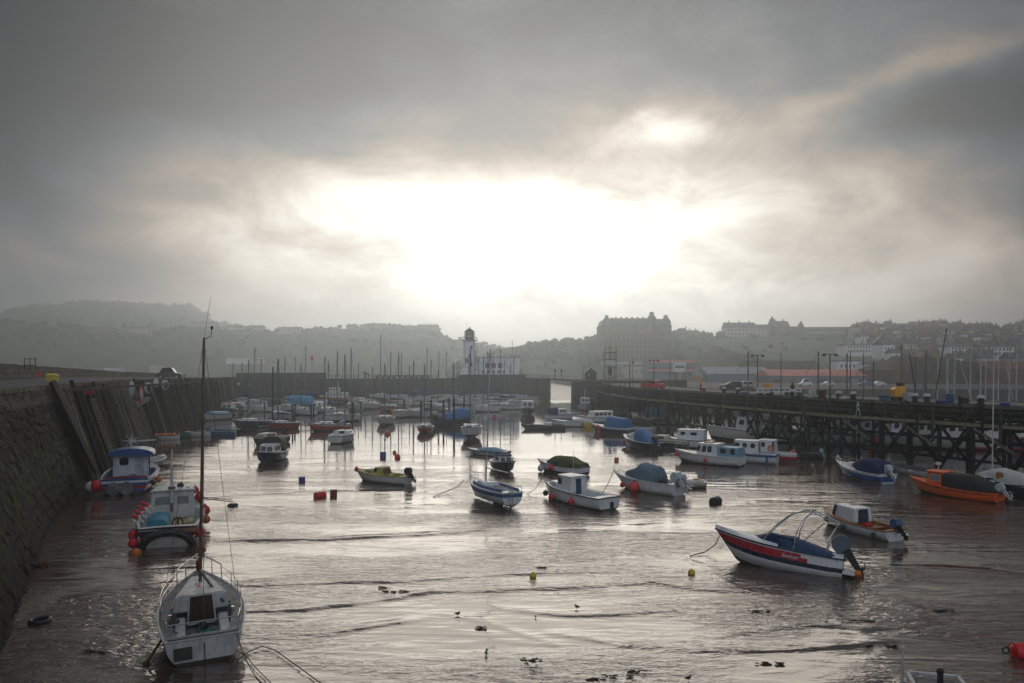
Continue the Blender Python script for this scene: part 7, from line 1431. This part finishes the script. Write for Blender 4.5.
p = ppt(pl_at(698), 6.0); e = thing('hoist_frame', 'yellow and red hoist frame standing beyond the pier roadway', 'hoist', (xat(698, p.y), p.y, DECK - .05)); b = MB(); b.beam((.4, 0, 0), (.4, 0, 2.1), .28, .25, up=(1, 0, 0)); b.beam((-.9, 0, 2.1), (.5, 0, 2.1), .2, .22); b.build('frame', pm('machine_yellow', (.70, .33, .02)), e); b = MB(); b.box(.4, -.16, .6, .36, .1, .9); b.build('red_box', 'red', e)
random.seed(12)
KINDS = [('crate', 'crate'), ('pot', 'lobster pot'), ('drum', 'drum')]
used_ = ['left of the first double lamp', 'behind the person in black', 'by the second double lamp', 'near the tall bare pole', 'left of the yellow machine', 'right of the yellow machine', 'under the leaning navy spar', 'near the rightmost bollard', 'beside the pier stair', 'by the right frame edge', 'behind the white trailer', 'in front of the fish shed doors']
for i, (px_, cmat) in enumerate([(745, 'fblue'), (800, 'netgreen'), (822, 'rust'), (842, 'offwhite'), (884, 'midblue'), (908, 'greywhite'), (941, 'fblue'), (965, 'rust'), (950, 'midblue'), (1005, 'fblue'), (770, 'netgreen'), (812, 'offwhite')]):
    p = ppt(pl_at(px_), 3.2 + (i % 3)); e = thing('fish_crate', ['blue', 'green', 'rusty', 'white', 'blue', 'grey', 'blue', 'rusty', 'blue', 'blue', 'green', 'white'][i] + ' stack of fish boxes ' + used_[i], 'crate', (xat(px_, p.y), p.y, DECK - .05), random.random(), 'box stacks on the pier')
    for k in range(1 + i % 3):
        b = MB(); b.loft([[(-.38, -.25, k * .31), (.38, -.25, k * .31), (.38, .25, k * .31), (-.38, .25, k * .31)], [(-.43, -.29, k * .31 + .29), (.43, -.29, k * .31 + .29), (.43, .29, k * .31 + .29), (-.43, .29, k * .31 + .29)]]); b.build('box', cmat, e, bevel=.02)
for i, px_ in enumerate((836, 868, 988, 1002)):      # little vans and cars along the fish shed
    pass
for i, (px_, mt) in enumerate([(805, 'white'), (828, 'offwhite'), (878, 'white'), (866, 'midblue'), (745, 'greywhite')]):
    car(['white van by the fish shed left of the second double lamp', 'pale car by the fish shed right of the second double lamp', 'white car at the right end of the fish shed', 'blue car beside the white one at the fish shed', 'grey car before the grey sheet clad shed'][i], px_, 225, 4.62, 175, M[mt], group='vehicles by the sheds', H=2.2 if i == 0 else 1.5)
# quay-side odds and ends on the left
X, Y = xat(52.5, 92), 92; e = thing('grit_bin', 'yellow lidded bin on the quay roadway', 'bin', (X, Y, 8.1), .4); b = MB(); b.loft([[(-.6, -.45, 0), (.6, -.45, 0), (.6, .45, 0), (-.6, .45, 0)], [(-.7, -.5, .7), (.7, -.5, .7), (.7, .5, .7), (-.7, .5, .7)]]); b.build('body', 'yellow', e, bevel=.05); b = MB(); b.loft([[(-.74, -.54, .7), (.74, -.54, .7), (.74, .54, .7), (-.74, .54, .7)], [(-.6, -.3, .98), (.3, -.3, .98), (.3, .3, .98), (-.6, .3, .98)]]); b.build('lid', 'yellow', e, bevel=.04)
X, Y = xat(39, 97), 97; e = thing('lifebuoy_post', 'red lifebuoy housing against the quay parapet', 'lifebuoy housing', (X, Y, 8.1)); b = MB(); b.tube([(0, .1, 0), (0, .1, 1.0)], .05, 6); b.build('post', 'greywhite', e); b = MB(); b.box(0, 0, .85, .42, .2, .85); b.build('housing', 'fred', e, bevel=.06)
for i, (px_, py_, hh, ww, m1, m2, lb) in enumerate([(131.5, 389, 1.9, .55, 'fwhite', 'fwhite', 'white kayak stood on end against the quay timbers'), (141, 395, 2.2, .6, 'fred', 'fwhite', 'red and white kayak hung on the quay timbers'), (148, 388, 1.6, 1.0, 'fwhite', 'blackgloss', 'white tender with dark stripe hung at the quay edge, left of the pair'), (156, 383, 1.3, .8, 'fwhite', 'fwhite', 'white tender hung at the quay edge, middle of the three'), (165, 385, 1.6, 1.1, 'fwhite', 'cowl', 'white tender hung at the quay edge, right of the three')]):
    Yk = 86 + i * 7; X = xat(px_, Yk); z = ztop(py_, Yk); e = thing('kayak' if i < 2 else 'tender', lb, 'kayak' if i < 2 else 'tender', (X, Yk, z), .3, 'small craft hung on the quay'); b = MB(); b.ball((0, 0, 0), 1, n=12, k=10, sc3=(ww / 2, .3, hh / 2)); b.build('hull', m1, e); b = MB(); b.ball((ww * .12, -.12, 0), 1, n=10, k=8, sc3=(ww / 3.2, .24, hh / 2.6)); b.build('cockpit', m2, e)
for i, (px_, py_, m1) in enumerate([(193, 381.5, 'fblue'), (212.5, 381.5, 'fblue'), (219, 382, 'fwhite'), (238.5, 384, 'fwhite'), (249, 384.5, 'lightblue')]):
    l_ = None; Yk = [148, 165, 170, 205, 215][i]; X = xat(px_, Yk); z = ztop(py_, Yk); b = MB(); b.ball((0, 0, 0), .45, n=10, k=7, sc3=(1, 1, 1.2)); o_ = b.build('float', m1); o_.location = (X, Yk, z); tag(o_, ['light blue plastic float on the quay edge, first one', 'second blue plastic float on the quay edge', 'pale float right beside the second blue one', 'white float near the end of the quay', 'pale blue bundle at the very end of the quay'][i], 'float', 'floats on the quay edge')
# mooring posts in the water
PO = [(443.5, 425, 400, .17, 'left of the bright tarpaulin boat'), (454, 431, 398, .17, 'in front of the bright tarpaulin boat'), (449, 418, 398, .17, 'behind the bright tarpaulin boat'), (464, 417, 397, .15, 'right of the bright tarpaulin boat'), (453.5, 405, 363, .16, 'tall and alone before the outer wall'), (421, 420, 401, .2, 'left of the pair behind the small red yacht'), (431, 420, 400, .2, 'right of the pair behind the small red yacht'), (404, 412, 400, .25, 'thick and short by the little red yacht'), (292.5, 425, 405, .15, 'first of the row left of the red yacht'), (294.8, 423, 404, .15, 'second of the row left of the red yacht'), (311, 424, 405, .15, 'third of the row left of the red yacht'), (313.5, 422, 404, .15, 'fourth of the row left of the red yacht'), (264.5, 421, 403, .15, 'beyond the navy hulled yacht'), (361, 416, 401, .16, 'right of the yacht on twin keels'), (272.8, 424, 367, .12, 'tall and slim behind the deep red yacht'), (352.5, 424, 402, .2, 'short and thick behind the squat yacht')]
for px_, py_, tp_, r_, lb in PO:
    p = at(px_, py_); b = MB(); b.tube([(p.x, p.y, -1), (p.x, p.y, ztop(tp_, p.y))], r_, 8); tag(b.build('mooring_post', TIMBD, smooth=40), 'dark mooring post ' + lb, 'mooring post', 'dark mooring posts')
e = MB(); l_ = at(293, 424); r__ = at(313, 423); e.beam((l_.x, l_.y, 1.4), (r__.x, r__.y, 1.4), .2, .25); tag(e.build('cross_beam', TIMBD, smooth=0), 'beam joining the row of posts left of the red yacht', 'beam')
# buoys and floats
BU = [(320, 497, .30, 'fred', 'drum', 'red drum buoy left of the dark red one'), (333.5, 495.5, .30, pm('dull_red', (.22, .03, .03)), 'can', 'dull dark red can buoy beside the red drum'), (383, 457, .38, 'fblue', 'can', 'royal blue can buoy behind the yellow decked boat'), (397.5, 458, .32, 'fred', 'ball', 'red ball buoy behind the yellow decked boat'), (394.5, 453, .22, 'forange', 'ball', 'tiny orange ball buoy behind the yellow decked boat'), (387.5, 434, .38, 'fred', 'drum', 'red drum buoy under the broad white yacht'), (583, 466, .27, 'fred', 'can', 'red can buoy above the white cuddy boat'), (715.5, 503, .34, 'black', 'drum', 'black floating drum between cruiser and striped speedboat'), (494.5, 417.5, .40, 'fred', 'can', 'small red buoy below the far white yachts'), (616.5, 461, .26, 'forange', 'can', 'yellow orange buoy above the hooded cruiser'), (696, 483, .26, 'forange', 'can', 'yellow orange buoy right of the hooded cruiser'), (533, 577, .16, 'fyellow', 'ball', 'amber ball buoy on the shallow wave line'), (691.5, 574, .17, 'fyellow', 'ball', 'yellow ball buoy left of the striped speedboat'), (265, 480, .3, 'fblue', 'can', 'blue drum float below the navy cruiser')]
for px_, py_, r_, mt, kd, lb in BU:
    if lb.startswith('blue drum'): px_, py_ = 302, 482
    buoy(lb, px_, py_, r_, mt, kind=kd)
p = at(1022, 657); e = thing('mooring_buoy', 'big red mooring buoy with a shackle at the right frame edge', 'buoy', (p.x + .05, p.y, .2), 0, 'mooring buoys'); b = MB(); b.tube([(-.34, 0, 0), (-.25, 0, 0), (.25, 0, 0), (.40, 0, 0)], .26, 16); b.ball((-.25, 0, 0), .26, n=14, k=9, sc3=(.6, 1, 1)); b.build('float', 'fred', e, bevel=0); b = MB(); b.tube([(-.58 + .12 * math.cos(a), 0, .02 + .1 * math.sin(a)) for a in [i * math.pi / 5 for i in range(10)]], .03, 6, closed=True); b.build('ring', 'black', e)
# gulls, weed and flotsam
def gull(label, px, py, rz, s_=1.0):
    p = at(px, py); e = thing('gull', label, 'bird', (p.x, p.y, .0), rz, 'birds on the mud'); e.scale = (s_ * .42,) * 3; b = MB(); b.ball((0, 0, .24), .16, n=10, k=7, sc3=(1.45, .7, .75)); b.ball((.19, 0, .38), .065, n=8, k=6); b.tube([(.1, 0, .28), (.18, 0, .37)], .055, 6); b.tube([(.24, 0, .38), (.32, 0, .36)], .015, 5); b.tube([(-.15, 0, .26), (-.36, 0, .25)], .05, 5, r2=.015)
    for y in (-.04, .04): b.tube([(.02, y, .16), (.03, y, -.02)], .012, 4)
    b.build('body', pm('dark_plumage', (.06, .055, .05), .8), e)
for i, (px_, py_, lb) in enumerate([(457.5, 616, 'dark gull standing in the shallows left of centre'), (486, 655, 'gull standing near the bottom edge left of centre'), (577, 609, 'gull on the wave line below the amber buoy'), (487, 651.5, 'smaller gull just beside the bottom edge one'), (535.5, 618, 'little gull crouching between the wave lines'), (688, 681, 'gull at the bottom edge right of centre')]): gull(lb, px_, py_, i * 1.3, [1, .9, 1, .6, .6, 1][i])
random.seed(77)
WD = [(394, 592, .5, 'beside the long wave line left of centre'), (385, 588, .3, 'small and left of the larger one on the wave line'), (410, 593, .4, 'right of the larger one on the wave line'), (525, 664, .6, 'tall and spiky at the bottom centre'), (40, 622, .0, ''), (760, 612, .5, 'behind the striped speedboat stern'), (862, 621, .6, 'on the right hand flats under the speedboat'), (880, 646, .6, 'on the right hand flats nearer the camera'), (945, 611, .5, 'right of the speedboat near the aerial'), (770, 664, .5, 'nearest the bottom right of centre'), (618, 677, .5, 'in the line along the bottom edge'), (640, 672, .4, 'in the line along the bottom edge, right end'), (600, 680, .4, 'in the line along the bottom edge, left end'), (480, 628, .3, 'tiny, between two gulls'), (540, 568, .3, 'tiny, above the amber buoy'), (95, 652, .4, 'near the foot of the quay')]
for i, (px_, py_, s_, lb) in enumerate(WD):
    if s_ == 0: continue
    p = at(px_, py_); b = MB(); n_ = 14; s_ *= .5
    for k in range(n_):
        a = random.uniform(-s_, s_) * 1.8; b.ball((a, random.uniform(-.3, .3) * s_, .01 + (.22 if 'spiky' in lb else .05) * random.random()), random.uniform(.03, .09) * (s_ + .4), n=7, k=4, sc3=(2.2, 1, .45), wob=.7)
    o_ = b.build('seaweed_clump', pm('black_seaweed', (.02, .018, .01), .5, var=.5, scale=8), smooth=40); o_.location = (p.x, p.y, .0); tag(o_, 'clump of dark seaweed ' + lb, 'seaweed', 'seaweed clumps on the flats')
p = at(40, 622); b = MB(); b.tube([(.32 * math.cos(a), .32 * math.sin(a), .05) for a in [i * math.pi / 9 for i in range(18)]], .09, 8, closed=True); o_ = b.build('old_tyre', 'black'); o_.location = p; tag(o_, 'old tyre lying in the shallows at the foot of the quay', 'tyre')
p = at(42, 566); b = MB(); b.ball((0, 0, .05), .25, n=9, k=6, sc3=(1.4, 1, .5), wob=.6); o_ = b.build('sunken_pot', 'rust'); o_.location = p; tag(o_, 'rusty lump in the shallows beside the quay', 'debris')
# mooring lines hanging in the basin
def mline(label, pts, r=.02): b = MB(); b.tube([at(a, c, z) for a, c, z in pts], r, 4); tag(b.build('mooring_line', 'rope'), label, 'rope', 'mooring lines')
mline('slack line from the banded yacht bow towards the yellow decked boat', [(464, 480, 1.1), (458, 487, .6), (447, 491, .15), (433, 497, .03)], .03); mline('slack line from the white cuddy boat bow', [(542, 479, .9), (535, 489, .4), (527, 494, .03)], .03); mline('slack line from the hooded cruiser bow', [(614, 470, 1.2), (609, 482, .5), (602, 494, .03)], .03)
mline('chain from the striped speedboat bow to the mud', [(722, 531, 1.1), (715, 545, .4), (705, 552, .1), (690, 556, .03)], .03); mline('line trailing from the banded yacht stern', [(516, 492, .9), (510, 503, .2), (506, 508, .03)], .02)
